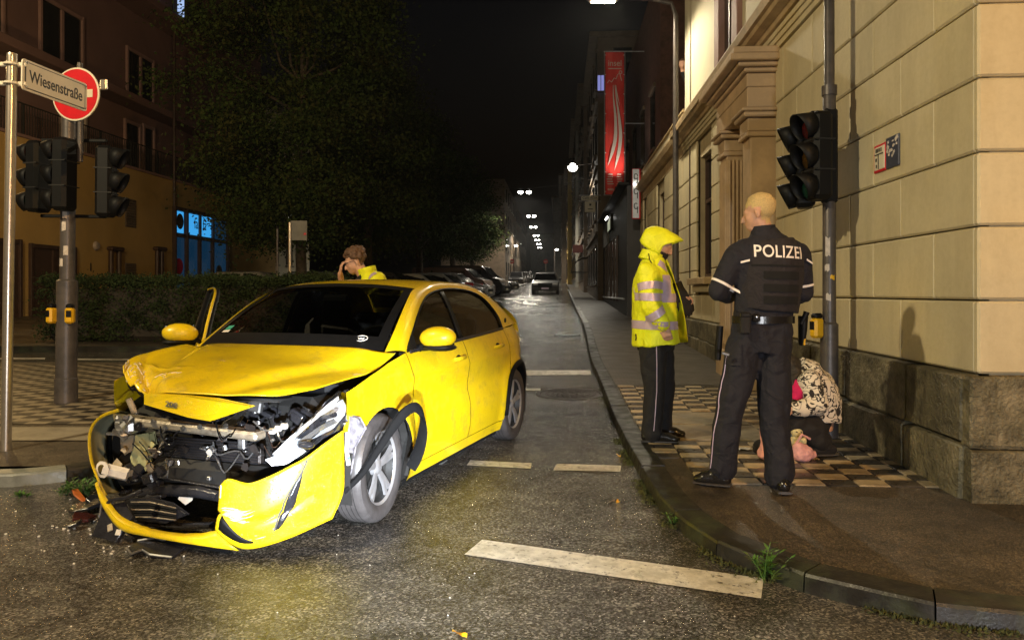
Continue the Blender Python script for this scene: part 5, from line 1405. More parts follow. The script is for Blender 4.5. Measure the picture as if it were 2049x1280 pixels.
def arc(cu, a0, a1, r=.352, n=20): return [(cu+r*math.cos(R(a)), .315+r*math.sin(R(a))) for a in np.linspace(a0, a1, n)]
def mirror(g): h = g.copy(); h[..., 1] *= -1; return h
belt = Sp([(.40, .948), (.9, .955), (1.4, .963), (2.0, .975), (2.40, .988), (3.1, 1.0)])
def beltc(a, b, n=14): return [(u, belt(u)) for u in np.linspace(a, b, n)]
Yl = MT['yellow']
def panel(name, g, mat=Yl, parent=CAR, th=0.0, sm=30, mir=False):
    o = MB().grid(mirror(g) if mir else g).build(name, mat, parent, sm)
    if th:
        md = o.modifiers.new('thickness', 'SOLIDIFY'); md.thickness = th; md.offset = 0
    return o
# curves shared by neighbouring panels
fr_edge = [(.352*math.cos(R(140)), .315+.352*math.sin(R(140))), (-.36, .66), (-.36, .80)]
dr0 = [(.362, .235), (.40, .40), (.432, .62), (.43, .80), (.42, .9485)]
fend = side_patch(arc(0, 140, -12, n=26)+[(.352, .235)], [(-.36, .80), (-.1, .865), (.15, .912), (.412, .9485)], fr_edge, [(a-.008, b) for a, b in dr0], 40, 22)
panel('front_wing', fend)
panel('front_wing', side_patch(arc(0, 140, -12, n=26)+[(.352, .235)], [(-.36, .80), (-.1, .865), (.15, .912), (.412, .9485)], fr_edge, [(a-.008, b) for a, b in dr0], 40, 22), mir=True)
dr1 = [(1.40, .235), (1.405, .6), (1.40, .963)]
door_g = side_patch([(.37, .235), (1.395, .235)], beltc(.424, 1.395), [(a, b) for a, b in dr0], [(a-.005, b) for a, b in dr1], 30, 26)
front_door = panel('front_door', door_g)
rr = [(2.168, .235), (2.19, .33)]+[(2.54-.352*math.cos(R(a)), .315+.352*math.sin(R(a))) for a in (8, 18, 28, 38, 46)]+[(2.345, .70), (2.375, .85), (2.365, .986)]
rear_door = panel('rear_door', side_patch([(1.405, .235), (2.16, .235)], beltc(1.405, 2.36), [(a+.005, b) for a, b in dr1], rr, 30, 26))
panel('rear_door', side_patch([(1.405, .235), (2.16, .235)], beltc(1.405, 2.36), [(a+.005, b) for a, b in dr1], rr, 30, 26), mir=True)
qa = [(2.54-.352*math.cos(R(a)), .315+.352*math.sin(R(a))) for a in np.linspace(47, 188, 22)]
q_l = [qa[0], (2.353, .70), (2.383, .85), (2.373, .987)]
qg = side_patch(qa+[(2.89, .22)], beltc(2.373, 3.01), q_l, [(2.90, .22), (3.02, .4), (3.05, .7), (3.01, 1.0)], 36, 22)
for mir in (False, True): panel('rear_wing', qg, mir=mir)
sill_g = side_patch([(.36, .15), (2.17, .15)], [(.37, .228), (2.165, .228)], [(.36, .15), (.37, .228)], [(2.17, .15), (2.165, .228)], 24, 5, off=-.004)
for mir in (False, True): panel('sill', sill_g, mir=mir)
skirt = side_patch([(.38, .11), (2.17, .11)], [(.36, .152), (2.17, .152)], [(.38, .11), (.36, .152)], [(2.17, .11), (2.17, .152)], 12, 3, off=-.03)
for mir in (False, True): panel('sill_trim', skirt, MT['trim_black'], mir=mir)
inner_g = side_patch([(.30, .16), (.36, .16), (2.2, .16), (2.3, .5)], beltc(.36, 2.5), [(.30, .16), (.34, .6), (.36, .951)], [(2.3, .5), (2.4, .8), (2.5, belt(2.5))], 24, 12, off=-.022)
for mir in (False, True): panel('inner_shell', inner_g, MT['black_matt'], mir=mir, th=0)
# dark tub behind the panels: closes the gaps, arches and underside
def tub(mirs, cu):
    m = MB()
    if 1:
        g = np.zeros((22, 2, 3))
        for i, a in enumerate(np.linspace(-20, 200, 22)):
            for j, l in enumerate((.40, .845)): g[i, j] = K(cu+.375*math.cos(R(a)), l*mirs, .315+.375*math.sin(R(a)))
        m.grid(g)
        m.prism([(.0, .0)]+[(.385*math.cos(R(a)), .385*math.sin(R(a))) for a in np.linspace(-20, 200, 18)], .01, basis(K(cu, .40*mirs, .315), (1, 0, 0), (0, 0, 1)))
    return m
for s_ in (1, -1):
    for cu in (0, 2.54): o = tub(s_, cu).build('wheel_housing', MT['black_matt'], CAR); o['kind'] = 'stuff'
MB().box((1.42, 0, .40), (1.7, 1.62, .42), b=.05).build('floor_pan', MT['black_matt'], CAR)
MB().box((2.6, 0, .55), (.75, 1.3, .5), b=.05).build('boot_floor', MT['black_matt'], CAR)
# window line and rails
win_top = [(.43, .949), (.60, 1.05), (.80, 1.17), (1.0, 1.262), (1.2, 1.312), (1.5, 1.338), (1.85, 1.328), (2.1, 1.290), (2.25, 1.222), (2.37, 1.085), (2.365, .99)]
rail_o = [K(*p) for p in ((.30, .715, .962), (.50, .685, 1.085), (.70, .648, 1.205), (.88, .612, 1.298), (1.03, .58, 1.345), (1.4, .548, 1.392), (1.85, .54, 1.388), (2.2, .548, 1.360), (2.48, .59, 1.285), (2.74, .67, 1.15), (2.96, .735, 1.0))]
wt = crv(win_top, 48); ro = crv(rail_o, 48)
wt3 = np.array([K(u, ys_(u, z)*(1 if z < .99 else 1), z) for u, z in wt])
# match the two edges by their own length; bulge the strip outwards a little
rg = np.zeros((48, 9, 3))
for i in range(48):
    a, b = V(wt3[i]), V(ro[i])
    for j in range(9):
        t_ = j/8; p = a.lerp(b, t_); o_n = V((0, a.y, .55*abs(a.y))).normalized()
        rg[i, j] = p + o_n*0.022*math.sin(math.pi*t_)
for mir in (False, True): panel('roof_rail', rg, mir=mir)
# side glass, pillars and window seal
def inset(g_, k): return g_
wp = np.array(win_top); 
low = [(u, belt(u)+.004) for u in np.linspace(.5, 2.37, 48)]
def sglass(u0, u1, off=-.012):
    us = np.linspace(u0, u1, 26); g = np.zeros((26, 10, 3))
    for i, u in enumerate(us):
        zb = belt(u)+.008; zt = max(zb+.004, float(np.interp(u, wt[:38, 0], wt[:38, 1]))-.012) if u < 2.25 else max(zb+.004, float(np.interp(u, [2.25, 2.375], [1.21, 1.06])))
        for j in range(10): z = zb+(zt-zb)*j/9; g[i, j] = K(u, ys_(u, z)+off, z)
    return g
for mir in (False, True):
    if not mir: panel('side_window', sglass(.52, 1.385), MT['glass_side'], th=0)
    panel('side_window', sglass(1.45, 2.375), MT['glass_side'], th=0, mir=mir)
    panel('door_pillar', sglass(1.385, 1.45, -.004), MT['black'], th=.006, mir=mir)
    seal = MB().tube([tuple(p) for p in (mirror(wt3) if mir else wt3)[1:]], .009, 6); seal.build('window_seal', MT['black'], CAR, 60)
    bl = np.array([K(u, ys_(u, belt(u))+.006, belt(u)+.002) for u in np.linspace(.47, 2.365, 30)])
    MB().tube([tuple(p) for p in (mirror(bl) if mir else bl)], [(.012, .006)]*30, 6).build('belt_strip', MT['alu'] if False else MT['black_wet'], CAR, 60)
    if not mir:
        tri = [(.435, .958), (.60, .968), (.62, 1.062)]
        obj('mirror_base', [K(u, ys_(u, z)+.004, z) for u, z in tri]+[K(u, ys_(u, z)-.02, z) for u, z in tri], [(0, 1, 2), (5, 4, 3), (0, 3, 4, 1), (1, 4, 5, 2), (2, 5, 3, 0)], MT['black'], CAR)
# roof
rt = np.zeros((30, 21, 3))
re = ro[12:44]
reu = crv([p for p in ro if 1.02 < p[0] < 2.55], 30)
for i in range(30):
    e = reu[i]
    for j in range(21):
        q = -1+2*j/20; rt[i, j] = (e[0]-.085*(1-q*q)*(1-i/29), e[1]*(-q) if False else abs(e[1])*q, e[2]+.022*(1-q*q))
panel('roof', rt)
# windscreen with black border
ws = np.zeros((21, 16, 3))
base_c = crv([K(.30, .705, .965), K(.19, .45, .982), K(.13, 0, .99), K(.19, -.45, .982), K(.30, -.705, .965)], 21)
top_c = crv([K(1.03, .575, 1.347), K(.97, .33, 1.374), K(.945, 0, 1.384), K(.97, -.33, 1.374), K(1.03, -.575, 1.347)], 21)
for i in range(21):
    for j in range(16):
        t_ = j/15; p = base_c[i]*(1-t_)+top_c[i]*t_; ws[i, j] = p+np.array((-.35, 0, .55))*.035*math.sin(math.pi*t_)
wsn = panel('windscreen', ws, MT['glass_car'], th=0)
def frit(g_, i0, i1, j0, j1): 
    h = g_[i0:i1, j0:j1].copy(); h += np.array((-.003, 0, .004)); return h
# printed border lies on the pane as narrow strips
def ws_at(a, t_):
    i = a*20; i0 = min(int(i), 19); f = i-i0; j = t_*15; j0 = min(int(j), 14); h = j-j0
    return (ws[i0, j0]*(1-f)+ws[i0+1, j0]*f)*(1-h)+(ws[i0, j0+1]*(1-f)+ws[i0+1, j0+1]*f)*h + np.array((-.003, 0, .004))
def ws_strip(f, n=24, m=3):
    g = np.zeros((n, m, 3))
    for i in range(n):
        for j in range(m): g[i, j] = ws_at(*f(i/(n-1), j/(m-1)))
    return g
for f in ((lambda s, t: (s, .17*t)), (lambda s, t: (s, 1-.07*t)), (lambda s, t: (.045*t, s)), (lambda s, t: (1-.045*t, s))): panel('black_border', ws_strip(f), MT['black'], wsn, th=0)
def ws_patch(a0, a1, t0, t1, name, mat): panel(name, ws_strip(lambda s, t: (a0+(a1-a0)*s, t0+(t1-t0)*t), 6, 4)+np.array((-.002, 0, .003)), mat, wsn, th=0)
ws_patch(.87, .925, .21, .27, 'round_sticker', M_('green vignette', (0.02, .30, .22), .5))
ws_patch(.86, .925, .175, .205, 'paper_sticker', MT['white_print'])
oc = V(ws_at(.115, .13)); on = V((-.55, 0, .83))
xv = V((0, 1, 0)); yv = on.cross(xv)
MB().tube([tuple(oc+on*.004+xv*(.045*math.cos(w))+yv*(.028*math.sin(w))) for w in np.linspace(0, 6.283, 22)], .003, 5).build('oval_sticker', MT['white_print'], wsn)
MB().tube([tuple(oc+on*.004+xv*x+yv*y) for x, y in ((-.02, -.005), (-.01, .008), (.0, -.004), (.01, .009), (.02, -.003))], .004, 5).build('oval_sticker', MT['white_print'], wsn)
# inside: dashboard, seats, wheel, mirror
MB().box((.52, 0, .86), (.5, 1.3, .16), b=.05).build('dashboard', MT['black_matt'], CAR)
for l in (.36, -.36):
    st = MB().box(K(1.42, l, .80), (.16, .5, .62), Matrix.Rotation(.25, 4, 'Y'), b=.06).build('seat_back', MT['seat'], CAR)
    MB().box(K(1.53, l, 1.17), (.1, .26, .18), b=.04).build('headrest', MT['seat'], st)
    MB().box(K(1.15, l, .54), (.5, .5, .16), b=.05).build('seat_cushion', MT['seat'], st)
MB().box((2.2, 0, .85), (.16, 1.2, .55), Matrix.Rotation(.2, 4, 'Y'), b=.06).build('rear_bench', MT['seat'], CAR)
MB().tube([tuple(V(K(.86, .36, .92))+V((.25*.16*math.sin(w), .17*math.cos(w), .16*math.sin(w)))) for w in np.linspace(0, 6.283, 20)], .015, 6).build('steering_wheel', MT['black'], CAR)
MB().box(K(.93, 0, 1.275), (.05, .22, .065), b=.02).build('rear_view_mirror', MT['black'], CAR)
# rear end
def hatch():
    g = np.zeros((13, 14, 3))
    prof = crv([(2.50, 1.29), (2.76, 1.15), (2.98, 1.0), (3.06, .82), (3.08, .55), (3.02, .25)], 14)
    for i in range(13):
        q = -1+i/6
        for j in range(14):
            u, z = prof[j]; wd = .60+.14*min(1, j/4.5); g[i, j] = (u+.07*(1-q*q), wd*q*1.0, z+(.03*(1-q*q) if j < 3 else 0))
    return g
hg = hatch()
panel('tailgate', hg[:, 3:])
panel('rear_window', hg[:, :4], MT['glass_side'], th=0)
MB().box((2.54, 0, 1.292), (.18, 1.0, .025), Matrix.Rotation(.2, 4, 'Y'), b=.01).build('roof_spoiler', Yl, CAR)
for s_ in (1, -1):
    lp = MB().box(K(3.01, .66*s_, .88), (.10, .16, .12), b=.03).build('tail_light', MT['rim'], CAR)
    MB().box(K(3.035, .62*s_, .87), (.08, .16, .07), b=.02).build('red_lens', MT['lens_red'], lp)
MB().lathe([(0, .006), (.022, .005), (.024, 0)], 14, basis(K(2.50, ys_(2.50, 1.05)+.004, 1.05), (1, 0, 0), (0, 0, 1), (0, -1, .3))).build('badge', MT['black'], CAR)
# door handles, mirrors
def handle(u, z):
    y = ys_(u, z)
    h = MB().tube([K(u-.09, y-.004, z-.002), K(u-.06, y+.024, z), K(u+.07, y+.028, z+.004), K(u+.10, y-.002, z+.004)], [(.012, .008), (.015, .009), (.015, .009), (.012, .008)], 8).build('door_handle', Yl, CAR, 60)
    MB().ball(K(u, y-.008, z-.004), (.06, .014, .03)).build('handle_recess', MT['trim_black'], h, 60)
handle(1.22, .84); handle(2.10, .86)
def wing_mirror(M, side=1):
    m = MB(); m.ball((0, 0, 0), (.085, .13, .074), 16, 10); m.ball((0.02, 0.0, -.005), (.05, .12, .062), 16, 10)
    o = remesh('mirror_shell', m, .012, Yl, CAR, 3)
    o.data.transform(Matrix.Diagonal((1, 1, 1, 1)))
    for v in o.data.vertices:
        c = v.co
        if c.x > .03: c.x = .03+(c.x-.03)*.15
        if c.z < -.055: c.z = -.055+(c.z+.055)*.3
        c.z += -.10*c.y*side*0.35
    o.matrix_local = M
    b = MB().ball((0.004, -.01*side, -.062), (.075, .12, .028), 14, 8).build('mirror_base', MT['black'], o, 60)
    g = MB().box((.040, 0, 0), (.006, .2, .11), b=.002).build('mirror_glass', MT['win_dark'], o)
    a = MB().tube([(0.01, .07*side, -.06), (.02, .13*side, -.07), (.03, .19*side, -.085)], [.028, .024, .03], 8).build('mirror_arm', MT['black'], o, 60)
    return o
wing_mirror(Matrix.Translation(V(K(.60, ys_(.6, .99)+.165, 1.035))), 1)
# open right front door with its own mirror
hinge = V(K(.43, -ys_(.43, .6), .6)); RD = MB().grid(mirror(door_g)).build('open_front_door', Yl, CAR, 30); RD['label'] = 'front right door standing open'
md = RD.modifiers.new('thickness', 'SOLIDIFY'); md.thickness = .04; md.offset = -1 if False else 1
OP = Matrix.Translation(hinge) @ Matrix.Rotation(R(44), 4, 'Z') @ Matrix.Translation(-hinge)
RD.matrix_local = OP
fr_ = [K(u, -ys_(u, z), z) for u, z in wt[1:34]]
fm = MB().tube([tuple(p) for p in fr_]+[K(1.385, -ys_(1.385, .99), .99)], [(.016, .026)]*34, 8); o = fm.build('window_frame', MT['black'], RD, 60)
MB().tube([tuple(V(p)+V((-.02, .012, .01))) for p in fr_], [(.010, .012)]*33, 8).build('frame_edge', Yl, RD, 60)
panel('door_glass', mirror(sglass(.52, 1.385)), MT['glass_side'], RD, th=0)
o = wing_mirror(Matrix.Translation(V(K(.60, -ys_(.6, .99)-.165, 1.035))), -1); o.parent = RD
# wheels
def wheel(u, l, steer, name='wheel'):
    s_ = 1 if l > 0 else -1
    Mw = Matrix.Translation(V(K(u, l, .315))) @ Matrix.Rotation(steer, 4, 'Z') @ basis((0, 0, 0), (1, 0, 0), (0, 0, 1), (0, -s_, 0)).to_4x4()
    w = MB().lathe([(.205, .075), (.225, .092), (.262, .098), (.295, .092), (.310, .075), (.315, .055), (.315, -.055), (.308, -.078), (.26, -.098), (.205, -.08)], 56).build('tyre', MT['rubber'], CAR, 35)
    w.matrix_local = Mw
    for zz in (-.045, -.015, .015, .045): MB().lathe([(.3155, zz-.003), (.3165, zz), (.3155, zz+.003)], 40).build('tread_groove', MT['black_matt'], w)
    MB().lathe([(.0, -.02), (.2, -.02), (.2, -.05)], 32).build('brake_disc', MT['radiator'], w, 40)
    rb = MB().lathe([(.200, .074), (.206, .082), (.214, .086), (.216, .07)], 48).build('rim', MT['rim'], w, 35)
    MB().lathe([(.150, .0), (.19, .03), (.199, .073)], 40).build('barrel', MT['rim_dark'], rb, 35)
    for k in range(5):
        a = 2*math.pi*k/5+.3
        for da in (-.13, .13):
            p0 = V((.04*math.cos(a), .04*math.sin(a), .056)); p1 = V((.202*math.cos(a+da), .202*math.sin(a+da), .066))
            MB().tube([p0, p0.lerp(p1, .5)+V((0, 0, .006)), p1], [(.012, .022), (.010, .020), (.009, .022)], 6, side=(0, 0, 1)).build('spoke', MT['rim'], rb, 40)
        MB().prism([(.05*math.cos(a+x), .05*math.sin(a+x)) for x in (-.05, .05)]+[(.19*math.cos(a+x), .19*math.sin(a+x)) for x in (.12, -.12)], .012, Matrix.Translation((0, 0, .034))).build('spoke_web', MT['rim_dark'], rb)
    MB().lathe([(0, .075), (.03, .072), (.048, .06), (.05, .03)], 20).build('hub_cap', MT['rim'], rb, 40)
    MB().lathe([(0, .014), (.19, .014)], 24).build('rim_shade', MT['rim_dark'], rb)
    return w
wheel(0, .755, R(3)); wheel(0, -.755, R(3)); wheel(2.54, .765, 0); wheel(2.54, -.765, 0)
# arch trims: rear one in place, front one torn loose across the wheel
def arch_trim(cu, a0, a1, name, l0=.012):
    g = np.zeros((26, 4, 3))
    for i, a in enumerate(np.linspace(a0, a1, 26)):
        for j, (r, o_) in enumerate(((.345, -.06), (.345, .016), (.365, .026), (.395, .012))):
            u, z = cu+r*math.cos(R(a)), .315+r*math.sin(R(a)); g[i, j] = K(u, ys_(u, max(.2, z))+o_, z)
    return panel(name, g, MT['trim_black'], th=.006)
arch_trim(2.54, -8, 186, 'arch_trim')
loose = []
for px, py, d in ((688, 985, 4.02), (725, 948, 4.05), (762, 893, 4.09), (800, 838, 4.14), (826, 815, 4.20), (843, 822, 4.26), (849, 850, 4.30), (843, 890, 4.33), (833, 917, 4.35), (822, 936, 4.36)):
    loose.append(CMI @ P(px, py, d))
lc = crv(loose, 40)
wl_ = np.interp(np.linspace(0, 1, 40), [0, .35, .6, 1], [.012, .020, .030, .034])
MB().tube([tuple(p) for p in lc], [(float(w), .007) for w in wl_], 8, side=(0, 0.25, 1)).build('torn_arch_trim', MT['trim_black'], CAR, 60)
MB().tube([tuple(V(p)+V((.012, .02, -.004))) for p in lc[2:38]], [(float(w)*.9, .006) for w in wl_[2:38]], 8, side=(0, 0.25, 1)).build('torn_arch_trim', MT['trim_black'], CAR, 60)

# bonnet: buckled sheet
rear_e = crv([K(.335, -.775, .952), K(.19, -.45, .978), K(.115, 0, .986), K(.19, .45, .978), K(.335, .775, .952)], 81)
fq = lambda px, py, u: tuple(QU(px, py, u))
front_e = crv([fq(247, 733, -.58), fq(250, 757, -.62), fq(272, 783, -.70), fq(340, 789, -.76), fq(430, 791, -.76), fq(500, 791, -.72), fq(552, 791, -.64), fq(588, 787, -.56)], 81)
right_e = crv([tuple(front_e[0]), fq(262, 722, -.45), fq(310, 702, -.2), fq(370, 690, .1), tuple(rear_e[0])], 61)
left_e = crv([tuple(front_e[-1]), fq(640, 775, -.42), fq(700, 757, -.14), fq(748, 742, .10), tuple(rear_e[-1])], 61)
hg_ = coons(front_e, rear_e, right_e, left_e)
for i in range(81):
    for j in range(61):
        s_, t_ = i/80, j/60
        p = hg_[i, j]; env = math.sin(math.pi*t_)*math.sin(math.pi*s_)
        crown = .016*env
        # side swage lines
        eL = s_-(.66+.24*t_); eR = s_-(.34-.24*t_); stp = lambda x: 1/(1+math.exp(-x/.016))
        sw = .026*(stp(-eL)*stp(eR))*min(1, t_*2.5+.25)*(1-.35*t_) - .012*math.exp(-((eL-.06)/.05)**2)*math.sin(math.pi*t_)
        # buckles near the front right corner
        dx, dy = s_-.22, t_-.10
        bk = .045*math.exp(-((s_-.13)/.12)**2-((t_-.16)/.14)**2) - .05*math.exp(-((dx+.9*dy-.03)/.05)**2-((t_-.08)/.16)**2) + .018*math.exp(-((s_-.34)/.08)**2-((t_-.08)/.14)**2)
        tri = lambda x, w: max(0, 1-abs(x)/w)
        wv = .005*noise.noise((s_*7, t_*5, 2.0))*(1-t_) + .030*tri(s_-.20-.55*t_, .035)*max(0, 1-t_/.30) - .024*tri(s_-.30-.2*t_, .03)*max(0, 1-t_/.22) + .016*tri(s_-.07-.25*t_, .03)*max(0, 1-t_/.4) + .010*tri(t_-.24-.25*s_, .03)*max(0, 1-abs(s_-.2)/.22)
        hg_[i, j] = p + np.array((-.25*bk, 0, crown+sw+bk+wv))
bonnet = panel('bonnet', hg_, th=.006, sm=13)
MB().tube([tuple(p+np.array((.03, 0, -.022))) for p in hg_[8:80:2, 0]], [(.012, .02)]*36, 6).build('bonnet_lip', MT['black'], bonnet, 60)

def on_bonnet(s_, t_, off=.006):
    i, j = min(int(s_*80), 79), min(int(t_*60), 59); p = hg_[i, j]; n_ = np.cross(hg_[i+1, j]-p, hg_[i, j+1]-p); n_ /= np.linalg.norm(n_)
    return p + (n_ if n_[2] > 0 else -n_)*off
MT['scrape'] = M_('scraped primer', (.55, .56, .54), .5, vary=.5, scale=60)
MT['chip'] = M_('chipped paint and primer', (.58, .50, .36), .45, vary=.5, scale=60)
rk = random.Random(31)
for k in range(26):
    a0, b0 = (rk.uniform(.02, .34), rk.uniform(.01, .22)); da, db = rk.uniform(-.05, .05), rk.uniform(-.02, .06)
    MB().tube([tuple(on_bonnet(min(.98, max(.01, a0+da*q_/5)), min(.98, max(.005, b0+db*q_/5)), .0035)) for q_ in range(6)], [rk.uniform(.001, .005) for _ in range(6)], 5).build('paint_chip', MT['chip'], bonnet)
# front bumper: torn left cheek, lower lip and the ripped right corner
def QBs(pts, off=0.0): return [tuple(QB(a, b, off)) for a, b in pts]
chT = crv(QBs(((440, 972), (458, 957), (497, 966), (539, 952), (581, 931), (612, 914), (650, 886), (687, 860))), 36)
chR = crv(QBs(((665, 1037), (686, 985), (688, 930), (687, 860))), 22)
chB = crv(QBs(((431, 1058), (455, 1082), (497, 1097), (572, 1078), (665, 1037))), 36)
chL = crv(QBs(((431, 1058), (438, 1030), (441, 1000), (440, 972))), 22)
cg = coons(chB, chT, chL, chR)
for i in range(36):
    for j in range(22):
        p = cg[i, j]; l = -p[1]; s_, t_ = i/35, j/21
        bul = .035*math.sin(math.pi*t_)*math.sin(math.pi*min(1, s_+.1))
        cr = -.02*math.exp(-((t_-.38-.12*s_)/.05)**2)*(1 if s_ < .75 else 0)
        cg[i, j] = p + np.array((-(bul+cr), -.3*(bul+cr)*max(0, s_-.3), 0))
cheek = panel('bumper_cheek', cg, th=.010)
def on_cheek(s_, t_, off=.008):
    i = s_*35; j = t_*21; i0, j0 = min(int(i), 34), min(int(j), 20); a, b = i-i0, j-j0
    p = (cg[i0, j0]*(1-a)+cg[i0+1, j0]*a)*(1-b)+(cg[i0, j0+1]*(1-a)+cg[i0+1, j0+1]*a)*b
    du = cg[i0+1, j0]-cg[i0, j0]; dv = cg[i0, j0+1]-cg[i0, j0]; n = np.cross(du, dv); n /= np.linalg.norm(n)
    if n[0] > 0: n = -n
    return p+n*off
def cheek_patch(fn, n, m, name, mat, off=.009):
    g = np.zeros((n, m, 3))
    for i in range(n):
        for j in range(m): g[i, j] = on_cheek(*fn(i/(n-1), j/(m-1)), off)
    return panel(name, g, mat, cheek, th=.004)
cheek_patch(lambda a, b: (.545+.085*b+.10*a-.09*(1-a)*0-.0, .30+.62*a) if False else (.50+.17*a+(.06*math.sin(math.pi*min(1, a*1.0+.12)))*(b-.5)*1.3, .22+.74*a), 14, 4, 'fang_slit', MT['black_wet'])
cheek_patch(lambda a, b: (.04+.30*a, .10+.02*b+.23*b*(1-a)), 10, 4, 'fog_intake', MT['black'])
MB().tube([tuple(on_cheek(.50+.17*a-.055*math.sin(math.pi*min(1, a+.12)), .22+.74*a, .012)) for a in np.linspace(0, 1, 12)], .005, 5).build('slit_trim', MT['alu'], cheek)
for k in range(16):
    a0, b0, da, db = rk.uniform(.03, .5), rk.uniform(.08, .55), rk.uniform(.03, .16), rk.uniform(-.03, .07)
    MB().tube([tuple(on_cheek(min(.98, a0+da*q_/5), min(.97, b0+db*q_/5), .0035)) for q_ in range(6)], [.0006]+[rk.uniform(.0008, .0028) for _ in range(4)]+[.0006], 5).build('scratch', MT['chip'] if k % 3 else MT['black_matt'], cheek)
for k in range(14):
    a0, b0 = rk.uniform(.02, .12), rk.uniform(.34, .52); L_ = rk.uniform(.08, .24)
    cheek_patch(lambda a, b: (a0+L_*a, b0+.13*L_/.24*a+(b-.5)*.022*math.sin(math.pi*min(.98, a+.02))*(1+.4*math.sin(a*9+k))), 9, 3, 'scrape', MT['scrape'], .003+.0003*k)
MB().tube([tuple(on_cheek(.02, t_, .004)) for t_ in np.linspace(.72, .98, 8)], .004, 6).build('torn_edge', MT['white_plastic'], cheek)
upper_lip = ((197, 962), (207, 985), (222, 1008), (246, 1034), (290, 1053), (337, 1064), (390, 1067), (432, 1061))
lower_lip = ((190, 968), (200, 1000), (216, 1030), (243, 1060), (290, 1072), (345, 1082), (415, 1093), (478, 1101))
lg = np.zeros((30, 4, 3)); U = crv(QBs(upper_lip, .03), 30); Lw = crv(QBs(lower_lip, 0.0), 30)
for i in range(30):
    for j in range(4): t_ = j/3; lg[i, j] = Lw[i]*(1-t_)+U[i]*t_+np.array((-.006*(j == 1)-.010*(j == 2), 0, .004*noise.noise((i*.9, j, 5)) if j == 3 else 0))
lip = panel('bumper_lip', lg, th=.006, sm=18)
MB().tube([tuple(p+np.array((.05, 0, -.012))) for p in Lw[4:28]], [(.03, .012)]*24, 6).build('splitter', MT['black'], lip, 60)
# ripped right corner: seen from its inner side
eo = crv([fq(238, 820, -.66), fq(205, 832, -.70), fq(186, 850, -.72), fq(179, 876, -.73), fq(182, 915, -.74), (fq(193, 950, -.76)), fq(212, 990, -.80)], 26)
ei = crv([fq(262, 826, -.30), fq(236, 842, -.34), fq(222, 862, -.36), fq(217, 885, -.38), fq(220, 920, -.42), fq(228, 955, -.48), fq(240, 985, -.55)], 26)
eg = np.zeros((26, 6, 3))
for i in range(26):
    for j in range(6): t_ = j/5; eg[i, j] = eo[i]*(1-t_)+ei[i]*t_+np.array((0, .03*math.sin(math.pi*t_), 0))
corner = panel('bumper_corner', eg, MT['yellow_inner'], th=.006)
MB().tube([tuple(p) for p in eo], [(.004, .012)]*26, 8, side=(0, 1, 0)).build('torn_edge', Yl, corner, 60)
MB().tube([tuple(p+np.array((.0, -.01, 0))) for p in ei], [(.012, .02)]*26, 8).build('foam_edge', MT['black'], corner, 60)
rw = [fq(228, 806, -.48), fq(256, 782, -.45), fq(264, 786, -.40), fq(236, 812, -.44)]
obj('wing_scrap', rw+[tuple(V(p)+V((.02, 0, 0))) for p in rw], [(0, 1, 2, 3), (7, 6, 5, 4), (0, 4, 5, 1), (1, 5, 6, 2), (2, 6, 7, 3), (3, 7, 4, 0)], Yl, CAR)
# nose strip with the model numerals
ns = [(290, 789), (366, 793), (430, 800), (495, 814), (420, 840), (378, 833), (330, 820), (290, 807)]
front = [QU(a, b, -.83+.02*(k % 2)*0+(-.03 if 2 <= k <= 5 else 0)) for k, (a, b) in enumerate(ns)]
def plate(name, pts, th, mat, parent=CAR):
    n = len(pts); v = [tuple(p) for p in pts]+[tuple(V(p)+V((th, 0, 0))) for p in pts]
    o = obj(name, v, [tuple(range(n)), tuple(range(n, 2*n))[::-1]]+[(i, (i+1) % n, n+(i+1) % n, n+i) for i in range(n)], mat, parent)
    md = o.modifiers.new('bevel', 'BEVEL'); md.width = min(.006, th*.3); md.segments = 2
    return o
nose = plate('nose_strip', front, .03, Yl)
tc = QU(343, 810, -.846); text('lettering', '208', .042, MT['alu'], nose, basis(tc, (0, -1, 0), (0, 0, 1), (-1, 0, 0)) @ Matrix.Rotation(R(-6), 4, 'Z'), .004, xs=1.25)
plate('strip_underside', [QU(a, b, -.80) for a, b in ((292, 808), (378, 834), (420, 842), (410, 846), (370, 840), (292, 816))], .04, MT['black'])
plate('loose_bracket', [QU(a, b, -.80) for a, b in ((478, 826), (492, 822), (478, 848), (442, 854), (446, 845))], .01, MT['lens'])
# engine bay
MB().box((.02, 0, .50), (.66, 1.18, .50), b=.05).build('engine_block', MT['black_matt'], CAR)
MB().box((.08, 0, .78), (.42, 1.2, .16), b=.06).build('engine_cover', MT['black'], CAR)
MB().box((-.30, 0, .30), (.5, 1.3, .2), b=.04).build('subframe', MT['black_matt'], CAR)
def qbox(name, p0, p1, u, dep, mat, b=.012, tilt=0.0, parent=CAR):    # box seen between two photo corners at cross plane u
    a, c = QU(*p0, u), QU(*p1, u); m = (a+c)/2
    return MB().box((u+dep/2, m.y, m.z), (dep, abs(a.y-c.y), abs(a.z-c.z)), Matrix.Rotation(tilt, 4, 'X'), b=b).build(name, mat, parent)
beam = qbox('cross_beam', (232, 839), (512, 877), -.62, .10, MT['beige_metal'], .012, R(2.2))
for px in (248, 276, 330, 366, 400, 452): 
    c = QU(px, 850+random.uniform(-3, 8), -.628); MB().lathe([(0, .008), (.012, .008), (.016, 0)], 10, basis(c, (0, 1, 0), (0, 0, 1), (-1, 0, 0))).build('bolt', MT['steel'], beam)
qbox('beam_end', (224, 838), (262, 870), -.66, .16, MT['steel'], .02)
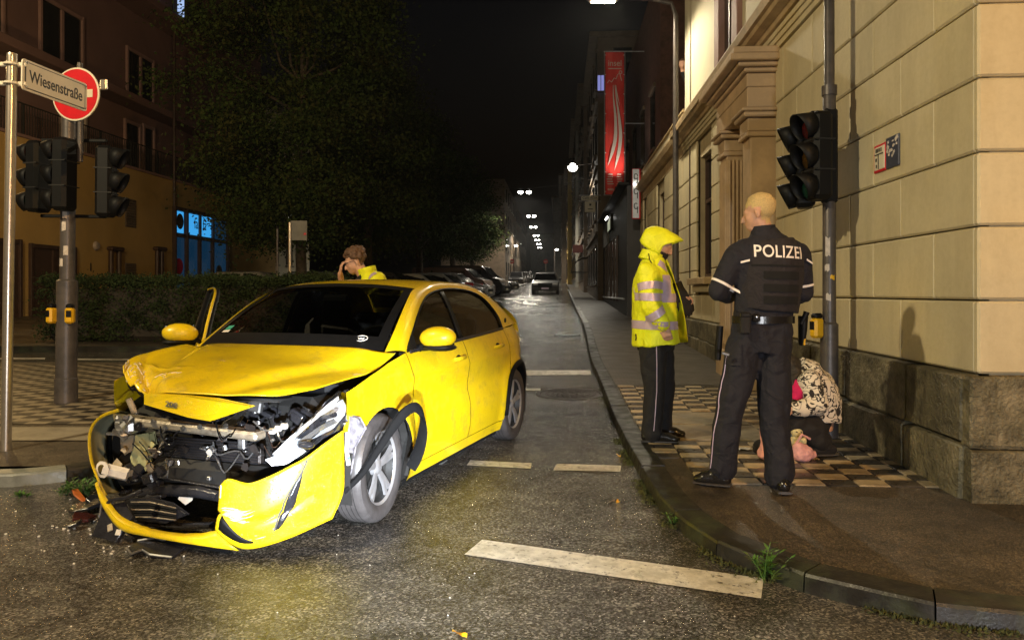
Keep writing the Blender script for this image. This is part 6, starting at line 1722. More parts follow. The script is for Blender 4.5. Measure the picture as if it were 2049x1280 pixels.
for k in range(9):                                                    # crumpled thin sheet at the beam end
    c = QU(random.uniform(226, 262), random.uniform(832, 872), -.68); m = MB().box((0, 0, 0), (.03, random.uniform(.04, .09), random.uniform(.01, .03)), Matrix.Rotation(random.uniform(-1, 1), 4, 'X') @ Matrix.Rotation(random.uniform(-.8, .8), 4, 'Z')); o = m.build('crumpled_sheet', MT['steel'], beam); o.location = c
plate('strut_plate', [QU(a, b, -.58) for a, b in ((272, 872), (296, 868), (300, 890), (284, 905), (292, 925), (284, 945), (268, 942), (262, 915), (270, 895))], .05, MT['pale_green'])
plate('strut_plate', [QU(a, b, -.55) for a, b in ((242, 874), (266, 872), (262, 900), (250, 908), (243, 895))], .05, MT['beige_metal'])
plate('rusty_plate', [QU(a, b, -.52) for a, b in ((298, 872), (312, 876), (300, 915), (288, 912))], .03, MT['orange_glass'] if False else MT['win_frame'])
MB().tube([tuple(QU(a, b, -.56)) for a, b in ((290, 915), (304, 912), (318, 898), (326, 884))], .008, 6).build('bent_rod', MT['beige_metal'], CAR)
MB().cyl(tuple(QU(258, 798, -.72)), tuple(QU(270, 826, -.72)), .018, n=8).build('latch_post', MT['beige_metal'], CAR)
rad = qbox('radiator', (325, 874), (520, 930), -.50, .05, MT['radiator'], .01)
for k in range(9):
    a = QU(330, 880+k*5.5, -.505); c = QU(515, 880+k*5.5, -.505); MB().box((a+c)/2, (.008, abs(a.y-c.y), .006)).build('fin', MT['black_wet'], rad)
qbox('fan_cowl', (350, 918), (500, 945), -.47, .06, MT['black_wet'], .01)
MB().cyl(tuple(QU(340, 918, -.53)), tuple(QU(336, 956, -.53)), .026, n=14).build('dryer_can', MT['alu'], CAR, 50)
qbox('lower_bar', (262, 950), (448, 974), -.58, .06, MT['black_wet'], .012, R(3))
o = MB().cyl(tuple(QU(208, 938, -.72)), tuple(QU(256, 950, -.66)), .036, n=6).build('crash_tube', MT['white_plastic'], CAR, 30)
MB().lathe([(.045, 0), (.048, .012), (.03, .016)], 10, basis(QU(208, 938, -.725), (0, 1, 0), (0, 0, 1), (-1, 0, 0))).build('flange', MT['white_plastic'], o, 40)
grl = plate('lower_grille', [QU(a, b, -.70) for a, b in ((250, 1000), (300, 1000), (340, 1010), (368, 1030), (330, 1045), (280, 1040), (252, 1022))], .03, MT['black_wet'])
for k in range(7):
    MB().tube([tuple(QU(a, b, -.71)) for a, b in ((262, 1004+k*5), (300, 1004+k*5), (352, 1016+k*4))], .004, 5).build('grille_slat', MT['beige_metal'] if k % 3 == 0 else MT['black'], grl)
MB().tube([tuple(QU(a, b, -.66)) for a, b in ((250, 1035), (300, 1046), (360, 1052), (425, 1050))], [(.018, .03)]*4, 8).build('skirt_edge', MT['black_wet'], CAR, 60)
MB().tube([tuple(QU(a, b, -.60)) for a, b in ((272, 988), (330, 980), (400, 984), (436, 992))], [.03, .035, .035, .03], 8).build('lower_hose', MT['black_wet'], CAR, 60)
MB().tube([tuple(QU(a, b, -.60)) for a, b in ((395, 798), (440, 797), (500, 801), (560, 800))], [(.012, .02)]*4, 8).build('lock_carrier', MT['steel'], CAR, 60)
qbox('lock_bracket', (494, 800), (520, 826), -.56, .04, MT['steel'], .008, R(12))
qbox('fuse_box', (545, 815), (590, 840), -.22, .1, MT['win_frame'], .01)
MB().tube([tuple(V(QU(630, 786, -.05))+V((0, .07*math.cos(w), .045*math.sin(w)))) for w in np.linspace(0, 6.3, 18)], .012, 6).build('strut_ring', MT['black_wet'], CAR)
qbox('bracket', (474, 866), (488, 900), -.52, .04, MT['steel'], .006); qbox('bracket', (486, 862), (500, 874), -.54, .03, MT['beige_metal'], .006, .4)
cl = MB(); rg_ = random.Random(4)
for k in range(46):
    u = rg_.uniform(-.50, -.28); x, y = rg_.uniform(300, 640), rg_.uniform(800, 960)
    if x > 560 and y > 860: continue
    p = QU(x, y, u); q = QU(x+rg_.uniform(-70, 70), y+rg_.uniform(-25, 25), u+rg_.uniform(-.1, .1)); mid = (p+q)/2+V((0, 0, rg_.uniform(-.05, .02)))
    cl.tube([p, mid, q], rg_.uniform(.006, .018), 6)
for k in range(40):
    p = QU(rg_.uniform(300, 600), rg_.uniform(806, 955), rg_.uniform(-.48, -.3)); cl.box(p, (rg_.uniform(.03, .08), rg_.uniform(.03, .10), rg_.uniform(.02, .06)), Matrix.Rotation(rg_.uniform(-.6, .6), 4, 'X'), b=.008)
o = cl.build('hoses_and_fittings', MT['black_wet'], CAR, 40); o['kind'] = 'stuff'
cl = MB()
for k in range(30):
    p = QU(rg_.uniform(240, 560), rg_.uniform(815, 960), rg_.uniform(-.62, -.46)); cl.box(p, (.02, rg_.uniform(.012, .04), rg_.uniform(.006, .03)), Matrix.Rotation(rg_.uniform(-1.5, 1.5), 4, 'X'), b=.003)
o = cl.build('broken_metal_bits', MT['steel'], CAR); o['kind'] = 'stuff'
cl = MB()
for k in range(26):
    p = QU(rg_.uniform(236, 330), rg_.uniform(930, 1040), rg_.uniform(-.70, -.5)); cl.box(p, (.05, rg_.uniform(.04, .12), rg_.uniform(.02, .06)), Matrix.Rotation(rg_.uniform(-1, 1), 4, 'X') @ Matrix.Rotation(rg_.uniform(-1, 1), 4, 'Y'), b=.008)
o = cl.build('torn_liner', MT['black_wet'], CAR); o['kind'] = 'stuff'
for nm, mt, cnt, box in (('bent_primer_scraps', 'beige_metal', 9, (232, 330, 836, 960)), ('torn_steel_scraps', 'radiator', 12, (240, 520, 850, 950)), ('pale_brackets', 'pale_green', 4, (256, 310, 868, 940)), ('broken_mounts', 'white_plastic', 4, (236, 420, 900, 1000))):
    cl = MB()
    for k in range(cnt):
        p = QU(rg_.uniform(box[0], box[1]), rg_.uniform(box[2], box[3]), rg_.uniform(-.66, -.50)); n_ = rg_.randint(4, 6); r_ = rg_.uniform(.012, .04)
        poly = [(r_*rg_.uniform(.4, 1.2)*math.cos(6.283*i/n_), r_*rg_.uniform(.3, 1.5)*math.sin(6.283*i/n_)) for i in range(n_)]
        cl.prism(poly, .006, Matrix.Translation(p) @ Matrix.Rotation(rg_.uniform(-1.2, 1.2), 4, 'X') @ Matrix.Rotation(R(90)+rg_.uniform(-.9, .9), 4, 'Y') @ Matrix.Rotation(rg_.uniform(0, 6), 4, 'Z'))
    o = cl.build(nm, MT[mt], CAR); o['kind'] = 'stuff'
for k in range(15):                                                   # loose wires
    x, y = rg_.uniform(245, 560), rg_.uniform(826, 900); u0 = rg_.uniform(-.68, -.5); L_ = rg_.uniform(30, 95)
    pts = [QU(x+L_*t_+rg_.uniform(-6, 6), y+rg_.uniform(20, 55)*math.sin(math.pi*t_*.9)+rg_.uniform(-4, 4), u0+rg_.uniform(-.03, .03)) for t_ in np.linspace(0, 1, 6)]
    MB().tube([tuple(p) for p in crv(pts, 16)], rg_.uniform(.0022, .005), 5).build('loose_wire', MT[('black', 'black_wet', 'win_frame', 'black', 'steel')[k % 5]], CAR, 60)
# left headlamp
hl_o = [(533, 922), (548, 905), (580, 872), (620, 835), (655, 800), (678, 782), (692, 786), (695, 815), (688, 846), (660, 868), (620, 884), (600, 905), (570, 926), (545, 930)]
def hlu(px): return float(np.interp(px, [530, 600, 660, 700], [-.78, -.68, -.50, -.30]))
hb = [QU(a, b, hlu(a)) for a, b in hl_o]
HL = plate('headlight', [p+V((.03, 0, 0)) for p in hb], .10, MT['black_wet'])
cen = sum(hb, V())/len(hb)
n = len(hb); vs = [tuple(p) for p in hb]; vs2 = [tuple(p.lerp(cen, .35)+V((-.035, 0, 0))) for p in hb]; vs3 = [tuple(p.lerp(cen, .75)+V((-.05, 0, 0))) for p in hb]
obj('lens_cover', vs+vs2+vs3+[tuple(cen+V((-.055, 0, 0)))], [(i, (i+1) % n, n+(i+1) % n, n+i) for i in range(n)]+[(n+i, n+(i+1) % n, 2*n+(i+1) % n, 2*n+i) for i in range(n)]+[(2*n+i, 2*n+(i+1) % n, 3*n) for i in range(n)], MT['lens'], HL, smooth=True)
MT['reflector'] = M_('chrome reflector', (.80, .82, .86), .28, metal=.6, vary=.35, scale=22, bscale=22, bstr=.5, bdist=.012)
def hl_part(name, pts, off, th, mat): return plate(name, [QU(a, b, hlu(a))+V((off, 0, 0)) for a, b in pts], th, mat, HL)
hl_part('reflector', ((545, 920), (575, 888), (612, 852), (650, 818), (682, 800), (688, 820), (682, 846), (652, 864), (614, 882), (594, 904), (568, 922)), .02, .02, MT['reflector'])
hl_part('light_strip', ((546, 908), (582, 872), (622, 838), (660, 804), (676, 792), (676, 800), (650, 822), (610, 856), (570, 894), (552, 912)), .004, .015, MT['white_plastic'])
hl_part('light_strip', ((600, 880), (640, 852), (668, 838), (672, 846), (640, 862), (608, 884)), -.002, .01, MT['alu'])
hl_part('inner_bezel', ((536, 920), (552, 914), (575, 918), (598, 898), (606, 904), (572, 926), (546, 929)), -.004, .02, MT['reflector'])
MB().ball(tuple(QU(612, 890, -.70)), (.03, .05, .02)).build('projector', MT['black_wet'], HL, 60)
for k in range(3): MB().box(QU(545+k*12, 862-k*5, -.62), (.03, .035, .03), b=.006).build('mount_clip', MT['white_plastic'], HL)
# inner wing liner between lamp and arch
plate('wing_liner', [QU(a, b, -.34) for a, b in ((690, 832), (715, 838), (726, 858), (706, 895), (696, 950), (690, 930), (688, 880))], .03, MT['reflector'] if False else M_('grey inner liner', (.16, .15, .17), .4, vary=.7, scale=26, bscale=30, bstr=.8, bdist=.01))
MB().tube([tuple(QU(a, b, -.36)) for a, b in ((692, 845), (696, 870), (693, 900), (698, 930))], .012, 6).build('wiring', MT['white_plastic'], CAR)
MB().ball(tuple(QU(697, 917, -.38)), .008).build('green_diode', glow('green diode', (.1, 1, .5), 3), CAR)
plate('yellow_tab', [QU(a, b, -.38) for a, b in ((686, 862), (692, 846), (696, 846), (694, 864))], .01, Yl)
# ------------------------------------------------------------------ people
from mathutils.bvhtree import BVHTree
def bvh_of(o): return BVHTree.FromPolygons([tuple(v.co) for v in o.data.vertices], [tuple(p.vertices) for p in o.data.polygons])
def limb(m, pts, rads, n=12, side=None):
    m.tube(pts, rads, n, side=side)
    for p, r in zip(pts, rads):
        rr = r if not isinstance(r, (tuple, list)) else min(r)
        m.ball(p, rr*0.985, 10, 7)
def head_parts(m, c, face, up=(0, 0, 1), s=1.0):
    f = V(face).normalized(); u = V(up); u = (u-f*u.dot(f)).normalized(); l = u.cross(f)
    Mh = Matrix((f, l, u)).transposed().to_4x4(); Mh.translation = V(c)
    def b(p, r): m.ball((0, 0, 0), tuple(q*s for q in r), 16, 11, Mh @ Matrix.Translation(V(p)*s))
    b((-.012, 0, .035), (.098, .077, .088)); b((.025, 0, -.02), (.072, .064, .095)); b((.045, 0, -.085), (.042, .042, .035))
    b((.072, 0, .012), (.026, .05, .018)); b((.055, .035, -.03), (.028, .022, .03)); b((.055, -.035, -.03), (.028, .022, .03))
    m.tube([Mh @ (V(p)*s) for p in ((.085, 0, .005), (.104, 0, -.025), (.112, 0, -.042), (.088, 0, -.048))], [.010*s, .013*s, .016*s, .012*s], 8)
    b((.078, 0, -.068), (.018, .027, .008)); b((.077, 0, -.082), (.017, .024, .008))
    for sd in (1, -1): b((-.008, sd*.078, -.012), (.018, .010, .032)); b((.0, sd*.08, .008), (.016, .008, .014))
    return Mh
def hand_parts(m, w, d, nrm, s=1.0, curl=0.5, thumb=1):
    """w wrist, d direction of the hand, nrm out of the back of the hand."""
    d = V(d).normalized(); nrm = V(nrm); nrm = (nrm-d*nrm.dot(d)).normalized(); sd = d.cross(nrm)*thumb
    w = V(w)
    m.tube([w-d*.02, w+d*.04*s, w+d*.085*s], [(.020*s, .026*s), (.015*s, .038*s), (.012*s, .040*s)], 10, side=nrm)
    for k, (o, L) in enumerate(((.030, .070), (.010, .078), (-.011, .073), (-.030, .058))):
        p = w+d*.085*s+sd*o*s; a = curl*.7
        q1 = p+(d*math.cos(a)-nrm*math.sin(a))*L*.45*s; q2 = q1+(d*math.cos(a*2.2)-nrm*math.sin(a*2.2))*L*.33*s; q3 = q2+(d*math.cos(a*3)-nrm*math.sin(a*3))*L*.25*s
        m.tube([p-d*.012, q1, q2, q3], [.0098*s, .0092*s, .0085*s, .007*s], 8); m.ball(q3, .0072*s, 8, 6)
    t0 = w+d*.025*s+sd*.028*s; t1 = t0+(d*.7+sd*.6-nrm*.2).normalized()*.04*s; t2 = t1+(d*.9+sd*.1-nrm*.4).normalized()*.032*s
    m.tube([t0, t1, t2], [.013*s, .011*s, .009*s], 8); m.ball(t2, .009*s, 8, 6)
def ring_on(o, c, axis, w, name, mat, parent, r0=.3, off=.004, n=40, a0=0, a1=2*math.pi, ref=(0, 0, 1)):
    t = bvh_of(o); ax = V(axis).normalized(); a = V(ref); a = (a-ax*a.dot(ax)).normalized(); b = ax.cross(a); rows = []
    for i in range(n):
        w_ = a0+(a1-a0)*i/(n-1); d = a*math.cos(w_)+b*math.sin(w_); row = []
        for k in range(3):
            p0 = V(c)+ax*w*(k/2-.5); h = t.ray_cast(p0+d*r0, -d, r0)
            row.append((h[0]+d*off) if h[0] is not None else None)
        if all(x is not None for x in row): rows.append(row)
    if len(rows) < 3: return None
    g = np.array([[tuple(p) for p in r] for r in rows]); 
    return MB().grid(g).build(name, mat, parent, 60)
def decal(o, c, xd, zd, w, h, rd, name, mat, parent, n=12, m=6, off=.004, back=.4):
    t = bvh_of(o); xd, zd, rd = V(xd).normalized(), V(zd).normalized(), V(rd).normalized(); g = np.zeros((n, m, 3)); ok = True; last = None
    for i in range(n):
        for j in range(m):
            p = V(c)+xd*w*(i/(n-1)-.5)+zd*h*(j/(m-1)-.5); hh = t.ray_cast(p-rd*back, rd, back*2)
            q = hh[0]-rd*off if hh[0] is not None else (last if last is not None else p)
            last = q; g[i, j] = q
    return MB().grid(g).build(name, mat, parent, 60)
def wrap_text(o, s, size, M, rd, mat, parent, off=.004, xs=1.0, spacing=1.0):
    tx = text('lettering', s, size, mat, parent, None, .0, xs=xs, spacing=spacing, bold=.014)
    bm = bmesh.new(); bm.from_mesh(tx.data); bmesh.ops.subdivide_edges(bm, edges=bm.edges, cuts=2); bmesh.ops.triangulate(bm, faces=bm.faces); bm.to_mesh(tx.data); bm.free()
    ts = [bvh_of(x) for x in (o if isinstance(o, (list, tuple)) else [o])]; rd = V(rd).normalized()
    for v in tx.data.vertices:
        p = M @ v.co; hs_ = [h for h in (t.ray_cast(p-rd*.4, rd, .8) for t in ts) if h[0] is not None]
        v.co = (min(hs_, key=lambda h: h[3])[0]-rd*off) if hs_ else p
    tx.data.update(); return tx
def folds(a, f, seed=0):
    return lambda c: a*(noise.noise((c.x*f+seed, c.y*f, c.z*f*.55)) + .5*noise.noise((c.x*f*2.3, c.y*f*2.3+seed, c.z*f*1.6)))
def shoe(name, heel, toe, mat, parent, h=.09, w=.048):
    heel, toe = V(heel), V(toe); d = (toe-heel); L = d.length; d.normalize(); up = V((0, 0, 1)); m = MB()
    m.tube([heel+up*.045, heel+d*L*.35+up*.05, heel+d*L*.7+up*.042, toe-d*.03+up*.03], [(.045, w*.8), (.05, w*.85), (.04, w), (.026, w*.8)], 12, side=(0, 0, 1))
    m.ball(heel+up*.045, (.04, .04, .044)); m.ball(toe-d*.035+up*.03, (.04, .045, .028)); m.tube([heel+d*.05+up*.05, heel+d*.045+up*(.05+h)], [.05, .052], 12)
    o = remesh(name, m, .009, mat, parent, 3)
    for v in o.data.vertices:
        if v.co.z < heel.z+.004: v.co.z = heel.z+.002
    so = MB(); so.tube([heel-d*.035+up*.008, heel+d*L*.5+up*.008, toe+up*.008], [(.009, w*.85), (.009, w*.98), (.009, w*.6)], 10, side=(0, 0, 1)); so.build('sole', MT['rubber'], o, 50)
    return o

# --- police officer seen from behind
PY = 4.80; og = V((P(1500, 585, PY).x, PY, gz(PY)+KERB))
def q(px, py, dy=0.0): return P(px, py, PY+dy)-og
OF = thing('person', 'police officer in navy uniform and vest seen from behind, arms bent in front', 'person', og)
m = MB()
Mh = head_parts(m, q(1519, 426), (-.86, .50, -.10), s=1.0)
limb(m, [q(1530, 480), q(1527, 462), q(1522, 440)], [.062, .060, .058])
m.tube([q(1525, 690), q(1526, 630), q(1532, 560), q(1535, 505), q(1532, 478)], [(.15, .10), (.15, .10), (.17, .11), (.18, .10), (.09, .07)], 14, side=(1, 0, 0))
shL, shR = q(1476, 508), q(1597, 508, .02); elL, elR = q(1436, 582, .0), q(1607, 586, .05); wrL, wrR = q(1462, 596, .26), q(1582, 600, .27)
for a, b, c in ((shL, elL, wrL), (shR, elR, wrR)): limb(m, [a, a.lerp(b, .5), b, b.lerp(c, .5), c], [.05, .046, .038, .036, .027])
hand_parts(m, wrL, (.6, .75, .1), (-.2, .1, 1), .95, .7, -1); hand_parts(m, wrR, (-.6, .75, .1), (.2, .1, 1), .95, .7, 1)
hipL, hipR = q(1492, 690), q(1550, 690); knL, knR = q(1462, 812, -.03), q(1549, 828, -.05); anL, anR = q(1444, 948, .02), q(1560, 962, -.10)
for a, b, c in ((hipL, knL, anL), (hipR, knR, anR)): limb(m, [a, a.lerp(b, .5), b, b.lerp(c, .5), c, c-V((0, 0, .03))], [.085, .075, .055, .048, .038, .04])
body = remesh('body', m, .0075, MT['skin'], OF, 2)
MI = Mh.inverted()
def hairfn(c, n):
    k = MI @ c
    if k.z < -.10 or (k.length > .2): return 0
    if k.x < -.045 and k.z > -.075: return 1
    if k.x < -.02 and k.z > -.055-.0*k.x and abs(k.y) < .073: return 1
    if k.z > .055-.25*max(0, k.x) and k.x < .075: return 1
    if k.z > .03 and k.x < .03 and abs(k.y) > .05: return 1
    return 0
paint(body, [MT['skin'], MT['hair_blond']], hairfn)
m = MB(); m.ball((0, 0, 0), (.097, .077, .082), 18, 12, Mh @ Matrix.Translation((-.015, 0, .049)))
hr = remesh('hair', m, .006, MT['hair_blond'], body, 2, folds(.002, 40, 7))
for v_ in hr.data.vertices:
    k = MI @ v_.co
    if k.x > .055 and k.z < .09: v_.co = Mh @ V((.055, k.y*.9, k.z))
# trousers
m = MB()
m.tube([q(1526, 625), q(1524, 660), q(1522, 705)], [(.185, .135), (.20, .14), (.185, .13)], 18, side=(1, 0, 0))
for s_, (a, b, c) in ((-1, (hipL, knL, anL)), (1, (hipR, knR, anR))):
    limb(m, [a+V((-.005*s_, 0, .02)), a.lerp(b, .45), b, b.lerp(c, .5), c-V((0, 0, -.035))], [.118, .108, .092, .088, .092], 14)
tro = remesh('trousers', m, .010, MT['navy'], OF, 2, folds(.016, 8, 3))
for s_, (a, b, c) in ((-1, (hipL, knL, anL)),):
    t = bvh_of(tro); pts = []
    for k in range(20):
        p = (a.lerp(b, k/10) if k < 10 else b.lerp(c, (k-10)/10))
        h = t.ray_cast(p+V((-.5, -.12, 0)), V((1, .24, 0)), 1.0)
        if h[0] is not None: pts.append(h[0]+V((-.003, -.002, 0)))
    MB().tube(pts, .0035, 5).build('piping', MT['retro'], tro)
for px, py, w, h in ((1466, 706, .10, .14), (1590, 700, .05, .14)):
    decal(tro, q(px, py), (1, 0, 0), (0, 0, 1), w, h, (0.25 if px < 1500 else -.2, 1, 0), 'thigh_pocket', MT['navy'], tro, off=.012)
MB().box(q(1452, 708, -.14), (.05, .02, .022), Matrix.Rotation(.25, 4, 'Y'), b=.006).build('pocket_clip', MT['alu'], tro)
shoe('boot', q(1452, 0, .0)*V((1, 1, 0)), q(1388, 0, .08)*V((1, 1, 0)), MT['leather'], OF, .09, .055); 
shoe('boot', anR*V((1, 1, 0))+V((.0, -.075, 0)), anR*V((1, 1, 0))+V((.03, .21, 0)), MT['leather'], OF, .09, .055)
# shirt / jacket
m = MB()
m.tube([q(1527, 640), q(1530, 580), q(1534, 520), q(1533, 490), q(1530, 470), q(1528, 458)], [(.185, .125), (.195, .13), (.215, .13), (.19, .115), (.10, .085), (.078, .075)], 18, side=(1, 0, 0))
for a, b, c in ((shL, elL, wrL), (shR, elR, wrR)): limb(m, [a, a.lerp(b, .5), b, b.lerp(c, .55), b.lerp(c, .92)], [.080, .074, .066, .056, .044], 14)
m.ball(q(1490, 498), (.085, .085, .07)); m.ball(q(1580, 499), (.085, .085, .07))
sh = remesh('jacket', m, .0105, MT['navy'], OF, 3, folds(.007, 11, 5))
m = MB().tube([q(1529, 474), q(1527, 452)], [(.088, .08), (.073, .07)], 18, side=(1, 0, 0)); m.build('collar', MT['navy'], sh, 50)
for a, b in ((shL, elL), (shR, elR)):
    ring_on(sh, a.lerp(b, .80), b-a, .016, 'sleeve_piping', MT['retro_white'], sh, .16, .004)
# vest
m = MB()
m.tube([q(1534, 622), q(1537, 590), q(1541, 545), q(1543, 508), q(1540, 480)], [(.20, .15), (.205, .16), (.215, .165), (.20, .16), (.15, .125)], 20, side=(1, 0, 0))
ve = remesh('vest', m, .011, MT['navy2'], OF, 3, folds(.004, 12, 1))
paint(ve, [MT['navy2']], lambda c, n: 0)
back = (0, 1, 0)
Mt = basis(q(1545, 507), (1, 0, -.05), (.05, 0, 1), (0, -1, 0))
wrap_text([ve, sh], 'POLIZEI', .108, Mt, back, MT['retro_white'], ve, .005, .80, 1.05)
for py in (552, 577, 600): decal(ve, q(1548, py), (1, 0, -.03), (0, 0, 1), .23, .050, back, 'hook_tape', MT['velcro'], ve, 14, 5, .007)
decal(ve, q(1545, 533), (1, 0, -.03), (0, 0, 1), .34, .012, back, 'seam', MT['velcro'], ve, 14, 3, .005)
for px, pz, tl in ((1484, 524, .25), (1607, 524, -.5)):
    decal(sh if True else ve, q(px, pz), (1, 0, tl), (0, 0, 1), .055, .013, (0.1 if px < 1500 else -.25, 1, 0), 'reflective_strip', MT['retro_white'], ve, 8, 3, .02)
# belt and kit
m = MB().tube([q(1527, 646), q(1527, 632)], [(.198, .142), (.198, .142)], 24, side=(1, 0, 0)); bl_ = m.build('belt', MT['leather'], OF, 50)
MB().box(q(1492, 650, -.15), (.062, .04, .12), b=.012).build('holster_pouch', MT['blackcloth'], bl_); MB().box(q(1492, 630, -.158), (.066, .03, .03), b=.008).build('pouch_flap', MT['leather'], bl_)
MB().box(q(1513, 636, -.15), (.05, .03, .05), b=.01).build('belt_pouch', MT['leather'], bl_)
MB().lathe([(0, .004), (.007, .003), (.008, 0)], 8, basis(q(1515, 634, -.172), (1, 0, 0), (0, 0, 1), (0, -1, 0))).build('stud', MT['alu'], bl_)
pi = MB().tube([q(1607, 632, .0), q(1606, 660, .0), q(1604, 690, .01)], [(.03, .04), (.026, .04), (.018, .03)], 10).build('holster', MT['black'], bl_, 50)
MB().tube([q(1603, 648, -.02), q(1612, 630, -.03), q(1614, 624, -.03)], [.016, .018, .02], 10).build('pistol_grip', MT['black'], bl_, 50)
MB().tube([q(1610, 655, -.02), q(1609, 690, -.02)], .008, 6).build('lanyard', MT['btn_yellow'], bl_)
MB().tube([q(1441, 652, .05), q(1437, 700, .06), q(1436, 720, .06)], [.022, .024, .02], 10).build('baton', MT['black'], bl_, 50)

# --- colleague in the yellow rain jacket with the hood up
YY = 6.2; og = V((P(1318, 585, YY).x, YY, gz(YY)+KERB))
def q(px, py, dy=0.0): return P(px, py, YY+dy)-og
YM = thing('person', 'person in a hooded yellow high visibility rain jacket looking down, gloves in one hand', 'person', og)
m = MB()
Mh = head_parts(m, q(1322, 488), (.90, -.22, -.42), s=1.0)
limb(m, [q(1310, 530), q(1313, 512), q(1317, 500)], [.06, .058, .056])
m.tube([q(1312, 700), q(1310, 630), q(1308, 565), q(1309, 530)], [(.10, .15), (.11, .16), (.11, .17), (.07, .09)], 14, side=(1, 0, 0))
s1, e1, w1 = q(1296, 543, -.19), q(1302, 612, -.24), q(1330, 652, -.24); s2, e2, w2 = q(1306, 543, .19), q(1330, 602, .26), q(1362, 590, .12)
for a, b, c in ((s1, e1, w1), (s2, e2, w2)): limb(m, [a, a.lerp(b, .5), b, b.lerp(c, .5), c], [.05, .046, .038, .036, .027])
hand_parts(m, w1, (.25, .0, -1), (-.3, -1, 0), 1.05, .9, 1); hand_parts(m, w2, (.8, -.2, -.2), (0, 0, 1), .95, .9, 1)
h1, k1, a1 = q(1308, 690, -.09), q(1310, 780, -.10), q(1304, 868, -.10); h2, k2, a2 = q(1318, 690, .09), q(1330, 780, .10), q(1322, 860, .12)
for a, b, c in ((h1, k1, a1), (h2, k2, a2)): limb(m, [a, a.lerp(b, .5), b, b.lerp(c, .5), c], [.085, .075, .055, .048, .038])
body = remesh('body', m, .0075, MT['skin'], YM, 2); MI = Mh.inverted()
def fn(c, n):
    k = MI @ c
    if k.length > .19: return 0
    if k.z < -.055 and k.x > .02 and k.z > -.13: return 1
    if k.z > .04 or k.x < -.03: return 1
    return 0
paint(body, [MT['skin'], MT['hair_dark']], fn)
m = MB()
m.tube([q(1313, 660), q(1313, 700)], [(.16, .18), (.15, .18)], 18, side=(1, 0, 0))
for a, b, c in ((h1, k1, a1), (h2, k2, a2)): limb(m, [a, a.lerp(b, .45), b, b.lerp(c, .5), c+V((0, 0, .0))], [.118, .108, .09, .084, .086], 14)
tro = remesh('trousers', m, .010, MT['blackcloth'], YM, 2, folds(.015, 8, 8))
t = bvh_of(tro); pts = []
for k in range(18):
    p = (h1.lerp(k1, k/9) if k < 9 else k1.lerp(a1, (k-9)/9)); h = t.ray_cast(p+V((0.0, -.6, 0)), V((0, 1, 0)), 1.0)
    if h[0] is not None: pts.append(h[0]+V((0, -.003, 0)))
MB().tube(pts, .004, 5).build('piping', MT['retro'], tro)
shoe('shoe', a1*V((1, 1, 0))+V((-.05, 0, 0)), a1*V((1, 1, 0))+V((.21, -.05, 0)), MT['leather'], YM, .06); shoe('shoe', a2*V((1, 1, 0))+V((-.05, .0, 0)), a2*V((1, 1, 0))+V((.20, -.04, 0)), MT['leather'], YM, .06)
# jacket: bulky, open in front
m = MB()
m.tube([q(1314, 689), q(1311, 650), q(1308, 600), q(1305, 560), q(1306, 530), q(1312, 512)], [(.198, .235), (.19, .225), (.175, .225), (.155, .215), (.11, .155), (.075, .085)], 22, side=(1, 0, 0))
limb(m, [s1, s1.lerp(e1, .5), e1, e1.lerp(w1, .5), e1.lerp(w1, .92)], [.092, .088, .084, .074, .060], 14)
limb(m, [s2, s2.lerp(e2, .5), e2, e2.lerp(w2, .5), e2.lerp(w2, .85)], [.092, .088, .084, .074, .062], 14)
ja = remesh('rain_jacket', m, .0115, MT['hivis'], YM, 2, folds(.016, 7, 2))
g = np.zeros((14, 5, 3)); fl = crv([tuple(q(1333, 520, -.02)), tuple(q(1352, 565, .0)), tuple(q(1368, 620, .05)), tuple(q(1377, 683, .08))], 14); fb = crv([tuple(q(1325, 520, .12)), tuple(q(1332, 565, .2)), tuple(q(1335, 620, .24)), tuple(q(1335, 686, .24))], 14)
for i in range(14):
    for j in range(5): t_ = j/4; g[i, j] = fl[i]*(1-t_)+fb[i]*t_+np.array((.03*math.sin(math.pi*t_), 0, .004*math.sin(i*1.3)))
MB().grid(g).build('jacket_front_flap', MT['hivis'], ja, 60, solid=.006)
# hood: shell over the head with a projecting peak, open towards the face
def hoodv():
    f = V((.90, -.22, -.42)).normalized(); u = V((0, 0, 1)); u = (u-f*u.dot(f)).normalized(); l = u.cross(f); c = q(1316, 487); g = np.zeros((28, 15, 3))
    for i in range(28):
        a = -math.pi*1.22/2 + math.pi*1.22*i/27           # around from one cheek over the crown to the other
        for j in range(15):
            t_ = j/14; pm_ = .40+.68*max(0, math.cos(a))**.8; ph = -1.35+(1.35+pm_)*t_                 # from the nape to the rim
            rr = .135; x = math.sin(ph)*rr*1.08; ring = math.cos(ph*.82)*rr*1.02
            y = math.sin(a)*ring*.86; z = math.cos(a)*ring
            if t_ > .72: k = (t_-.72)/.28; x += .055*k*max(0, math.cos(a)); z += .018*k*max(0, math.cos(a))
            if z < -.02: z *= 1.7
            p = c+f*x+l*y+u*z
            g[i, j] = p+V((0, 0, .005*noise.noise((i*.5, j*.4, 1))))
    return g
MB().grid(hoodv()).build('hood', MT['hivis'], ja, 60, solid=.007)
m = MB().tube([q(1300, 522), q(1306, 505)], [(.10, .115), (.092, .10)], 20, side=(1, 0, 0)); m.build('hood_collar', MT['hivis'], ja, 50, solid=.004)
m = MB().tube([q(1318, 518), q(1328, 508), q(1334, 500)], [(.05, .06), (.045, .05), (.03, .035)], 12); m.build('scarf', MT['blackcloth'], YM, 50)
up = V((0, 0, 1)); ra = (0, 1, 0)
ring_on(ja, q(1309, 594), (0.02, 0, 1), .062, 'reflective_band', MT['retro'], ja, .5, .004, 60, math.pi*.12+math.pi*.5, math.pi*1.35+math.pi*.5, (0, 1, 0))
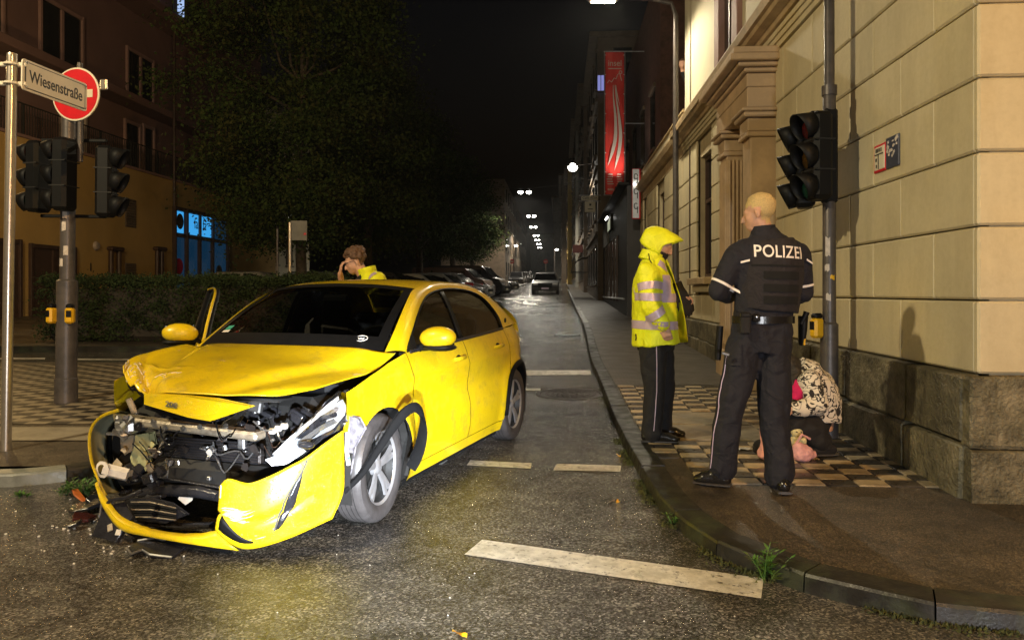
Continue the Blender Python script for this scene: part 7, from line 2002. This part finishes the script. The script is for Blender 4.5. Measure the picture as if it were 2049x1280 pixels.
ring_on(ja, q(1312, 649), (0.02, 0, 1), .068, 'reflective_band', MT['retro'], ja, .5, .004, 70, 0.0, math.pi*2, (0, 1, 0))
ring_on(ja, s1.lerp(e1, .45), e1-s1, .062, 'sleeve_band', MT['retro'], ja, .2, .005)
ring_on(ja, e1.lerp(w1, .38), w1-e1, .062, 'sleeve_band', MT['retro'], ja, .18, .005)
decal(ja, q(1325, 575), (1, 0, 0), (0, 0, 1), .075, .20, ra, 'chest_tape', MT['retro'], ja, 5, 10, .006); decal(ja, q(1331, 597), (1, 0, 0), (0, 0, 1), .14, .06, ra, 'chest_tape', MT['retro'], ja, 10, 4, .007)
decal(ja, q(1322, 533), (1, 0, -.7), (.7, 0, 1), .10, .05, ra, 'shoulder_tape', MT['retro'], ja, 8, 4, .006)
MB().tube([q(1272, 668, -.22), q(1273, 676, -.225), q(1272, 681, -.22)], .006, 5).build('zip_pull', MT['black'], ja)
MB().tube([q(1298, 508, -.12), q(1300, 520, -.16), q(1306, 530, -.20)], .005, 5).build('hood_cord', MT['black'], ja)
gl = thing('gloves', 'pair of black gloves held in front of the yellow rain jacket', 'gloves', og)
m = MB(); hand_parts(m, q(1362, 580, .08), (.45, -.1, -1), (0.3, -1, .2), 1.45, .25, 1); hand_parts(m, q(1358, 578, .12), (.30, .1, -1), (0.3, -1, .2), 1.4, .25, -1); m.tube([q(1352, 565, .1), q(1362, 590, .1)], [(.05, .055), (.05, .06)], 12)
g1 = remesh('glove', m, .009, MT['blackcloth'], gl, 2)

# --- man in a yellow jacket behind the car, hand at his glasses
BY = 7.95; og = V((P(735, 585, BY).x, BY, gz(BY)))
def q(px, py, dy=0.0): return P(px, py, BY+dy)-og
BM_ = thing('person', 'brown haired man in a yellow jacket behind the car, hand at his face', 'person', og)
m = MB(); hs = 1.10
Mh = head_parts(m, q(711, 523), (-.92, -.25, -.32), s=hs)
limb(m, [q(730, 556), q(724, 545), q(718, 532)], [.068, .064, .06])
m.tube([q(744, 760), q(744, 660), q(740, 590), q(735, 556)], [(.12, .16), (.12, .17), (.13, .18), (.08, .10)], 14, side=(1, 0, 0))
s1, e1, w1 = q(738, 563, .20), q(688, 600, .16), q(681, 548, -.02); s2, e2, w2 = q(755, 563, -.20), q(757, 640, -.26), q(730, 690, -.30)
for a, b, c in ((s1, e1, w1), (s2, e2, w2)): limb(m, [a, a.lerp(b, .5), b, b.lerp(c, .5), c], [.052, .05, .044, .040, .030])
hand_parts(m, w1, (.10, -.05, 1), (-1, -.4, .1), 1.08, .75, -1); hand_parts(m, w2, (-.1, 0, -1), (0, -1, 0), 1, .4, 1)
h1, k1, a1 = q(745, 770, .1), q(740, 860, .1), V((.05, .1, .09)); h2, k2, a2 = q(745, 770, -.1), q(748, 860, -.1), V((.08, -.1, .09))
for a, b, c in ((h1, k1, a1), (h2, k2, a2)): limb(m, [a, a.lerp(b, .5), b, b.lerp(c, .5), c, c-V((0, 0, .04))], [.085, .075, .055, .048, .04, .042])
body = remesh('body', m, .008, MT['skin'], BM_, 2); MI = Mh.inverted()
paint(body, [MT['skin'], MT['hair_brown']], lambda c, n: 1 if ((MI @ c).length < .2 and ((MI @ c).z > .05*hs or ((MI @ c).x < -.035 and (MI @ c).z > -.06))) else 0)
m = MB()
rgg = random.Random(3)
for k in range(60):                                       # thick wavy hair
    a = rgg.uniform(0, 6.283); zz = rgg.uniform(-.2, 1); r = math.sqrt(1-zz*zz) if zz < 1 else 0
    p = V((-.02+.095*r*math.cos(a), .082*r*math.sin(a), .045+.088*zz))*hs
    if p.x > .045 and p.z < .085: continue
    if p.z < .03 and p.x > -.03: continue
    m.ball(Mh @ p, rgg.uniform(.020, .032)*hs, 8, 6)
m.ball(Mh @ V((-.02, 0, .06)*1 if False else (-.02, 0, .06)), (.09, .08, .08))
remesh('hair', m, .008, MT['hair_brown'], body, 2, folds(.004, 60, 2))
gm = MB()
for sd in (1, -1):
    gm.tube([Mh @ (V((.098, sd*.032+.024*math.cos(w), .004+.018*math.sin(w)))*hs) for w in np.linspace(0, 6.283, 16)], .0028, 5)
gm.tube([Mh @ (V(p)*hs) for p in ((.1, .008, .006), (.104, 0, .008), (.1, -.008, .006))], .003, 5)
for sd in (1, -1): gm.tube([Mh @ (V(p)*hs) for p in ((.095, sd*.056, .008), (.04, sd*.078, .008), (-.015, sd*.082, .0))], .0028, 5)
gs = gm.build('glasses', MT['black'], None); bpy.data.objects.remove(gs)
gt = thing('glasses', 'thin dark glasses worn by the man behind the car', 'glasses', og); gm.build('frame', MT['black'], gt); gt['label'] = 'thin dark glasses on the brown haired man behind the car'
m = MB()
m.tube([q(744, 770), q(745, 700), q(744, 640), q(743, 580), q(742, 556), q(737, 545)], [(.175, .225), (.17, .22), (.165, .23), (.15, .235), (.11, .17), (.08, .10)], 20, side=(1, 0, 0))
limb(m, [s1, s1.lerp(e1, .5), s1.lerp(e1, .8)], [.095, .09, .085], 14); limb(m, [s2, s2.lerp(e2, .5), e2, e2.lerp(w2, .9)], [.105, .10, .09, .065], 14)
ja = remesh('jacket', m, .0125, MT['hivis'], BM_, 3, folds(.009, 7, 6))
m = MB().tube([q(739, 556), q(733, 536)], [(.10, .11), (.10, .11)], 20, side=(1, 0, 0)); cl_ = m.build('collar', MT['hivis'], ja, 50, solid=.008)
m = MB().tube([q(731, 560), q(724, 550)], [(.085, .09), (.08, .085)], 18, side=(1, 0, 0)); m.build('shirt_collar', MT['navy'], BM_, 50, solid=.005)
decal(ja, q(745, 556, -.2), (1, 0, .8), (-.8, 0, 1), .10, .05, (-.1, 1, -.6), 'shoulder_tape', MT['retro'], ja, 8, 4, .006)
MB().ball(q(764, 562, -.22), (.03, .02, .04)).build('radio', MT['black'], ja, 50)
m = MB(); m.tube([q(744, 740), q(744, 790)], [(.16, .18), (.15, .18)], 16, side=(1, 0, 0))
for a, b, c in ((h1, k1, a1), (h2, k2, a2)): limb(m, [a, a.lerp(b, .45), b, b.lerp(c, .5), c], [.115, .105, .09, .08, .08], 12)
remesh('trousers', m, .014, MT['navy'], BM_, 3)
shoe('shoe', a1*V((1, 1, 0))+V((.05, 0, 0)), a1*V((1, 1, 0))+V((-.2, 0, 0)), MT['leather'], BM_); shoe('shoe', a2*V((1, 1, 0))+V((.05, 0, 0)), a2*V((1, 1, 0))+V((-.2, 0, 0)), MT['leather'], BM_)

# --- person crouching on the pavement in a printed jacket
CY = 5.75; og = V((P(1625, 585, CY).x, CY, gz(CY)+KERB))
def q(px, py, dy=0.0): return P(px, py, CY+dy)-og
CP = thing('person', 'person crouching on the paving in a cream jacket with black brush print', 'person', og+V((-.04, 0, 0)))
m = MB()
Mh = head_parts(m, q(1582, 738, .03), (-.75, -.05, -.65), s=.97)
sho = q(1616, 742); pel = q(1640, 852, .02)
limb(m, [sho, sho.lerp(q(1582, 738, .03), .5), q(1590, 738, .03)], [.06, .055, .052])
m.tube([pel, q(1650, 805), q(1636, 766), sho], [(.13, .16), (.12, .15), (.12, .16), (.07, .10)], 14, side=(1, 0, 0))
s1, e1, w1 = q(1630, 764, -.18), q(1648, 812, -.25), q(1596, 818, -.28); s2, e2, w2 = q(1610, 760, .20), q(1560, 800, .22), q(1543, 850, .1)
for a, b, c in ((s1, e1, w1), (s2, e2, w2)): limb(m, [a, a.lerp(b, .5), b, b.lerp(c, .5), c], [.05, .046, .038, .036, .027])
hand_parts(m, w1, (-.9, .1, -.5), (0, -1, .3), .95, .7, 1); hand_parts(m, w2, (-.3, -.3, -1), (-1, 0, 0), .95, .7, 1)
h1, k1, a1 = q(1636, 858, -.10), q(1600, 842, -.16), V((.06, -.12, .08)); h2, k2, a2 = q(1636, 858, .12), q(1598, 842, .16), V((.06, .14, .08))
for a, b, c in ((h1, k1, a1), (h2, k2, a2)): limb(m, [a, a.lerp(b, .5), b, b.lerp(c, .5), c], [.09, .08, .058, .05, .04])
body = remesh('body', m, .008, MT['skin'], CP, 2)
m = MB(); m.ball(Mh @ V((-.02, 0, .04)), (.105, .09, .10)); m.tube([Mh @ V((-.06, 0, .02)), q(1602, 752, -.05), q(1597, 775, -.12), q(1596, 790, -.14)], [.08, .075, .05, .02], 10); m.tube([Mh @ V((0, .06, .02)), q(1588, 770, -.06), q(1586, 790, -.08)], [.05, .04, .015], 10)
remesh('hair', m, .009, MT['hair_dark'], body, 3, folds(.005, 40, 1))
m = MB(); m.tube([pel+V((0, 0, -.02)), pel+V((-.05, 0, .05))], [(.15, .19), (.14, .18)], 14, side=(1, 0, 0))
for a, b, c in ((h1, k1, a1), (h2, k2, a2)): limb(m, [a, a.lerp(b, .5), b, b.lerp(c, .5), c+V((0, 0, .03))], [.125, .12, .098, .088, .085], 12)
remesh('trousers', m, .012, MT['blackcloth'], CP, 3, folds(.008, 9, 1))
m = MB(); m.tube([q(1652, 838), q(1654, 808), q(1641, 768), q(1624, 742), q(1606, 728)], [(.135, .20), (.14, .20), (.135, .20), (.105, .17), (.07, .10)], 18, side=(1, 0, 0))
limb(m, [s1, s1.lerp(e1, .5), e1, e1.lerp(w1, .5), e1.lerp(w1, .9)], [.088, .080, .074, .064, .050], 14); limb(m, [s2, s2.lerp(e2, .5), e2, e2.lerp(w2, .8)], [.10, .092, .085, .06], 14)
ja = remesh('printed_jacket', m, .010, MT['printed'], CP, 1, folds(.015, 10, 4))
m = MB(); m.tube([q(1610, 765, -.12), q(1606, 785, -.17), q(1602, 800, -.17)], [(.05, .05), (.055, .055), (.04, .04)], 12); remesh('hooded_top', m, .012, MT['magenta'], CP, 3)
shoe('shoe', a1*V((1, 1, 0))+V((.08, 0, 0)), a1*V((1, 1, 0))+V((-.17, -.02, 0)), MT['blackcloth'], CP, .05); shoe('shoe', a2*V((1, 1, 0))+V((.08, 0, 0)), a2*V((1, 1, 0))+V((-.17, .02, 0)), MT['blackcloth'], CP, .05)

# --- bag and soft toys on the paving in front of the crouching person
def ground_at(px, py): return G(px, py, KERB)
b0 = ground_at(1604, 920)
bg = thing('pink_bag', 'soft pink bag slumped on the paving before the crouching person', 'bag', b0)
m = MB(); m.ball((0, 0, .055), (.085, .07, .065), 14, 9); m.ball((.06, .03, .035), (.06, .05, .04)); m.ball((-.03, -.02, .10), (.045, .04, .04))
remesh('sack', m, .009, MT['pink'], bg, 3, folds(.012, 18, 3)); MB().tube([(-.05, -.03, .13), (-.02, -.06, .2), (.05, -.03, .16)], .010, 6).build('strap', MT['pink'], bg, 60)
b1 = ground_at(1595, 912)
def toy(name, label, b, mat, s, ears=True, base=0.0):
    t = thing(name, label, 'soft toy', b+V((0, 0, base)))
    m = MB(); m.ball((0, 0, .06*s), (.05*s, .045*s, .062*s)); m.ball((0, -.01*s, .145*s), (.04*s, .04*s, .038*s))
    for sx in (-1, 1):
        m.ball((sx*.045*s, -.015*s, .085*s), (.018*s, .018*s, .03*s)); m.ball((sx*.03*s, -.03*s, .015*s), (.022*s, .03*s, .02*s))
        if ears: m.ball((sx*.028*s, 0, .183*s), (.015*s, .01*s, .02*s))
    remesh('body', m, .006, MT[mat], t, 3)
    for sx in (-1, 1): MB().ball((sx*.014*s, -.048*s, .15*s), .005*s).build('eye', MT['ink'], t)
    return t
toy('soft_toy', 'small pale yellow soft toy lying against the pink bag', b1+V((-.03, -.06, 0)), 'plush_yellow', 1.15, base=.03)
toy('soft_toy', 'pale blue soft toy behind the pink bag', b1+V((.02, .10, 0)), 'plush_blue', 1.2, base=.04)
t = toy('soft_toy', 'black soft toy lying on the paving left of the officer leg', ground_at(1508, 905), 'blackcloth', .95); t.rotation_euler = (R(70), 0, 0.9); t.location.z += .05
b2 = ground_at(1530, 918)
m = MB(); m.ball((0, 0, .05), (.05, .05, .05)); m.tube([(0, 0, .05), (.01, .02, .16), (.0, .03, .24)], [.045, .035, .02], 10); m.ball((-.02, -.02, .03), (.04, .05, .025))
t = thing('pink_cloth', 'crumpled pink cloth on the paving left of the officer leg', 'cloth', b2); remesh('fabric', m, .008, MT['pink'], t, 3, folds(.012, 22, 3))
b3 = ground_at(1489, 899)
t = thing('paper_tissue', 'small white tissue on the concrete slab by the black toy', 'tissue', b3)
g = np.zeros((8, 8, 3))
for i in range(8):
    for j in range(8): g[i, j] = (-.05+.1*i/7, -.04+.08*j/7, .006+.018*abs(noise.noise((i*.6, j*.6, 0))))
MB().grid(g).build('sheet', MT['white_plastic'], t, 60)
t = thing('fluffy_charm', 'string of cream fluffy balls hanging beside the officer leg', 'charm', og)
for k, (px, py) in enumerate(((1527, 790), (1526, 806), (1528, 822), (1530, 836))):
    m = MB().ball(q(px, py, -.05), (.035, .035, .038), 12, 8); remesh('pom_pom', m, .009, MT['printed'], t, 1, folds(.012, 40, k))
MB().tube([q(1530, 770, -.05), q(1528, 836, -.05)], .006, 5).build('cord', MT['blackcloth'], t)
# ------------------------------------------------------------------ debris and weeds
def shard(name, label, cat, px, py, outline, th, mat, rot, lift=0.0, extra=None):
    b = G(px, py); t = thing(name, label, cat, b)
    t.rotation_euler = rot; t.location.z += lift
    o = MB().prism(outline, th).build('shell', mat, t); md = o.modifiers.new('bevel', 'BEVEL'); md.width = .003; md.segments = 1
    return t
t = shard('plastic_shroud', 'black plastic shroud torn from the car leaning on the bumper corner', 'car debris', 222, 1088, [(-.10, 0), (.06, -.02), (.11, .12), (.03, .19), (-.09, .16)], .03, MT['black_wet'], (R(62), 0, R(-14)), .03)
MB().box((.06, .03, .034), (.03, .03, .006), b=.002).build('label_patch', MT['white_plastic'], t); MB().box((.0, .05, .034), (.03, .04, .006), Matrix.Rotation(.5, 4, 'Z'), b=.002).build('label_patch', MT['beige_metal'], t)
MB().tube([(-.09, .14, .03), (-.03, .19, .06), (.06, .20, .07), (.14, .25, .06)], .012, 7).build('wire_clip', MT['black_wet'], t, 60)
MB().tube([(-.10, .10, .02), (-.09, .17, .05), (-.03, .18, .04)], .008, 6).build('wire_clip', MT['alu'], t, 60)
t = shard('broken_panel', 'jagged black broken panel with pale rim on the asphalt', 'car debris', 318, 1110, [(-.16, .02), (-.12, -.04), (-.08, .02), (-.03, -.05), (.08, -.07), (.13, .07), (.06, .10), (.0, .06), (-.05, .10), (-.13, .09)], .015, MT['black_wet'], (R(10), R(4), R(10)), .012)
MB().tube([(-.16, .02, .016), (-.12, -.04, .016), (-.08, .0, .016), (-.03, -.05, .018), (.08, -.07, .016)], .006, 5).build('rim', MT['steel'], t)
MB().tube([(-.13, .09, .016), (-.05, .1, .03), (.0, .06, .04), (.04, .09, .03)], .006, 5).build('rim', MT['steel'], t)
t = shard('lamp_fragment', 'curved orange lamp fragment beside the weeds', 'car debris', 158, 1000, [(-.07, .02), (-.03, -.01), (.04, -.03), (.08, -.05), (.085, -.02), (.03, .01), (-.05, .05)], .012, MT['orange_glass'], (R(20), R(25), 0), .02)
for k, (px, py, s) in enumerate(((176, 1020, .14), (165, 1045, .10), (195, 1012, .09), (150, 1058, .06))):
    rg_ = random.Random(k); n = 7
    t = shard('plastic_scrap', ['large', 'mid sized', 'small', 'tiny'][k]+' dark scrap of plastic by the left bumper corner', 'car debris', px, py, [(s*rg_.uniform(.5, 1)*math.cos(2*math.pi*i/n), s*rg_.uniform(.5, 1)*math.sin(2*math.pi*i/n)) for i in range(n)], .02, MT['black_wet'] if k != 1 else M_('dark red shard', (.05, .012, .01), .25), (rg_.uniform(-.4, .4), rg_.uniform(-.4, .4), 0), .02)
cr = MB(); rg_ = random.Random(8)
for k in range(120):
    px, py = (rg_.gauss(215, 70), rg_.gauss(1055, 40)) if k < 95 else (rg_.uniform(20, 1500), rg_.uniform(960, 1260))
    if py < 990: continue
    p = G(px, py); s = rg_.uniform(.002, .006) if k < 95 else .0025
    cr.box(p+V((0, 0, s*.6)), (s*2, s*rg_.uniform(1, 2.4), s), Matrix.Rotation(rg_.uniform(0, 3), 4, 'Z') @ Matrix.Rotation(rg_.uniform(-.6, .6), 4, 'X'))
tag(cr.build('glass_crumbs', MT['white_plastic'], None), 'tiny pale crumbs of glass and plastic scattered on the asphalt', 'glass crumbs', kind='stuff')
def weed(base, h, n, label, seed, spread=.10):
    t = thing('weed', label, 'weed', base); rg = random.Random(seed)
    for k in range(n):
        a = rg.uniform(0, 6.283); r = rg.uniform(.2, 1)*spread; L = h*rg.uniform(.55, 1.05)
        p0 = V((rg.uniform(-.03, .03), rg.uniform(-.03, .03), 0)); p1 = p0+V((r*.4*math.cos(a), r*.4*math.sin(a), L*.55)); p2 = p0+V((r*math.cos(a), r*math.sin(a), L))
        st = MB().tube([p0, p1, p2], [.003, .0025, .0012], 4).build('stem', MT['weed'], t)
        vs = []; fs = []
        for j in range(16):
            f = rg.uniform(.15, 1); c = p0.lerp(p1, f*2) if f < .5 else p1.lerp(p2, f*2-1); w = rg.uniform(0, 6.283); d = V((math.cos(w), math.sin(w), rg.uniform(.1, .7))).normalized(); sd = d.cross(V((0, 0, 1))).normalized()*rg.uniform(.004, .008); l_ = rg.uniform(.025, .055)
            i = len(vs); vs += [c, c+d*l_*.5+sd, c+d*l_, c+d*l_*.5-sd]; fs.append((i, i+1, i+2, i+3))
        o = obj('leaves', vs, fs, MT['weed'], t); o['kind'] = 'stuff'
    return t
weed(G(1533, 1160), .17, 12, 'green weed growing from the kerb joint by the white line', 1, .10)
weed(G(1502, 1125), .09, 6, 'small weed shoot left of the larger kerb weed', 2, .07)
weed(G(1350, 1055), .06, 5, 'tiny weed in the gutter at the bend of the kerb', 5, .06)
weed(G(172, 992), .13, 16, 'green weed at the island kerb behind the orange fragment', 3, .16)
weed(G(130, 990), .08, 7, 'small weed on the left side at the island kerb', 4, .08)
weed(G(45, 996), .03, 4, 'tiny weed by the pale island kerbstone', 7, .05)
for k, (px, py) in enumerate(((1238, 912), (1224, 1005), (920, 1270), (1237, 1005))):
    b = G(px, py); g = np.zeros((5, 4, 3)); rg_ = random.Random(k)
    for i in range(5):
        for j in range(4): u = i/4; w = .03*math.sin(math.pi*min(.97, u+.05)); g[i, j] = (-.035+.07*u, -w/2+w*j/3, .008+.008*math.sin(i*1.3+j))
    t = thing('fallen_leaf', ['yellow leaf on the road near the kerb bend', 'small brown leaf in the gutter', 'pale leaf at the bottom edge of the road', 'second brown leaf lying in the gutter'][k], 'leaf', b, rg_.uniform(0, 6)); MB().grid(g).build('blade', MT['btn_yellow'] if k != 1 else MT['stone_brown'], t, 60)
# ------------------------------------------------------------------ rain haze in the lamp light
hz = MB().box((0, 130, 10.3), (300, 324, 25)).build('haze', None)
tag(hz, 'thin rain haze hanging over the street', 'haze', kind='stuff')
hm = bpy.data.materials.new('rain haze'); hm.use_nodes = True; nt = hm.node_tree; nt.nodes.clear()
ho = N(nt, 'ShaderNodeOutputMaterial'); pv = N(nt, 'ShaderNodeVolumePrincipled')
pv.inputs['Color'].default_value = (0.9, 0.92, 0.95, 1); pv.inputs['Density'].default_value = 0.0004; pv.inputs['Anisotropy'].default_value = 0.55
nt.links.new(pv.outputs[0], ho.inputs['Volume']); hz.data.materials.append(hm)
scene.cycles.volume_bounces = 0
